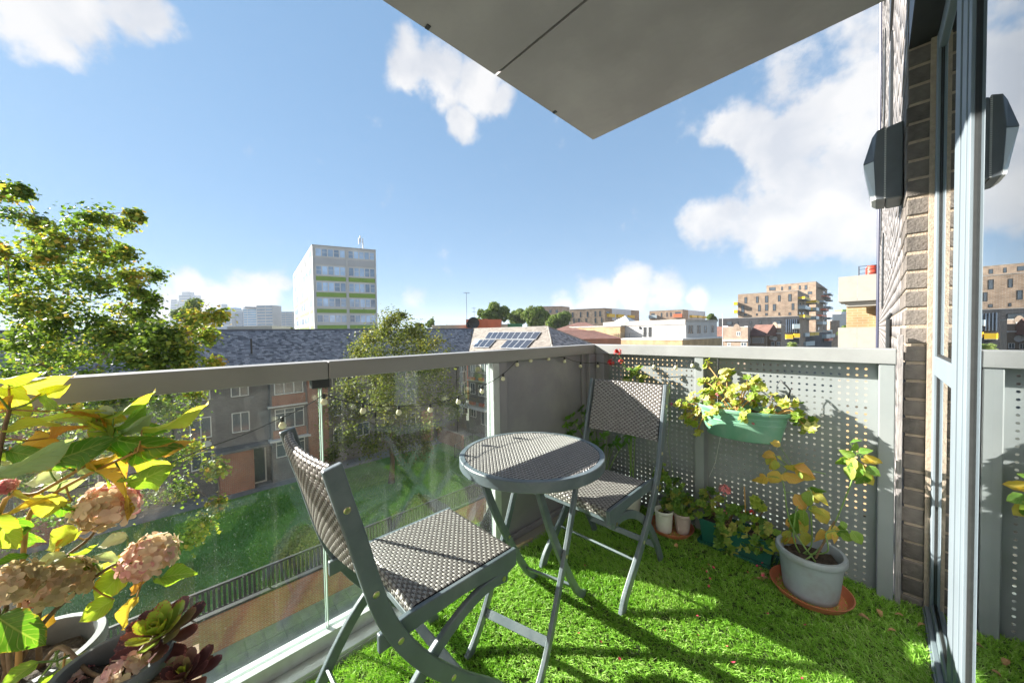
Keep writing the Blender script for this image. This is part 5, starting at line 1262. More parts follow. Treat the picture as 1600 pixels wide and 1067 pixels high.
# slim pole in front of the dark block
p = at_d(1129, 505, 60); t = thing('flag_pole', (p[0], p[1], GZ), 'thin bare pole left of the dark brick block', 'pole'); b = MB(); b.tube([(p[0], p[1], GZ), (p[0], p[1], at_d(1129, 490, 60)[2])], .05, 5); b.build('shaft', M['frame_grey'], t)

# cream balconies of the flats further along our own facade
for k, (z0, z1) in enumerate(((2.58, 3.93), (-.15, 1.17), (-3.0, -1.7))):
    t = thing('cream_balcony', (.75, 24.5, z0), ('upper cream panelled balcony projecting from our facade', 'lower cream panelled balcony projecting from our facade', 'lowest cream panelled balcony on our facade')[k], 'balcony')
    for x0, x1 in ((0.0, .735), (.745, 1.47)):
        b = MB(); b.bb((x0, 24.0, z0), (x1, 24.04, z1)); b.build('panel', M['concrete'], t)
    b = MB(); b.bb((0, 24.05, z0), (.04, 26.5, z1)); b.build('side_panel', M['concrete'], t)
    b = MB(); b.bb((.02, 24.06, z0-.02), (1.49, 26.5, z0+.05)); b.bb((.3, 24.2, z0-.27), (1.49, 26.4, z0-.021)); b.build('slab', M['concrete'], t)
b = MB(); b.bb((1.5, 26.05, -10), (8, 60, 4.9)); t = thing('yellow_brick_building', (1.5, 30, GZ), 'yellow brick building glimpsed behind the cream balconies', 'building'); b.build('wall', M['yellowbrick'], t)
b = MB(); b.bb((.2, 27, -10), (1.45, 31, 2.6)); b.build('bay', M['yellowbrick'], t)
b = MB(); b.bb((.1, 26.9, 2.601), (1.5, 31.1, 2.9)); b.build('bay_roof', M['redroof'], t)
# red water tank on a scaffold frame
p = at_d(1359, 424, 34); t = thing('roof_tank', (p[0], p[1], p[2]-1.2), 'red tank inside a scaffold frame above the cream balconies', 'tank')
b = MB(); b.lathe((p[0]+.15, p[1], p[2]-.6), [(.0, 0), (.45, 0), (.45, .9), (.3, 1.15), (0, 1.2)], 14); b.build('drum', mat('tank_red', (.5, .06, .03), .5, .1, 4), t, smooth=True, auto=40)
for dx in (-.75, .6):
    for dy in (-.5, .5):
        b = MB(); b.tube([(p[0]+dx, p[1]+dy, 4.9 if dx > 0 else p[2]-1.2), (p[0]+dx, p[1]+dy, p[2]+.55)], .03, 5); b.build('pole', M['dark'], t)
for z in (-.65, -.2, .2, .5):
    b = MB(); b.tube([(p[0]-.75, p[1]-.5, p[2]+z), (p[0]+.6, p[1]-.5, p[2]+z)], .025, 5); b.build('rail', M['dark'], t)
b = MB(); b.bb((p[0]-.8, p[1]-.6, p[2]-.72), (p[0]+.9, p[1]+.6, p[2]-.66)); b.build('platform', M['dark'], t)
b = MB(); b.bb((p[0]-.7, p[1]-.4, GZ), (p[0]+.95, p[1]+.4, p[2]-.721)); b.build('shaft', M['yellowbrick'], t)
# street end seen between the brick tower and the cream balconies
b = MB(); b.prism([(*at_z(1290, 560, GZ+.03)[:2], GZ+.02), (*at_z(1330, 560, GZ+.03)[:2], GZ+.02), (*at_z(1352, 522, GZ+.03)[:2], GZ+.02), (*at_z(1330, 522, GZ+.03)[:2], GZ+.02)], (0, 0, .02)); structure(b, 'road', M['asphalt'])
roof_box('white_terrace', 'white stuccoed terrace at the far end of the street', 'building', 300, 1300, 1345, 491, 520, M['whitewall'], 20)
roof_box('green_roofed_building', 'pale far building with a lime green rooftop box', 'building', 330, 1314, 1338, 487, 500, M['palegrey'], 20)
t, a, c = roof_box('brown_house', 'small far brown brick house at the street end', 'house', 210, 1297, 1312, 501, 520, M['stock'], 10)
a = at_d(1316, 483.5, 335); c = at_d(1329, 489, 335); n = h2(CF)*8; b = MB(); b.prism([(a[0], a[1], c[2]), (c[0], c[1], c[2]), (c[0]+n[0], c[1]+n[1], c[2]), (a[0]+n[0], a[1]+n[1], c[2])], (0, 0, a[2]-c[2])); b.build('roof_box', M['green_panel'], [o for o in bpy.data.objects if o.get('label', '').startswith('pale far building')][0])
def car(px, py, D, m, label, yaw):
    zc = GZ+.04; p = at_z(px, py, zc); t = thing('parked_car', p, label, 'car', 'cars parked in the side street'); e = np.array([math.cos(yaw), math.sin(yaw), 0]); f = np.array([-e[1], e[0], 0]); U = np.array([0, 0, 1.])
    b = MB(); prof = [(-2.1, .3), (-2.15, .75), (-1.5, .9), (-.9, 1.42), (.7, 1.45), (1.3, .95), (2.05, .8), (2.1, .3)]
    b.prism([p+e*x+U*z-f*.85 for x, z in prof], f*1.7); b.build('body', m, t, bevel=.06)
    b = MB(); b.prism([p+e*x+U*z-f*.87 for x, z in [(-1.25, .95), (-.85, 1.36), (.65, 1.38), (1.1, .97)]], f*1.74); b.build('window', M['wglass'], t)
    for x in (-1.35, 1.35):
        for s in (-.88, .68): b = MB(); b.prism([p+e*(x+.33*math.cos(k*PI/6))+U*(.33+.33*math.sin(k*PI/6))+f*s for k in range(12)], f*.2); b.build('wheel', M['dark'], t)
car(1343, 538, 60, mat('car_silver', (.5, .52, .55), .3, .05, 2, metal=.3), 'silver car parked at the street end, nearer one', 1.2)
car(1349, 532, 60, mat('car_dark', (.06, .07, .09), .3, .05, 2, metal=.3), 'dark car parked at the street end, farther one', 1.2)

# ------------------------------------------------------------------ a thin even haze over the town
hz = MB(); hz.bb((-3200, -1500, GZ-1.5), (1500, 3200, 175)); hm_ = bpy.data.materials.new('haze_air'); hm_.use_nodes = True; ht = hm_.node_tree
ht.nodes.remove(ht.nodes['Principled BSDF']); pv = N(ht, 'ShaderNodeVolumePrincipled'); pv.inputs['Density'].default_value = .00016; pv.inputs['Color'].default_value = (.86, .92, 1, 1)
ht.links.new(pv.outputs[0], ht.nodes['Material Output'].inputs['Volume'])
tag(hz.build('haze', hm_), 'thin pale haze softening the far skyline', 'haze', kind='stuff')
# ================================================================== TREES AND BUSHES
M['bark'] = mat('bark', (.13, .105, .08), .9, .3, 12, bump=.5, bscale=40)
def sphere_pts(n):
    v = RNG.normal(0, 1, (n, 3)); return v/np.linalg.norm(v, axis=1)[:, None]
def leaf_cards(name, P, Nn, size, m, parent, tone, fold=.35, aspect=1.0, lobes=True):
    """folded leaf shapes (a five sided blade bent along its rib) at points P"""
    n = len(P); a = sphere_pts(n)
    X = np.cross(Nn, a); X /= np.linalg.norm(X, axis=1)[:, None]+1e-9; Y = np.cross(Nn, X)
    s = size*RNG.uniform(.5, 1.35, n)[:, None]
    f = fold*RNG.uniform(.3, 1.4, n)[:, None]
    base = P; tip = P+Y*s; l = P+Y*s*.45-X*s*.52*aspect+Nn*s*f*.5; r = P+Y*s*.45+X*s*.52*aspect+Nn*s*f*.5; mid = P+Y*s*.5
    V = np.stack([base, r, tip, l, mid], 1).reshape(-1, 3); i = np.arange(n)*5
    F = np.concatenate([np.stack([i, i+1, i+4], 1), np.stack([i+1, i+2, i+4], 1), np.stack([i+4, i+2, i+3], 1), np.stack([i, i+4, i+3], 1)])
    return np_mesh(name, V, F, m, parent, kind='stuff', attr=np.repeat(tone, 5))
def branch_to(b, p0, p1, r0, r1, sag=.12, n=5, k=6):
    p0 = np.array(p0, float); p1 = np.array(p1, float); L = np.linalg.norm(p1-p0); w = RNG.normal(0, .06*L, 3)
    pts = []
    for i in range(n+1):
        t = i/n; q = p0+(p1-p0)*t+w*math.sin(PI*t); q[2] += sag*L*math.sin(PI*t)*.5; pts.append(q)
    b.tube(pts, [r0+(r1-r0)*i/n for i in range(n+1)], k, cap=False); return pts
def crown_tree(name, label, base, clumps, m, leaf, per, r_trunk, fork, tone_fn=None, group=None, ncl=7, dens=1.0):
    """clumps: (centre xyz, radius). Limbs run from the trunk to each clump; twigs fan out inside it and carry the leaves"""
    t = thing(name, base, label, 'tree', group); base = np.array(base, float); top = np.array(fork, float)
    tb = MB(); tb.tube([base-[0, 0, .2], base+(top-base)*.12+[.0, 0, 0], base+(top-base)*.5+RNG.normal(0, .08, 3), top], [r_trunk*1.5, r_trunk*1.05, r_trunk*.85, r_trunk*.7], 12)
    tb.build('trunk', M['bark'], t, smooth=True)
    lb = MB(); P = []; Nn = []; T = []
    order = sorted(range(len(clumps)), key=lambda i: np.linalg.norm(np.array(clumps[i][0])-top)); nodes = [(top, r_trunk*.6)]
    for i in order:
        c, r = np.array(clumps[i][0], float), clumps[i][1]
        # spring from the nearest node already grown that lies nearer the fork
        j = min(range(len(nodes)), key=lambda q: np.linalg.norm(nodes[q][0]-c)+.25*np.linalg.norm(nodes[q][0]-top)); p0, r0 = nodes[j]
        r1 = max(.012, r0*.55); pts = branch_to(lb, p0, c, min(r0*.8, .02+.06*r), r1*.6); nodes += [(pts[3], r1*1.1), (c, r1*.8)]
        nt = max(5, int(per*r**1.6*dens/90)); 
        for k in range(nt):
            d = sphere_pts(1)[0]; d[2] = d[2]*.75+.12; e = c+d*r*RNG.uniform(.55, 1.0); tw = branch_to(lb, pts[-2] if k % 2 else c, e, r1*.45, .006, .1, 3, 4)
            m_ = int(90*RNG.uniform(.5, 1.4)); u = RNG.uniform(.25, 1.06, m_)[:, None]
            q = (c+(e-c)*u*1.15)+RNG.normal(0, 1, (m_, 3))*(.10*r+.24*r*u+leaf*.5); P.append(q)
            nn = sphere_pts(m_)*.8+np.array([0, 0, .75])+(q-c)/(r+1e-6)*.35; Nn.append(nn/np.linalg.norm(nn, axis=1)[:, None]); T.append(np.clip(RNG.normal(.4, .17, m_)+RNG.normal(0, .16), 0, 1))
    lb.build('branch', M['bark'], t, smooth=True, kind='stuff')
    P = np.concatenate(P); Nn = np.concatenate(Nn); T = np.concatenate(T)
    if tone_fn is not None: T = np.clip(T+tone_fn(P), 0, 1)
    leaf_cards('crown', P, Nn, leaf, m, t, T); return t, len(P)
SYC = leaf_mat('autumn_sycamore_leaf', [(.05, .10, .03), (.10, .175, .045), (.18, .27, .06), (.36, .38, .08), (.46, .27, .09)], (1.3, 1.3, .5), .45, attr=True, scale=.4, tw=.45, spec=.08)
OLIVE = leaf_mat('olive_tree_leaf', [(.07, .10, .03), (.13, .165, .05), (.21, .23, .07), (.34, .29, .09)], (1.2, 1.2, .6), .5, attr=True, scale=.4, tw=.42, spec=.08)
DARKG = leaf_mat('dark_green_leaf', [(.055, .095, .025), (.11, .165, .04), (.18, .24, .06), (.26, .31, .10)], (1.1, 1.2, .5), .55, attr=True, scale=.1, tw=.3, spec=.05)
LIME = leaf_mat('bush_leaf', [(.16, .24, .06), (.28, .36, .11), (.40, .46, .18)], (1.1, 1.2, .5), .5, attr=True, scale=.6, tw=.3)
rt = np.random.default_rng(11)
def pxclumps(L, D, jit):
    out = []
    for px, py, r in L:
        d = D+rt.uniform(-jit, jit); c = at_d(px, py, d); off = math.hypot(px-800, py-533)/FPX; out.append((c, r*d/FPX/math.sqrt(1+off*off*.35)))
    return out
# the big tree at the left
L1 = [(248, 520, 20), (268, 545, 22), (215, 520, 26), (195, 560, 28), (280, 525, 20), (310, 515, 18), (250, 575, 22), (290, 575, 18), (140, 520, 30), (105, 560, 32), (60, 545, 34), (20, 590, 36), (230, 470, 14), (215, 455, 14), (180, 620, 26), (230, 620, 24), (120, 640, 34), (70, 690, 36), (300, 615, 18), (260, 720, 24), (180, 690, 28), (20, 720, 36), (70, 440, 34), (130, 440, 34), (95, 500, 36), (45, 510, 36), (180, 520, 28), (130, 560, 34), (75, 570, 36), (150, 380, 24), (15, 440, 26), (60, 350, 12), (70, 405, 22), (25, 335, 22), (8, 300, 24), (35, 300, 9), (125, 352, 30), (152, 345, 24), (195, 352, 13), (212, 338, 5), (90, 375, 26), (60, 385, 24), (200, 395, 16), (170, 400, 26), (130, 405, 34), (85, 425, 34), (40, 420, 30), (10, 400, 30),
      (205, 438, 20), (240, 432, 13), (165, 450, 30), (115, 470, 36), (60, 475, 38), (15, 470, 36), (190, 485, 26), (225, 492, 16), (150, 505, 30), (90, 525, 42), (30, 540, 44), (165, 545, 34), (225, 540, 26), (265, 520, 22), (300, 500, 20), (335, 498, 13), (318, 525, 16), (285, 550, 22), (235, 565, 20), (330, 570, 11),
      (60, 600, 46), (130, 600, 38), (200, 600, 26), (20, 660, 48), (95, 660, 44), (165, 650, 34), (250, 630, 24), (295, 650, 22), (225, 690, 34), (290, 700, 26), (330, 735, 16), (150, 720, 38), (60, 740, 46), (270, 770, 26), (210, 780, 26), (320, 815, 16), (340, 790, 10), (110, 800, 36), (40, 820, 40), (300, 840, 14)]
c1 = pxclumps(L1, 8.2, 1.5)
b1 = at_d(20, 620, 9.0); fork1 = at_d(40, 640, 9.0)
crown_tree('maple_tree', 'large yellowing maple tree at the left edge, in front of the block', (b1[0]-.8, b1[1]-.5, GZ), c1, SYC, .078, 400, .24, (b1[0]-.6, b1[1]-.4, -2.0), tone_fn=lambda P: .10*np.sin(P[:, 0]*1.7+P[:, 2]*2.1)+np.where(P[:, 1] > np.percentile(P[:, 1], 86), .2, 0), dens=1.0)
# the tree on the lawn
L2 = [(605, 505, 18), (585, 520, 20), (650, 525, 22), (625, 525, 26), (560, 545, 22), (675, 540, 20), (595, 550, 28), (640, 550, 28), (570, 580, 30), (610, 595, 32), (660, 595, 30), (690, 560, 20), (590, 630, 32), (640, 645, 32), (555, 625, 26), (600, 675, 28), (645, 685, 26), (550, 670, 24), (690, 630, 24), (618, 500, 15), (628, 492, 9), (600, 520, 20), (640, 520, 22), (575, 535, 22), (615, 545, 28), (662, 545, 24), (550, 560, 22), (585, 575, 30), (640, 580, 32), (690, 580, 24), (545, 600, 28), (600, 615, 34), (655, 620, 34), (700, 615, 22), (525, 640, 22), (560, 650, 30), (615, 660, 32), (668, 665, 28), (705, 645, 18), (538, 690, 22), (580, 695, 26), (630, 700, 24), (665, 700, 18), (520, 712, 12)]
X2 = -24.43; D2_ = (at_x(610, 650, X2)-CAM)@CF
c2 = pxclumps(L2, D2_, 2.2); bs = at_x(612, 752, X2); bs[2] = GZ
crown_tree('lawn_tree', 'olive green tree standing alone on the lawn before the brick block', bs, c2, OLIVE, .15, 400, .21, at_x(610, 690, X2), dens=.9)
# clipped bushes along the railing
def bush(name, label, c, r, h, m, n, leaf, group=None):
    t = thing(name, c, label, 'bush', group); c = np.array(c, float)
    bb_ = MB()
    for k in range(9):
        d = sphere_pts(1)[0]; d[2] = abs(d[2])*.8+.3; bb_.tube([c, c+d*np.array([r, r, h])*.4+RNG.normal(0, .02, 3), c+d*np.array([r, r, h])*.85], [.03, .02, .006], 5, cap=False)
    bb_.build('stem', M['bark'], t)
    v = sphere_pts(n); v[:, 2] = np.abs(v[:, 2])*1.0; rad = RNG.uniform(.55, 1.0, n)**.45; lump = 1+.12*np.sin(v[:, 0]*7+1)*np.sin(v[:, 1]*6+v[:, 2]*5)
    P = c+v*(rad*lump)[:, None]*np.array([r, r, h]); nn = v+sphere_pts(n)*.7; nn /= np.linalg.norm(nn, axis=1)[:, None]
    leaf_cards('foliage', P, nn, leaf, m, t, np.clip(RNG.normal(.5, .2, n), 0, 1)); return t
def gpt(px, py):
    p = at_z(px, py, GZ); return (p[0], p[1], GZ)
bush('round_bush', 'pale green clipped bush behind the railing, left of the chair back', gpt(470, 868), 1.3, at_x(470, 824, gpt(470, 868)[0])[2]-GZ, LIME, 5000, .09)
bush('round_bush', 'small pale clipped bush behind the railing, right of the lawn tree trunk', gpt(655, 797), .9, at_x(655, 774, gpt(655, 797)[0])[2]-GZ, LIME, 3000, .09)
bush('round_bush', 'small bush beside the railing, between the two clipped ones', gpt(620, 818), .5, at_x(620, 800, gpt(620, 818)[0])[2]-GZ, LIME, 1200, .09)
for px, py, r, h, lab in ((340, 752, 1.3, 1.6, 'dark shrub by the porch of the block'), (300, 770, 1.5, 1.6, 'dark shrub bed left of the porch shrub'), (440, 728, 1.2, 1.4, 'shrub under the bay window of the block'), (650, 668, 1.6, 1.8, 'pale shrub by the red garden pillars'), (690, 662, 1.3, 2.0, 'grey green shrub beside the courtyard fence')):
    p = at_z(px, py, GZ); bush('shrub', lab, (p[0], p[1], GZ), r, h, DARKG if 'dark' in lab else OLIVE, 2600, .13)
# far round trees over the roofs
def far_tree(label, px, py, rpx, D, m, per=1, squash=.8, n=20):
    c = at_d(px, py, D); R = rpx*D/FPX; cl = []
    for k in range(n):
        v = sphere_pts(1)[0]; cl.append((c+v*np.array([R, R, R*squash])*RNG.uniform(.3, .85), R*RNG.uniform(.20, .42)))
    t = thing('far_tree', (c[0], c[1], GZ), label, 'tree', None)
    b = MB(); b.tube([(c[0], c[1], GZ), (c[0]+.2, c[1], (GZ+c[2])/2), c], [R*.08, R*.06, R*.04], 8); b.build('trunk', M['bark'], t)
    P = []; NN = []; T = []
    for q, r in cl:
        k = int(520*per); v = sphere_pts(k); v[:, 2] = v[:, 2]*.85+.1; rad = RNG.uniform(.3, 1, k)**.4
        P.append(q+v*(rad*r)[:, None]); w = v+sphere_pts(k)*.6; NN.append(w/np.linalg.norm(w, axis=1)[:, None]); T.append(np.clip(RNG.normal(.45, .18, k)+RNG.normal(0, .1), 0, 1))
    leaf_cards('crown', np.concatenate(P), np.concatenate(NN), R*.085, m, t, np.concatenate(T))
far_tree('dark round tree dome before the stepped skyline tower', 297, 492, 27, 110, DARKG)
far_tree('round green tree behind the orange rooftop box', 772, 492, 26, 130, DARKG)
far_tree('broad green tree left of the small far brick block', 838, 498, 28, 135, DARKG, squash=.6)
far_tree('green tree filling the gap before the yellow balcony block', 872, 502, 24, 150, DARKG, squash=.6)
far_tree('small round green tree between dome tree and roof box', 806, 497, 18, 140, DARKG)
far_tree('small dark tree on the horizon right of the lawn tree', 672, 505, 9, 150, DARKG)
far_tree('low olive tree on the horizon above the slate ridge', 655, 510, 9, 120, OLIVE, squash=.6)
far_tree('low tree right of the long cream building', 434, 516, 10, 100, OLIVE, squash=.5)
far_tree('low tree at the foot of the white tower', 449, 515, 9, 105, OLIVE, squash=.5)
far_tree('dark tree behind the slim bare pole', 1113, 499, 11, 140, DARKG)
far_tree('dark tree at the end of the street', 1343, 510, 12, 120, DARKG, squash=.8)
far_tree('low dark tree beside the parked cars', 1322, 518, 12, 120, DARKG, squash=.7)
far_tree('pale bush tree in front of the dark base block', 1238, 540, 8, 60, LIME, per=.7)
far_tree('green tree left of the maple on the horizon', 215, 500, 14, 110, DARKG)
far_tree('green tree in the hidden street behind the maple', 245, 505, 12, 120, OLIVE)
# ================================================================== POTS AND PLANTS ON THE BALCONY
def leaf_mesh(name, wfn, m, N_=6, fold=.25, curl=.25, wave=.0, ser=0, M_=4):
    V = []; rim = []; vein = []; LX = []; LY = []
    for i in range(N_+1):
        t = i/N_; w = max(wfn(t), .006)*(1+(ser*(1 if i % 2 else -1)))
        for j in range(M_+1):
            s = -1+2*j/M_
            z = fold*abs(s)*w - curl*t*t + wave*math.sin(t*9+s*2.3)*abs(s)
            V.append((s*w, t, z)); rim.append(max(abs(s)**2, (t-.55)*2.0 if t > .55 else 0)); vein.append(0); LX.append(s); LY.append(t)
    F = [(i*(M_+1)+j, i*(M_+1)+j+1, (i+1)*(M_+1)+j+1, (i+1)*(M_+1)+j) for i in range(N_) for j in range(M_)]
    return mesh_attr(name, V, F, m, rim, vein, LX, LY)
def mesh_attr(name, V, F, m, rim=None, vein=None, lx=None, ly=None):
    me = bpy.data.meshes.new(name); me.from_pydata([tuple(v) for v in V], [], F)
    for nm, a in (('rim', rim), ('lx', lx), ('ly', ly)):
        if a is not None: q = me.attributes.new(nm, 'FLOAT', 'POINT'); q.data.foreach_set('value', np.array(a, np.float32))
    me.materials.append(m); me.polygons.foreach_set('use_smooth', np.ones(len(F), bool)); me.update(); return me
def polar_leaf(name, rad, m, n=28, cup=.18, wave=.05, ph=0):
    """a leaf held at its middle: outline given in polar form, two rings of faces"""
    V = [(0, 0, 0)]; rim = [0.]; vein = [0.]
    for k, q in enumerate((.5, 1.0)):
        for i in range(n):
            a = 2*PI*i/n; r = rad(a)*q
            V.append((r*math.cos(a), r*math.sin(a), cup*r*r*.8+wave*math.sin(a*5+ph)*q)); rim.append(q*.95 if k else .2); vein.append(abs(math.sin(a*3.5))*q)
    F = [(0, 1+i, 1+(i+1) % n) for i in range(n)]+[(1+i, 1+n+i, 1+n+(i+1) % n, 1+(i+1) % n) for i in range(n)]
    return mesh_attr(name, V, F, m, rim, vein)
def put_leaf(parent, me, base, tip, roll, wf=1.0, name='leaf', lmax=.2):
    base = np.array(base, float); tip = np.array(tip, float); y = tip-base; L = np.linalg.norm(y); y /= L; L = min(L, lmax)
    v = CAM-base; v = v-y*(v@y); v /= np.linalg.norm(v); x = np.cross(y, v)
    a = math.radians(roll); z = v*math.cos(a)+x*math.sin(a); x = np.cross(y, z)
    return inst(name, me, parent, frame(base, x*L*wf, y*L, z*L))
def put_round(parent, me, c, nrm, size, name='leaf', spin=None):
    z = np.array(nrm, float); z /= np.linalg.norm(z); a = sphere_pts(1)[0]; x = np.cross(a, z); x /= np.linalg.norm(x); y = np.cross(z, x)
    return inst(name, me, parent, frame(c, x*size, y*size, z*size))
ovate = lambda t: .36*math.sin(PI*min(1, t)**.78)**.85*(1-.12*t)
HL = leaf_mat('hydrangea_leaf', [(.22, .35, .05), (.36, .47, .07), (.49, .53, .09), (.58, .50, .12)], (1.25, 1.25, .45), .4, edge=(.55, .26, .06), scale=2.2, tw=.58, veins=True)
HG = leaf_mat('hydrangea_leaf_green', [(.08, .20, .03), (.14, .28, .045), (.24, .36, .07)], (1.35, 1.4, .4), .35, edge=(.40, .28, .07), scale=2.2, tw=.5, veins=True)
HO = leaf_mat('hydrangea_leaf_orange', [(.66, .38, .10), (.60, .29, .06), (.58, .46, .08)], (1.25, 1.1, .5), .6, edge=(.32, .12, .03), scale=2.5, tw=.45, veins=True)
HP = leaf_mat('hydrangea_leaf_pale', [(.36, .45, .26), (.50, .55, .40), (.62, .62, .50)], (1.1, 1.2, .5), .35, edge=(.55, .36, .16), scale=2.5, tw=.35, veins=True)
hm = {}
for key, m in (('y', HL), ('g', HG), ('o', HO), ('p', HP)):
    hm[key] = [leaf_mesh('hydrangea_leaf', ovate, m, 9, f, c, w, .04, 6) for f, c, w in ((.30, .26, .07), (.42, .38, .10), (.16, -.14, .08), (.55, .55, .14))]
M['pot_grey'] = mat('grey_plastic_pot', (.13, .145, .155), .45, .08, 6, dirt=(.30, .29, .27), dscale=9)
M['pot_pale'] = mat('light_grey_plastic_pot', (.29, .325, .35), .5, .07, 8, dirt=(.22, .21, .19), dscale=11)
M['soil'] = mat('potting_soil', (.045, .032, .022), .95, .5, 60, bump=1.0, bscale=90)
M['terra'] = mat('terracotta_plastic', (.50, .15, .07), .5, .1, 8, dirt=(.30, .16, .10), dscale=10)
M['green_pot'] = mat('sage_green_plastic', (.13, .30, .20), .4, .06, 6, dirt=(.25, .36, .26), dscale=12)
M['dk_green'] = mat('dark_green_plastic', (.012, .095, .07), .35, .1, 8, dirt=(.04, .10, .08), dscale=10)
M['white_pot'] = mat('white_plastic_pot', (.60, .60, .54), .5, .06, 9, dirt=(.42, .40, .33), dscale=9)
M['pink_pot'] = mat('pinkish_clay_pot', (.42, .34, .31), .8, .12, 12, dirt=(.30, .25, .22), dscale=9)
M['stem_brown'] = mat('plant_stem_brown', (.16, .10, .05), .7, .3, 60)
M['stem_orange'] = mat('plant_stem_tan', (.42, .24, .07), .6, .2, 40)
M['stem_green'] = mat('plant_stem_green', (.16, .26, .06), .5, .2, 40)
def soil_disc(parent, c, r, sy=1.0, sx=1.0):
    b = MB(); n = 22; V = [(c[0], c[1], c[2]+.008)]
    for q in (.35, .7, 1.0):
        for i in range(n):
            a = 2*PI*i/n; V.append((c[0]+r*sx*q*math.cos(a), c[1]+r*sy*q*math.sin(a), c[2]+RNG.normal(0, .006)))
    F = [(0, 1+i, 1+(i+1) % n) for i in range(n)]+[(1+k*n+i, 1+(k+1)*n+i, 1+(k+1)*n+(i+1) % n, 1+k*n+(i+1) % n) for k in range(2) for i in range(n)]
    b.add(V, F); return b.build('soil', M['soil'], parent, smooth=True)
def pot(name, label, cat, c, r, h, m, rb=.72, rim=.016, sx=1, sy=1, group=None, ridges=0, rim_h=.03, wall=.005, soil=.03):
    t = thing(name, c, label, cat, group)
    pr = [(r*rb*.2, 0), (r*rb*.96, 0), (r*rb, .004)]
    zr_ = h-rim_h
    for k in range(1, 7): q = k/7; pr.append((r*rb+(r-rim*.7-r*rb)*q**.8, zr_*q))
    for k in range(ridges):
        z = zr_*(.66+.12*k); rr = r*rb+(r-rim*.7-r*rb)*(z/zr_)**.8; pr += [(rr, z), (rr+.003, z+.003), (rr+.003, z+.007), (rr+.0005, z+.010)]
    pr.sort(key=lambda p: p[1]) if ridges else None
    pr += [(r-rim*.7, zr_), (r-.002, zr_+.002), (r, zr_+.006), (r, h-.006), (r-.003, h), (r-rim+.002, h), (r-rim, h-.004), (r-rim-.002, zr_), (r*rb*.96-wall, .012), (0.001, .012)]
    b = MB(); b.lathe(c, pr, 40, sx, sy); b.build('body', m, t, smooth=True, auto=35)
    soil_disc(t, (c[0], c[1], c[2]+h-soil), r-rim-.004-.12*soil, sy, sx); return t
def saucer(label, c, r, m, h=.028, group=None):
    t = thing('plant_saucer', c, label, 'saucer', group); b = MB()
    b.lathe(c, [(0, .001), (r*.84, .001), (r*.86, .004), (r*.985, h-.004), (r, h-.001), (r, h), (r-.004, h), (r*.96, h-.006), (r*.83, .006), (0, .006)], 40); b.build('dish', m, t, smooth=True, auto=35); return t

# ---- hydrangea at the lower left, on a low stand by the glass
PC = at_d(28, 1012, .74); PC = np.array([PC[0], PC[1], PC[2]-.02])
stand_z = PC[2]-.26
st = thing('plant_stand', (PC[0]+.12, PC[1]+.05, 0), 'low dark slatted plant stand under the hydrangea pot', 'plant stand')
for k in range(5):
    b = MB(); b.bb((PC[0]-.17, PC[1]-.20+k*.10, stand_z-.02), (PC[0]+.33, PC[1]-.115+k*.10, stand_z-.0005)); b.build('slat', M['stem_brown'], st, bevel=.002)
for dx in (-.15, .31):
    for dy in (-.17, .255): b = MB(); b.bb((PC[0]+dx-.015, PC[1]+dy-.015, .006), (PC[0]+dx+.015, PC[1]+dy+.015, stand_z-.0205)); b.build('leg', M['stem_brown'], st)
pot('flower_pot', 'grey round plastic pot of the hydrangea at the lower left edge', 'pot', (PC[0], PC[1], stand_z), .125, .26, M['pot_grey'], .74, .018, soil=.045)
P2 = at_d(178, 1040, .66)
pot('flower_pot', 'blue grey square edged pot holding the succulents beside the hydrangea', 'pot', (P2[0], P2[1], stand_z), .085, P2[2]-stand_z+.01, M['pot_grey'], .8, .014, soil=.03)
hy = thing('hydrangea', (PC[0], PC[1], PC[2]-.05), 'hydrangea with yellowing leaves and fading pink and cream flower heads', 'plant')
root = np.array([PC[0], PC[1], PC[2]-.05])
canes = {}
def cane(key, pts, r0=.0055, m='stem_brown'):
    P = smooth_path([root+RNG.normal(0, .02, 3)*np.array([1, 1, 0])]+[at_d(*p) for p in pts], 5); canes[key] = P
    b = MB(); b.tube(P, [r0-(r0*.45)*i/len(P) for i in range(len(P))], 7); b.build('stem', M[m], hy, smooth=True)
cane('a', [(0, 800, .76), (60, 770, .78), (130, 728, .82), (172, 688, .86)], .005, 'stem_orange')
cane('b', [(40, 830, .78), (75, 778, .8), (150, 735, .83), (215, 705, .86)], .005, 'stem_orange')
cane('c', [(40, 940, .76), (90, 880, .8), (140, 840, .84), (168, 800, .86)], .005)
cane('d', [(70, 970, .76), (150, 900, .82), (190, 878, .85), (232, 872, .87)], .005)
cane('e', [(-10, 930, .72), (-15, 800, .72), (0, 700, .74), (15, 640, .76)], .006)
cane('f', [(60, 960, .75), (80, 930, .77), (95, 915, .79)], .005)
cane('g', [(95, 1010, .70), (140, 1050, .66), (185, 1060, .64)], .005)
cane('h', [(10, 960, .72), (12, 930, .72)], .005)
allc = np.array([p for P in canes.values() for p in P[4:]])
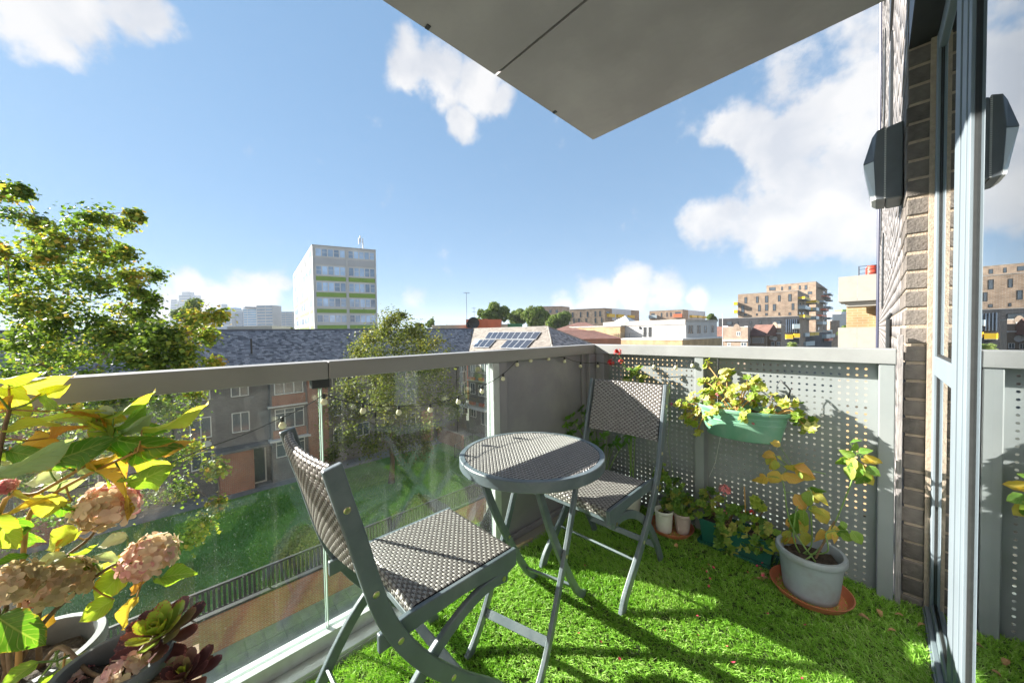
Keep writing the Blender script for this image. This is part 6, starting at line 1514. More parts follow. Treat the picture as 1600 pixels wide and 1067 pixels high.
HLV = [  # base px, tip px, depth base, depth tip, kind, roll, width, variant
    ((-12, 606), (107, 606), .76, .80, 'y', 68, .75, 0), ((-20, 590), (60, 598), .74, .78, 'g', 60, .8, 1), ((14, 598), (34, 655), .77, .77, 'y', 25, .8, 0), ((-15, 640), (20, 625), .75, .76, 'o', 40, .9, 1),
    ((0, 674), (86, 652), .75, .79, 'y', 66, .75, 0), ((172, 672), (54, 634), .86, .80, 'y', 70, .62, 0), ((175, 668), (126, 628), .86, .84, 'o', 60, .7, 1), ((150, 655), (246, 630), .85, .88, 'y', 74, .5, 0),
    ((176, 684), (132, 648), .86, .83, 'y', 40, .8, 1), ((178, 672), (236, 640), .86, .88, 'g', 62, .8, 0), ((190, 678), (240, 655), .86, .88, 'p', 50, .9, 0), ((222, 672), (326, 649), .87, .92, 'y', 66, .55, 0),
    ((170, 682), (258, 716), .86, .86, 'g', 48, .85, 1), ((168, 686), (205, 712), .86, .87, 'g', 35, 1.0, 1), ((212, 700), (294, 703), .87, .90, 'o', 55, .62, 0), ((205, 705), (250, 742), .87, .89, 'y', 40, .7, 3),
    ((118, 722), (252, 752), .82, .88, 'o', 72, .55, 3), ((130, 728), (185, 745), .82, .85, 'y', 62, .5, 1),
    ((-10, 742), (120, 700), .68, .74, 'p', 52, .8, 0), ((-10, 750), (70, 722), .70, .73, 'y', 70, .6, 0), ((20, 702), (106, 685), .78, .80, 'o', 62, .7, 3), ((76, 684), (112, 662), .80, .81, 'o', 45, .7, 3),
    ((112, 782), (8, 790), .80, .74, 'y', 52, .95, 1), ((95, 785), (20, 780), .80, .75, 'o', 60, .6, 3), ((100, 790), (138, 798), .8, .82, 'y', 68, .6, 0),
    ((-8, 805), (18, 862), .72, .72, 'y', 20, .9, 0), ((126, 828), (54, 858), .82, .79, 'y', 25, .95, 1), ((120, 838), (70, 862), .82, .79, 'o', 45, .6, 3), ((44, 868), (-10, 876), .77, .73, 'g', 50, .8, 0),
    ((104, 868), (40, 886), .80, .77, 'p', 40, .9, 0), ((106, 866), (150, 858), .80, .82, 'y', 66, .7, 0), ((200, 838), (150, 850), .85, .82, 'p', 35, 1.0, 0), ((183, 880), (204, 858), .84, .86, 'y', 60, 1.2, 1), ((183, 878), (152, 862), .84, .82, 'p', 48, .9, 0),
    ((200, 886), (140, 945), .85, .80, 'y', 12, 1.0, 0), ((196, 885), (168, 915), .85, .83, 'g', 20, .95, 1), ((178, 936), (118, 972), .82, .78, 'y', 10, 1.05, 0), ((214, 932), (174, 986), .84, .80, 'o', 30, .65, 3), ((205, 930), (222, 905), .84, .85, 'o', 45, .7, 1),
    ((250, 903), (306, 888), .86, .89, 'g', 38, 1.0, 0), ((240, 905), (282, 912), .86, .88, 'g', 62, .7, 0), ((-5, 962), (58, 1012), .70, .70, 'g', 20, .95, 0), ((60, 1034), (-10, 1075), .64, .60, 'g', 25, .9, 1), ((84, 956), (50, 996), .78, .74, 'o', 25, .7, 3),
    ((90, 1040), (148, 1022), .70, .73, 'p', 45, .9, 0), ((95, 1058), (158, 1036), .68, .71, 'y', 40, .8, 1), ((60, 1062), (95, 1052), .67, .70, 'g', 55, .8, 0), ((165, 1045), (185, 1030), .68, .69, 'g', 40, .9, 0), ((30, 985), (-5, 1005), .72, .70, 'o', 40, .8, 3),
    ((60, 905), (30, 925), .78, .76, 'g', 30, .9, 0), ((150, 880), (120, 895), .82, .80, 'g', 40, .9, 0), ((20, 705), (-5, 720), .78, .75, 'y', 40, .9, 0), ((138, 885), (165, 895), .82, .83, 'p', 30, .9, 0)]
for q in range(46):
    cx_, cy_ = RNG.uniform(-15, 215), RNG.uniform(610, 960)
    if min(math.hypot(cx_+25-a, cy_-b_) for a, b_ in ((170, 790), (234, 870), (96, 908), (10, 915))) < 62 or cx_ > 120 and cy_ > 900 or (cx_ > 150 and cy_ < 640): continue
    a_ = RNG.uniform(-.5, 1.0) if RNG.random() < .7 else RNG.uniform(2.2, 4.0); l_ = RNG.uniform(34, 62); d_ = .74+cx_/215*.12+RNG.uniform(.0, .05)
    HLV.append(((cx_, cy_), (cx_+l_*math.cos(a_), cy_+l_*.6*math.sin(a_)), d_, d_+RNG.normal(.005, .015), 'ygggppo'[RNG.integers(0, 7)], RNG.uniform(15, 65), RNG.uniform(.75, 1.0), int(RNG.integers(0, 4))))
for (bx, tx, d0, d1, k, roll, wf, var) in HLV:
    p = at_d(*bx, d0); q = at_d(*tx, d1)
    o = put_leaf(hy, hm[k][var], p, q, roll*(1 if RNG.random() < .85 else -1), wf*1.05, lmax=.15)
    j = int(np.argmin(np.linalg.norm(allc-p, axis=1)))
    b = MB(); mid = (allc[j]+p)/2+np.array([0, 0, -.006]); b.tube([allc[j], mid, p, p+(q-p)*.05], [.0022, .002, .0018, .0012], 5); b.build('petiole', M['stem_orange'] if k in 'yo' else M['stem_green'], hy, smooth=True)
PET = leaf_mat('hydrangea_petal', [(.46, .38, .22), (.74, .62, .44), (.78, .61, .49), (.70, .40, .39), (.56, .19, .23)], (1.1, 1.0, .85), .6, attr=True, scale=6, tw=.42)
def flower_head(px, py, d, rpx, pink, up=.25, nfl=84):
    c = at_d(px, py, d); off = math.hypot(px-800, py-533)/FPX; R = rpx*d/FPX/(.5+.5*math.sqrt(1+off*off))
    V = []; F = []; T = []
    ax = sphere_pts(1)[0]
    for k in range(nfl):
        z = 1-1.75*(k+.5)/nfl; a = k*2.39996; s = math.sqrt(max(0, 1-z*z)); nn = np.array([s*math.cos(a), s*math.sin(a), z])+RNG.normal(0, .13, 3); nn /= np.linalg.norm(nn)
        o = c+nn*R*np.array([1, 1, .86])*RNG.uniform(.72, 1.0); x = np.cross(nn, sphere_pts(1)[0]); x /= np.linalg.norm(x); y = np.cross(nn, x)
        tone = np.clip(pink+.28*(nn@ax)+RNG.normal(0, .17), 0, 1); S = R*RNG.uniform(.25, .36)
        tiltv = nn*.0
        for q in range(4):
            a2 = q*PI/2+RNG.normal(0, .12); e = x*math.cos(a2)+y*math.sin(a2); g = -x*math.sin(a2)+y*math.cos(a2); n0 = len(V); h = RNG.uniform(-.15, .55)
            V += [o, o+e*S*.45-g*S*.48+nn*S*(.10+h*.3), o+e*S*.98-g*S*.34+nn*S*h, o+e*S*1.1+nn*S*(h+.08), o+e*S*.98+g*S*.34+nn*S*h, o+e*S*.45+g*S*.48+nn*S*(.10+h*.3), o+e*S*.55+nn*S*(.02+h*.3)]
            F += [(n0, n0+1, n0+6), (n0+1, n0+2, n0+6), (n0+2, n0+3, n0+6), (n0+3, n0+4, n0+6), (n0+4, n0+5, n0+6), (n0+5, n0, n0+6)]
            T += [np.clip(tone+RNG.normal(0, .05), 0, 1)]*7
    o = np_mesh('flower_head', V, F, PET, hy, smooth=True, attr=T); o['kind'] = 'stuff' if False else ''
    del o['kind']
    b = MB(); j = int(np.argmin(np.linalg.norm(allc-c, axis=1)))
    b.tube([allc[j], (allc[j]+c)/2-np.array([0, 0, .01]), c], [.003, .0028, .0025], 6)
    for k in range(16): b.tube([c-np.array([0, 0, R*.5]), c+sphere_pts(1)[0]*R*.7], [.0012, .0008], 4, cap=False)
    b.build('flower_stalk', M['stem_green'], hy)
for a in ((170, 790, .86, 47, .50), (234, 870, .87, 43, .34), (96, 908, .79, 52, .30), (10, 915, .70, 52, .26), (192, 1062, .64, 46, .50), (8, 760, .76, 18, .75), (118, 1066, .66, 30, .62)): flower_head(*a)

# ---- aeonium rosettes
AO = leaf_mat('aeonium_dark_leaf', [(.07, .03, .035), (.12, .05, .055), (.15, .09, .07), (.17, .17, .07)], (1.6, .9, .5), .3, edge=(.30, .12, .12), scale=3, tw=.25)
AI = leaf_mat('aeonium_green_leaf', [(.24, .36, .06), (.34, .44, .07), (.46, .48, .09)], (1.3, 1.2, .4), .3, edge=(.40, .10, .08), scale=3, tw=.4)
spoon = lambda t: .045+.20*math.sin(PI*min(1, t*.97)**2.1)**.85
am = {'o': leaf_mesh('aeonium_leaf', spoon, AO, 7, .20, -.12), 'i': leaf_mesh('aeonium_leaf', spoon, AI, 7, .22, -.10)}
def aeonium(label, c, R, axis, foot, n=34, green=.45, group='aeonium rosettes in the lower left pot'):
    t = thing('aeonium', foot, label, 'succulent', group); z = np.array(axis, float); z /= np.linalg.norm(z); x = np.cross(z, [.3, .8, .1]); x /= np.linalg.norm(x); y = np.cross(z, x)
    b = MB(); b.tube(smooth_path([foot, (np.array(foot)+c)/2+np.array([.005, -.008, 0]), c], 5), .007, 8); b.build('stem', M['stem_brown'], t, smooth=True)
    for k in range(n):
        q = (k+.5)/n; a = k*2.39996; el = math.radians(82-88*q**.85); d = (x*math.cos(a)+y*math.sin(a))*math.cos(el)+z*math.sin(el); L = R*(.45+.6*q**.6)
        base = c+d*R*.05-z*R*.30*q; up = z*math.cos(el)-(x*math.cos(a)+y*math.sin(a))*math.sin(el); xx = np.cross(d, up)
        inst('leaf', am['i' if q < green+RNG.normal(0, .06) else 'o'], t, frame(base, xx*L*.95, d*L, up*L))
c = at_d(250, 990, .70); aeonium('large aeonium rosette with green heart and purple rim, on a tall stem', c, .070, (.35, -.25, 1), (P2[0]+.02, P2[1]+.01, P2[2]-.01), 36, .52)
c = at_d(288, 1058, .66); aeonium('low dark purple aeonium rosette at the bottom edge', c, .055, (.3, -.2, 1), (P2[0]+.045, P2[1]+.02, P2[2]-.02), 28, .08)
c = at_d(312, 1036, .70); aeonium('tiny reddish aeonium rosette beyond the dark low one', c, .022, (.2, .1, 1), (P2[0]+.05, P2[1]+.03, P2[2]-.02), 14, .3)

# ---- geranium leaves and helpers for the far end plants
lob = lambda a: .5*(.80+.11*math.cos(7*a)+.05*math.cos(14*a))*(1-.42*math.exp(-((a-PI*1.5)/.30)**2))
GV = leaf_mat('variegated_geranium_leaf', [(.12, .22, .02), (.25, .34, .03), (.42, .46, .07), (.60, .58, .22)], (1.25, 1.2, .4), .5, edge=(.62, .60, .26), scale=2.5, tw=.42)
GD = leaf_mat('geranium_leaf', [(.07, .15, .025), (.12, .23, .035), (.21, .33, .05), (.38, .36, .09)], (1.2, 1.25, .4), .5, edge=(.22, .24, .06), scale=2.5, tw=.36)
gv = [polar_leaf('geranium_leaf', lob, GV, 28, cu, .05, ph) for cu, ph in ((.5, 0), (-.3, 1), (.9, 2))]
gd = [polar_leaf('geranium_leaf', lob, GD, 28, cu, .05, ph) for cu, ph in ((.5, 0), (-.3, 1), (.9, 2))]
def bushy(t, root, clumps, meshes, size, per, stem_m, mind=.0):
    """stems from the root to each clump, leaves on short stalks around them"""
    root = np.array(root, float); sb = []
    for (c, r, n) in clumps:
        c = np.array(c, float); P = smooth_path([root+RNG.normal(0, .012, 3)*np.array([1, 1, .1]), (root+c)/2+RNG.normal(0, .012, 3)+np.array([0, 0, .02]), c], 5)
        b = MB(); b.tube(P, [.0042-.002*i/len(P) for i in range(len(P))], 6); b.build('stem', stem_m, t, smooth=True)
        pb = MB()
        for k in range(n):
            d = sphere_pts(1)[0]; e = c+d*r*RNG.uniform(.45, 1.05)
            nn = -LDIR*.5+np.array([0, 0, .55])+(CAM-e)/np.linalg.norm(CAM-e)*.35+d*.55+RNG.normal(0, .2, 3)
            put_round(t, meshes[k % len(meshes)], e, nn, size*RNG.uniform(.6, 1.2))
            pb.tube([P[-2-(k % 3)], (P[-2]+e)/2+np.array([0, 0, -.004]), e-nn/np.linalg.norm(nn)*.001], [.0013, .0011, .0009], 4, cap=False)
        if n: pb.build('leaf_stalks', stem_m, t, kind='stuff')
def blossom(t, c, r, m, n=26, name='flower'):
    V = []; F = []
    for k in range(n):
        nn = sphere_pts(1)[0]; nn[2] = nn[2]*.7+.25; nn /= np.linalg.norm(nn); o = np.array(c)+nn*r*RNG.uniform(.5, 1); x = np.cross(nn, sphere_pts(1)[0]); x /= np.linalg.norm(x); y = np.cross(nn, x); s = r*.5
        for q in range(5):
            a = q*2*PI/5; e = x*math.cos(a)+y*math.sin(a); g = -x*math.sin(a)+y*math.cos(a); n0 = len(V)
            V += [o, o+e*s*.6-g*s*.32+nn*s*.1, o+e*s*1.0+nn*s*.3, o+e*s*.6+g*s*.32+nn*s*.1]; F += [(n0, n0+1, n0+2, n0+3)]
    b = MB(); b.add(V, F); return b.build(name, m, t)
PINK = mat('pink_petal', (.62, .14, .20), .6, .2, 90); RED = mat('red_petal', (.55, .015, .015), .55, .2, 90); MAG = mat('magenta_petal', (.45, .06, .22), .6, .2, 90)

# hanging sage green planter with its trailing geranium
HX, HYc, HZ = .935, -.105, .638
t = thing('hanging_planter', (HX, HYc, HZ), 'sage green oval plastic planter hooked on the perforated parapet', 'planter')
pr = [(.05, 0), (.150, 0), (.156, .004), (.176, .085), (.179, .086), (.1795, .091), (.1775, .093), (.181, .112), (.184, .113), (.1845, .118), (.1825, .12), (.186, .132), (.194, .134), (.197, .138), (.197, .150), (.193, .154), (.187, .152), (.183, .140), (.170, .06), (.150, .01), (.001, .01)]
b = MB(); b.lathe((HX, HYc, HZ), pr, 48, 1.03, .50); b.build('body', M['green_pot'], t, smooth=True, auto=30)
soil_disc(t, (HX, HYc, HZ+.125), .176, .49, 1.02)
hk = lambda L, y: [at_y(*q, y) for q in L]
b = MB(); b.tube(hk([(1219, 594), (1228, 602), (1235, 610), (1233, 618), (1226, 627)], -.012), .004, 7); b.tube(hk([(1214, 625), (1214, 602), (1219, 594)], -.012), .0016, 6); b.build('hook', M['dark'], t, smooth=True)
b = MB(); b.tube([(.80, -.004, 1.03), (.80, -.012, .785), (.80, -.03, .77)], .004, 7); b.build('hook', M['dark'], t, smooth=True)
b = MB(); b.tube([at_y(1131, 655, -.19), at_y(1122, 700, -.13), at_y(1118, 722, -.1), at_y(1108, 745, -.07)], .0008, 4); tag(b.build('string', M['white']), 'thin white string dangling below the sage green planter', 'string')
hg = thing('geranium', (HX, HYc, HZ+.125), 'variegated trailing geranium spilling from the sage green planter', 'plant')
def yc(px, py, y, r, n): return (at_y(px, py, y), r, n)
bushy(hg, (HX-.02, HYc, HZ+.125), [yc(1125, 600, -.10, .05, 15), (at_y(1108, 620, -.12), .05, 20), yc(1092, 635, -.09, .045, 14), (at_y(1100, 595, -.03), .03, 8), yc(1104, 568, -.02, .025, 5), yc(1140, 615, -.14, .05, 15), yc(1150, 640, -.16, .05, 14), yc(1168, 600, -.10, .045, 12), yc(1180, 620, -.11, .045, 12), yc(1135, 585, -.05, .035, 12), yc(1185, 600, -.08, .04, 10), yc(1110, 650, -.15, .04, 12), yc(1205, 625, -.12, .03, 7)], gv, .047, 1, M['stem_orange'])
bushy(hg, (HX-.1, HYc, HZ+.135), [yc(1075, 640, -.08, .04, 10), yc(1080, 660, -.07, .035, 8), yc(1090, 675, -.08, .02, 4), yc(1070, 655, -.10, .025, 6), yc(1120, 640, -.2, .03, 8), yc(1165, 650, -.20, .03, 8), yc(1066, 630, -.09, .035, 9), yc(1085, 620, -.09, .035, 9)], gv, .045, 1, M['stem_orange'])
bushy(hg, (HX+.14, HYc, HZ+.13), [yc(1225, 632, -.13, .018, 3), yc(1247, 628, -.10, .016, 2), yc(1246, 655, -.11, .028, 6), yc(1262, 668, -.10, .026, 6), yc(1268, 660, -.08, .02, 4), yc(1200, 645, -.15, .02, 4)], [gv[0], gd[0], gv[2]], .065, 1, M['stem_orange'])
for px, py, y in ((1121, 617, -.15), (1175, 662, -.2), (1178, 625, -.13)): blossom(hg, at_y(px, py, y), .010, PINK, 6)
sg = thing('fuchsia_sprig', at_y(1048, 640, -.06), 'magenta flower sprig hanging beside the far chair back', 'flower')
b = MB(); b.tube([at_y(1046, 600, -.004), at_y(1047, 625, -.03), at_y(1047, 650, -.05), at_y(1043, 690, -.05), at_y(1050, 730, -.05), at_y(1058, 770, -.06)], .0012, 5); b.build('stem', M['stem_green'], sg); blossom(sg, at_y(1048, 632, -.04), .014, MAG, 9); blossom(sg, at_y(1045, 655, -.05), .012, mat('faded_petal', (.55, .48, .34), .7, .1, 60), 7)

# terracotta saucer with three pots behind the far chair
saucer('terracotta saucer carrying white and pink pots beside the far chair', (.575, -.105, .012), .125, M['terra'], .03)
pot('flower_pot', 'small white plastic pot standing in the terracotta saucer', 'pot', (.555, -.155, .020), .052, .125, M['white_pot'], .80, .006, rim_h=.022)
pot('flower_pot', 'pinkish clay pot standing right of the small white one', 'pot', (.640, -.100, .020), .050, .115, M['pink_pot'], .66, .007, rim_h=.02)
pot('flower_pot', 'dark plastic pot hidden behind the small white one', 'pot', (.525, -.060, .020), .045, .15, M['pot_grey'], .75, .006)
g1 = thing('geranium', (.64, -.10, .11), 'round leaved green geranium growing from the pinkish clay pot', 'plant')
bushy(g1, (.64, -.10, .11), [yc(1040, 745, -.10, .04, 11), yc(1052, 765, -.12, .045, 13), yc(1060, 785, -.13, .04, 12), yc(1030, 740, -.06, .03, 7), yc(1070, 800, -.10, .025, 6), yc(1035, 800, -.12, .03, 8), yc(1062, 755, -.06, .03, 7), yc(1075, 780, -.08, .03, 7), yc(1022, 760, -.1, .035, 9), yc(1045, 790, -.12, .04, 11), yc(1085, 800, -.1, .03, 8), yc(1032, 730, -.06, .03, 7)], gd, .06, 1, M['stem_green'])
# dark green trough on its tray with a pink geranium
tr = thing('trough_planter', (.905, -.06, .012), 'dark green rectangular trough standing in a tray along the parapet', 'planter')
def trough(b, x0, x1, y0, y1, z0, z1, tp, w=.006):
    lo = [(x0+tp, y0+tp*.6, z0), (x1-tp, y0+tp*.6, z0), (x1-tp, y1-tp*.6, z0), (x0+tp, y1-tp*.6, z0)]; hi = [(x0, y0, z1), (x1, y0, z1), (x1, y1, z1), (x0, y1, z1)]
    hi2 = [(x0+w, y0+w, z1), (x1-w, y0+w, z1), (x1-w, y1-w, z1), (x0+w, y1-w, z1)]; lo2 = [(x0+tp+w, y0+tp*.6+w, z0+w), (x1-tp-w, y0+tp*.6+w, z0+w), (x1-tp-w, y1-tp*.6-w, z0+w), (x0+tp+w, y1-tp*.6-w, z0+w)]
    b.add(lo+hi+hi2+lo2, [(3, 2, 1, 0)]+[(i, (i+1) % 4, 4+(i+1) % 4, 4+i) for i in range(4)]+[(4+i, 4+(i+1) % 4, 8+(i+1) % 4, 8+i) for i in range(4)]+[(8+i, 8+(i+1) % 4, 12+(i+1) % 4, 12+i) for i in range(4)]+[(12, 13, 14, 15)]); return b
trough(MB(), .735, 1.075, -.125, .000, .022, .150, .016).build('body', M['dk_green'], tr, bevel=.004)
trough(MB(), .728, 1.082, -.137, .003, .010, .032, .010).build('tray', M['dk_green'], tr, bevel=.003)
b = MB(); b.box((.905, -.063, .130), (.31, .10, .01)); b.build('soil', M['soil'], tr)
g2 = thing('geranium', (.9, -.06, .135), 'sprawling geranium with a pink flower head in the dark green trough', 'plant')
bushy(g2, (.86, -.07, .135), [yc(1100, 785, -.11, .035, 10), yc(1115, 800, -.13, .045, 12), yc(1125, 825, -.15, .035, 9), yc(1145, 800, -.12, .04, 10), yc(1105, 770, -.08, .03, 7), yc(1150, 825, -.12, .035, 9), yc(1090, 790, -.10, .03, 6), yc(1130, 845, -.14, .035, 9), yc(1160, 800, -.10, .035, 9), yc(1120, 780, -.10, .03, 8), yc(1140, 860, -.13, .03, 7)], gd, .06, 1, M['stem_brown'])
bushy(g2, (1.0, -.07, .135), [yc(1185, 815, -.12, .04, 10), yc(1200, 830, -.14, .04, 9), yc(1175, 840, -.13, .04, 9), yc(1195, 795, -.08, .03, 6), yc(1210, 850, -.13, .03, 6), yc(1190, 860, -.13, .035, 8), yc(1165, 850, -.12, .035, 8), yc(1180, 785, -.08, .03, 7)], [gd[0], gd[1], gv[0]], .055, 1, M['stem_brown'])
b = MB(); b.tube([(.88, -.07, .135), at_y(1135, 800, -.09), at_y(1134, 772, -.09)], .002, 5); b.build('flower_stalk', M['stem_green'], g2)
blossom(g2, at_y(1133, 765, -.09), .026, mat('coral_petal', (.68, .20, .20), .6, .15, 90), 26); blossom(g2, at_y(1132, 800, -.14), .012, PINK, 7); blossom(g2, at_y(1174, 800, -.1), .013, RED, 8)
b = MB(); b.tube([at_y(1165, 810, -.09), at_y(1163, 760, -.09)], .003, 6); b.build('flower_stalk', M['stem_orange'], g2)
# big grey pot on its terracotta saucer with a yellowing rose
BP = np.array([1.215, -.185])
saucer('large terracotta saucer under the big grey pot by the parapet', (BP[0], BP[1], .012), .146, M['terra'], .036)
pot('flower_pot', 'big pale grey plastic pot standing in the large terracotta saucer', 'pot', (BP[0], BP[1], .020), .124, .195, M['pot_pale'], .76, .017, rim_h=.028, soil=.045)
RL = leaf_mat('rose_leaf_yellow', [(.34, .42, .07), (.62, .56, .11), (.74, .54, .13), (.66, .36, .10)], (1.3, 1.1, .4), .5, edge=(.50, .22, .06), scale=2.2, tw=.42, veins=True)
RG = leaf_mat('rose_leaf_green', [(.10, .24, .03), (.18, .34, .05), (.30, .42, .08)], (1.2, 1.25, .4), .4, edge=(.40, .30, .08), scale=2.2, tw=.38, veins=True)
ov2 = lambda t: .32*math.sin(PI*min(1, t)**.85)**.8
rl_ = {'y': [leaf_mesh('rose_leaf', ov2, RL, 7, f, c_, .03, .05) for f, c_ in ((.25, .2), (.4, .4))], 'g': [leaf_mesh('rose_leaf', ov2, RG, 7, f, c_, .03, .05) for f, c_ in ((.25, .15), (.35, .3))]}
rs = thing('rose_plant', (BP[0], BP[1], .18), 'leggy rose with yellowing leaves growing from the big grey pot', 'plant')
rroot = np.array([BP[0]-.01, BP[1]-.01, .168])
def rose_stem(pts, r=.0035, m='stem_green'):
    P = smooth_path([rroot+RNG.normal(0, .015, 3)*np.array([1, 1, 0])]+[at_y(*p) for p in pts], 5); b = MB(); b.tube(P, [r-(r*.5)*i/len(P) for i in range(len(P))], 6); b.build('stem', M[m], rs, smooth=True); return P
RA = np.array(rose_stem([(1236, 820, -.18), (1225, 760, -.16), (1222, 745, -.15), (1238, 728, -.13), (1265, 735, -.12), (1290, 740, -.10)])
   + rose_stem([(1240, 840, -.2), (1243, 800, -.2), (1247, 790, -.2)]) + rose_stem([(1268, 850, -.17), (1267, 800, -.17), (1268, 770, -.17), (1262, 762, -.16)])
   + rose_stem([(1290, 845, -.15), (1320, 780, -.10), (1335, 735, -.09), (1332, 705, -.08), (1345, 712, -.08)]) + rose_stem([(1292, 862, -.22), (1290, 835, -.22), (1300, 830, -.2)]))
b = MB(); b.tube([(BP[0]+.02, BP[1]-.02, .19), at_y(1304, 814, -.19)], .004, 6); b.build('cut_stem', M['stem_brown'], rs)
RLV = [((1212, 712), (1188, 708), 'y', 30), ((1205, 715), (1195, 725), 'y', 40), ((1214, 712), (1222, 718), 'y', 40), ((1215, 735), (1204, 758), 'y', 10), ((1222, 740), (1228, 752), 'y', 20), ((1200, 745), (1170, 758), 'y', 50), ((1196, 742), (1185, 750), 'y', 30),
       ((1225, 728), (1262, 732), 'y', 60), ((1240, 728), (1275, 738), 'y', 55), ((1250, 738), (1252, 748), 'g', 30), ((1212, 720), (1206, 736), 'y', 25), ((1262, 765), (1278, 790), 'y', 15), ((1266, 768), (1258, 790), 'g', 25), ((1270, 772), (1296, 784), 'y', 45), ((1268, 790), (1280, 806), 'y', 10), ((1262, 795), (1292, 800), 'y', 50), ((1266, 760), (1292, 772), 'g', 60),
       ((1247, 800), (1232, 828), 'g', 40), ((1246, 812), (1262, 838), 'y', 20), ((1243, 815), (1236, 840), 'g', 50), ((1236, 830), (1220, 848), 'y', 50), ((1248, 820), (1256, 835), 'y', 20), ((1240, 838), (1228, 852), 'y', 45),
       ((1300, 826), (1296, 845), 'y', 30), ((1302, 822), (1322, 842), 'g', 25), ((1306, 824), (1312, 836), 'g', 30), ((1312, 820), (1322, 838), 'g', 30), ((1300, 832), (1310, 850), 'y', 45),
       ((1332, 712), (1300, 732), 'g', 50), ((1335, 715), (1328, 735), 'y', 30), ((1340, 720), (1336, 748), 'g', 15), ((1338, 712), (1310, 705), 'g', 40), ((1342, 708), (1362, 700), 'g', 40), ((1340, 722), (1352, 740), 'y', 20), ((1345, 730), (1352, 775), 'g', 12), ((1348, 735), (1365, 748), 'g', 45), ((1335, 730), (1320, 748), 'g', 30), ((1330, 705), (1342, 692), 'g', 50), ((1345, 716), (1364, 726), 'y', 50), ((1330, 720), (1312, 718), 'g', 40), ((1350, 742), (1342, 760), 'g', 40)]
for (bx, tx, k, roll) in list(RLV):
    if RNG.random() < .62:
        j_ = RNG.normal(0, 9, 2); l_ = RNG.normal(0, 7, 2); RLV.append(((bx[0]+j_[0], bx[1]+j_[1]), (tx[0]+j_[0]+l_[0]+5, tx[1]+j_[1]+l_[1]+6), k, roll+RNG.normal(0, 15)))
for (bx, tx, k, roll) in RLV:
    y = -.16 if bx[0] < 1280 else (-.19 if bx[1] > 800 else -.085); y += RNG.normal(0, .012)
    p = at_y(*bx, y); q = at_y(*tx, y+RNG.normal(0, .012)); put_leaf(rs, rl_[k][RNG.integers(0, 2)], p, q, roll*RNG.choice([-1, 1]), 1.2, lmax=.078)
    j = int(np.argmin(np.linalg.norm(RA-p, axis=1))); b = MB(); b.tube([RA[j], (RA[j]+p)/2+np.array([0, 0, .003]), p], .0012, 4); b.build('petiole', M['stem_green'], rs)
# plants in the corner behind the far chair
pot('flower_pot', 'dark grey pot tucked in the corner behind the far chair', 'pot', (.16, -.15, .012), .10, .22, M['pot_grey'], .75, .012)
def palm(a): return .5*(.30+.70*abs(math.cos(3.5*(a-PI/2)))**1.3)*(.55+.45*math.cos((a-PI/2)/2)**2)
FT = leaf_mat('fatsia_leaf', [(.06, .15, .025), (.10, .23, .035), (.17, .34, .05)], (1.2, 1.3, .4), .3, scale=2, tw=.3)
fm = [polar_leaf('fatsia_leaf', palm, FT, 42, cu, .04, ph) for cu, ph in ((.3, 0), (-.4, 1))]
ft = thing('fatsia', (.16, -.15, .2), 'dark green fatsia with lobed leaves in the corner behind the far chair', 'plant'); fr_ = np.array([.16, -.15, .2])
for px, py, y, s in ((893, 650, -.30, .12), (910, 662, -.22, .12), (902, 690, -.25, .10), (932, 690, -.16, .12), (940, 700, -.22, .10), (962, 690, -.13, .11), (978, 690, -.12, .10), (920, 680, -.1, .12), (905, 640, -.15, .10), (950, 660, -.08, .11), (884, 664, -.33, .09), (925, 655, -.10, .11), (890, 675, -.30, .11), (915, 645, -.18, .12), (898, 660, -.26, .12), (942, 680, -.2, .11), (955, 695, -.2, .10), (985, 680, -.10, .10), (915, 700, -.22, .10)):
    p = at_y(px, py, y); nn = np.array([-.35, -.55, .75])+RNG.normal(0, .2, 3); put_round(ft, fm[RNG.integers(0, 2)], p, nn, s*1.15); b = MB(); b.tube(smooth_path([fr_, (fr_+p)/2+np.array([0, 0, .03]), p], 4), .0022, 5); b.build('petiole', M['stem_green'], ft)
g3 = thing('geranium', (.2, -.1, .21), 'tall geranium with bright red flowers behind the far chair back', 'plant')
pot('flower_pot', 'white pot of the tall red geranium behind the far chair', 'pot', (.31, -.07, .012), .065, .17, M['white_pot'], .75, .008)
bushy(g3, (.31, -.07, .16), [yc(985, 580, -.05, .035, 9), yc(1000, 590, -.05, .03, 8), yc(978, 595, -.06, .03, 6), yc(996, 575, -.04, .02, 4)], [gd[0], gv[0], gd[2]], .055, 1, M['stem_green'])
for px, py, r in ((965, 551, .026), (955, 567, .024), (970, 565, .016)):
    p = at_y(px, py, -.05); blossom(g3, p, r, RED, 16); b = MB(); b.tube([at_y(985, 590, -.05), (at_y(985, 590, -.05)+p)/2+np.array([.004, 0, 0]), p], .0016, 5); b.build('flower_stalk', M['stem_green'], g3)

# ---- festoon lights along both rails
fs = thing('string_lights', (-.0, -1.2, .9), 'festoon string of small globe bulbs looping along the glass and corner panels', 'string lights')
M['bulb'] = mat('globe_bulb', (.72, .70, .48), .12, .05, 30, spec=.8)
BL_ = [(at_x(*q, .012), 0) for q in ((441, 652), (506, 616), (567, 631), (623, 634), (672, 631), (716, 619), (753, 603), (786, 584))]+[(at_x(*q, -.012), 0) for q in ((808, 562), (829, 556), (857, 554), (882, 558), (907, 566))]+[(at_y(*q, -.004), 0) for q in ((934, 566), (975, 569), (1022, 566), (1056, 567), (1082, 564))]
pts = [at_x(60, 770, .012), at_x(200, 742, .012), at_x(320, 700, .012)]+[p for p, _ in BL_]; cab = []
for a, c in zip(pts, pts[1:]):
    for k in range(4): q = k/4; p = a+(c-a)*q; p = p-np.array([0, 0, .006*math.sin(PI*q)]); cab.append(p)
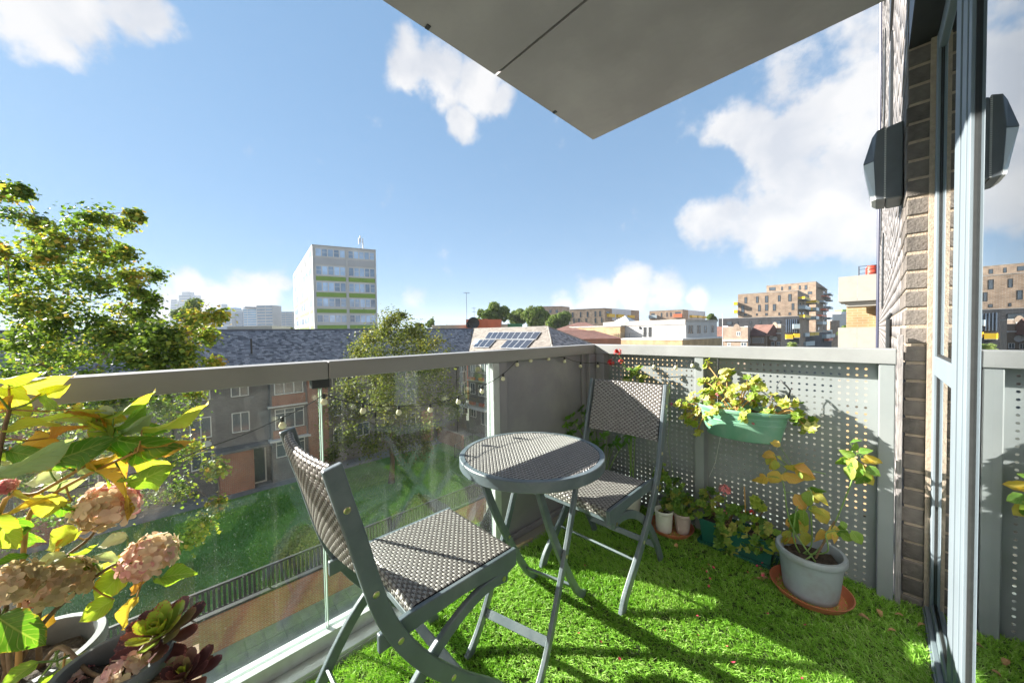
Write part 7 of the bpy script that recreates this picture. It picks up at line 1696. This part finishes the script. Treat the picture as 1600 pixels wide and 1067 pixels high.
cab.append(pts[-1]); b = MB(); b.tube(cab, .0018, 5); b.build('cable', M['dark'], fs, smooth=True)
bme = MB(); bme.lathe((0, 0, 0), [(0, -.040), (.005, -.039), (.0095, -.036), (.0117, -.031), (.0117, -.027), (.0095, -.021), (.0065, -.0165), (.0055, -.015)], 14)
cme = MB(); cme.lathe((0, 0, 0), [(.0, .002), (.005, .001), (.006, -.004), (.006, -.015), (.0, -.0152)], 10)
bo = None
for k, (p, _) in enumerate(BL_):
    if bo is None:
        x = MB(); x.v = [tuple(np.array(v)) for v in bme.v]; x.f = bme.f; bo = x.build('bulb', M['bulb'], fs, local=True, smooth=True); y_ = MB(); y_.v = cme.v; y_.f = cme.f; co = y_.build('socket', M['dark'], bo, local=True, smooth=True)
        bo.location = tuple(p-wloc(fs))
    else:
        o = inst('bulb', bo.data, fs, Matrix.Translation(tuple(p))); c_ = co.copy(); COL.objects.link(c_); c_.parent = o

# ---- small things lying on the turf
b = MB(); b.tube([at_z(790, 862, .03), at_z(812, 851, .032), at_z(832, 841, .03)], [.008, .009, .006], 7); tag(b.build('wooden_stick', mat('pale_wood', (.42, .32, .2), .7, .25, 40), smooth=True), 'short pale wooden stick lying on the turf by the solid panel', 'stick')
pme = bpy.data.meshes.new('fallen_petal'); pme.from_pydata([(0, 0, 0), (.006, -.004, .001), (.011, 0, .004), (.006, .004, .001), (.006, 0, .0005)], [], [(0, 1, 4), (1, 2, 4), (2, 3, 4), (3, 0, 4)]); pme.materials.append(mat('fallen_petal_red', (.5, .05, .09), .6, .2, 60, rand=.3))
for k in range(34):
    px, py = (RNG.uniform(1090, 1190), RNG.uniform(860, 905)) if k < 16 else (RNG.uniform(880, 1300), RNG.uniform(870, 1060)); p = at_z(px, py, .030)
    if p[0] > 1.53 or p[1] > .0: continue
    o = inst('fallen_petal', pme, None, Matrix.Translation(tuple(p)) @ Matrix.Rotation(RNG.uniform(0, 6.28), 4, 'Z') @ Matrix.Rotation(RNG.normal(0, .35), 4, 'X') @ Matrix.Scale(RNG.uniform(.8, 1.5), 4)); tag(o, 'tiny red geranium petal fallen on the green turf', 'petal', 'fallen petals')
dme = leaf_mesh('dry_leaf', ov2, mat('dry_leaf_brown', (.34, .20, .09), .8, .25, 30, rand=.35), 5, .5, .5, .05)
for k, (px, py) in enumerate(((1058, 848), (1340, 960), (1320, 905), (1400, 985), (1412, 962), (1445, 975), (1370, 950), (1195, 895), (1188, 905), (1200, 902))):
    p = at_z(px, py, .030); o = inst('dry_leaf', dme, None, Matrix.Translation(tuple(p)) @ Matrix.Rotation(RNG.uniform(0, 6.28), 4, 'Z') @ Matrix.Rotation(RNG.normal(0, .3), 4, 'X') @ Matrix.Scale(RNG.uniform(.025, .04), 4)); tag(o, 'curled dry brown leaf lying on the turf', 'leaf', 'dry leaves on the turf')
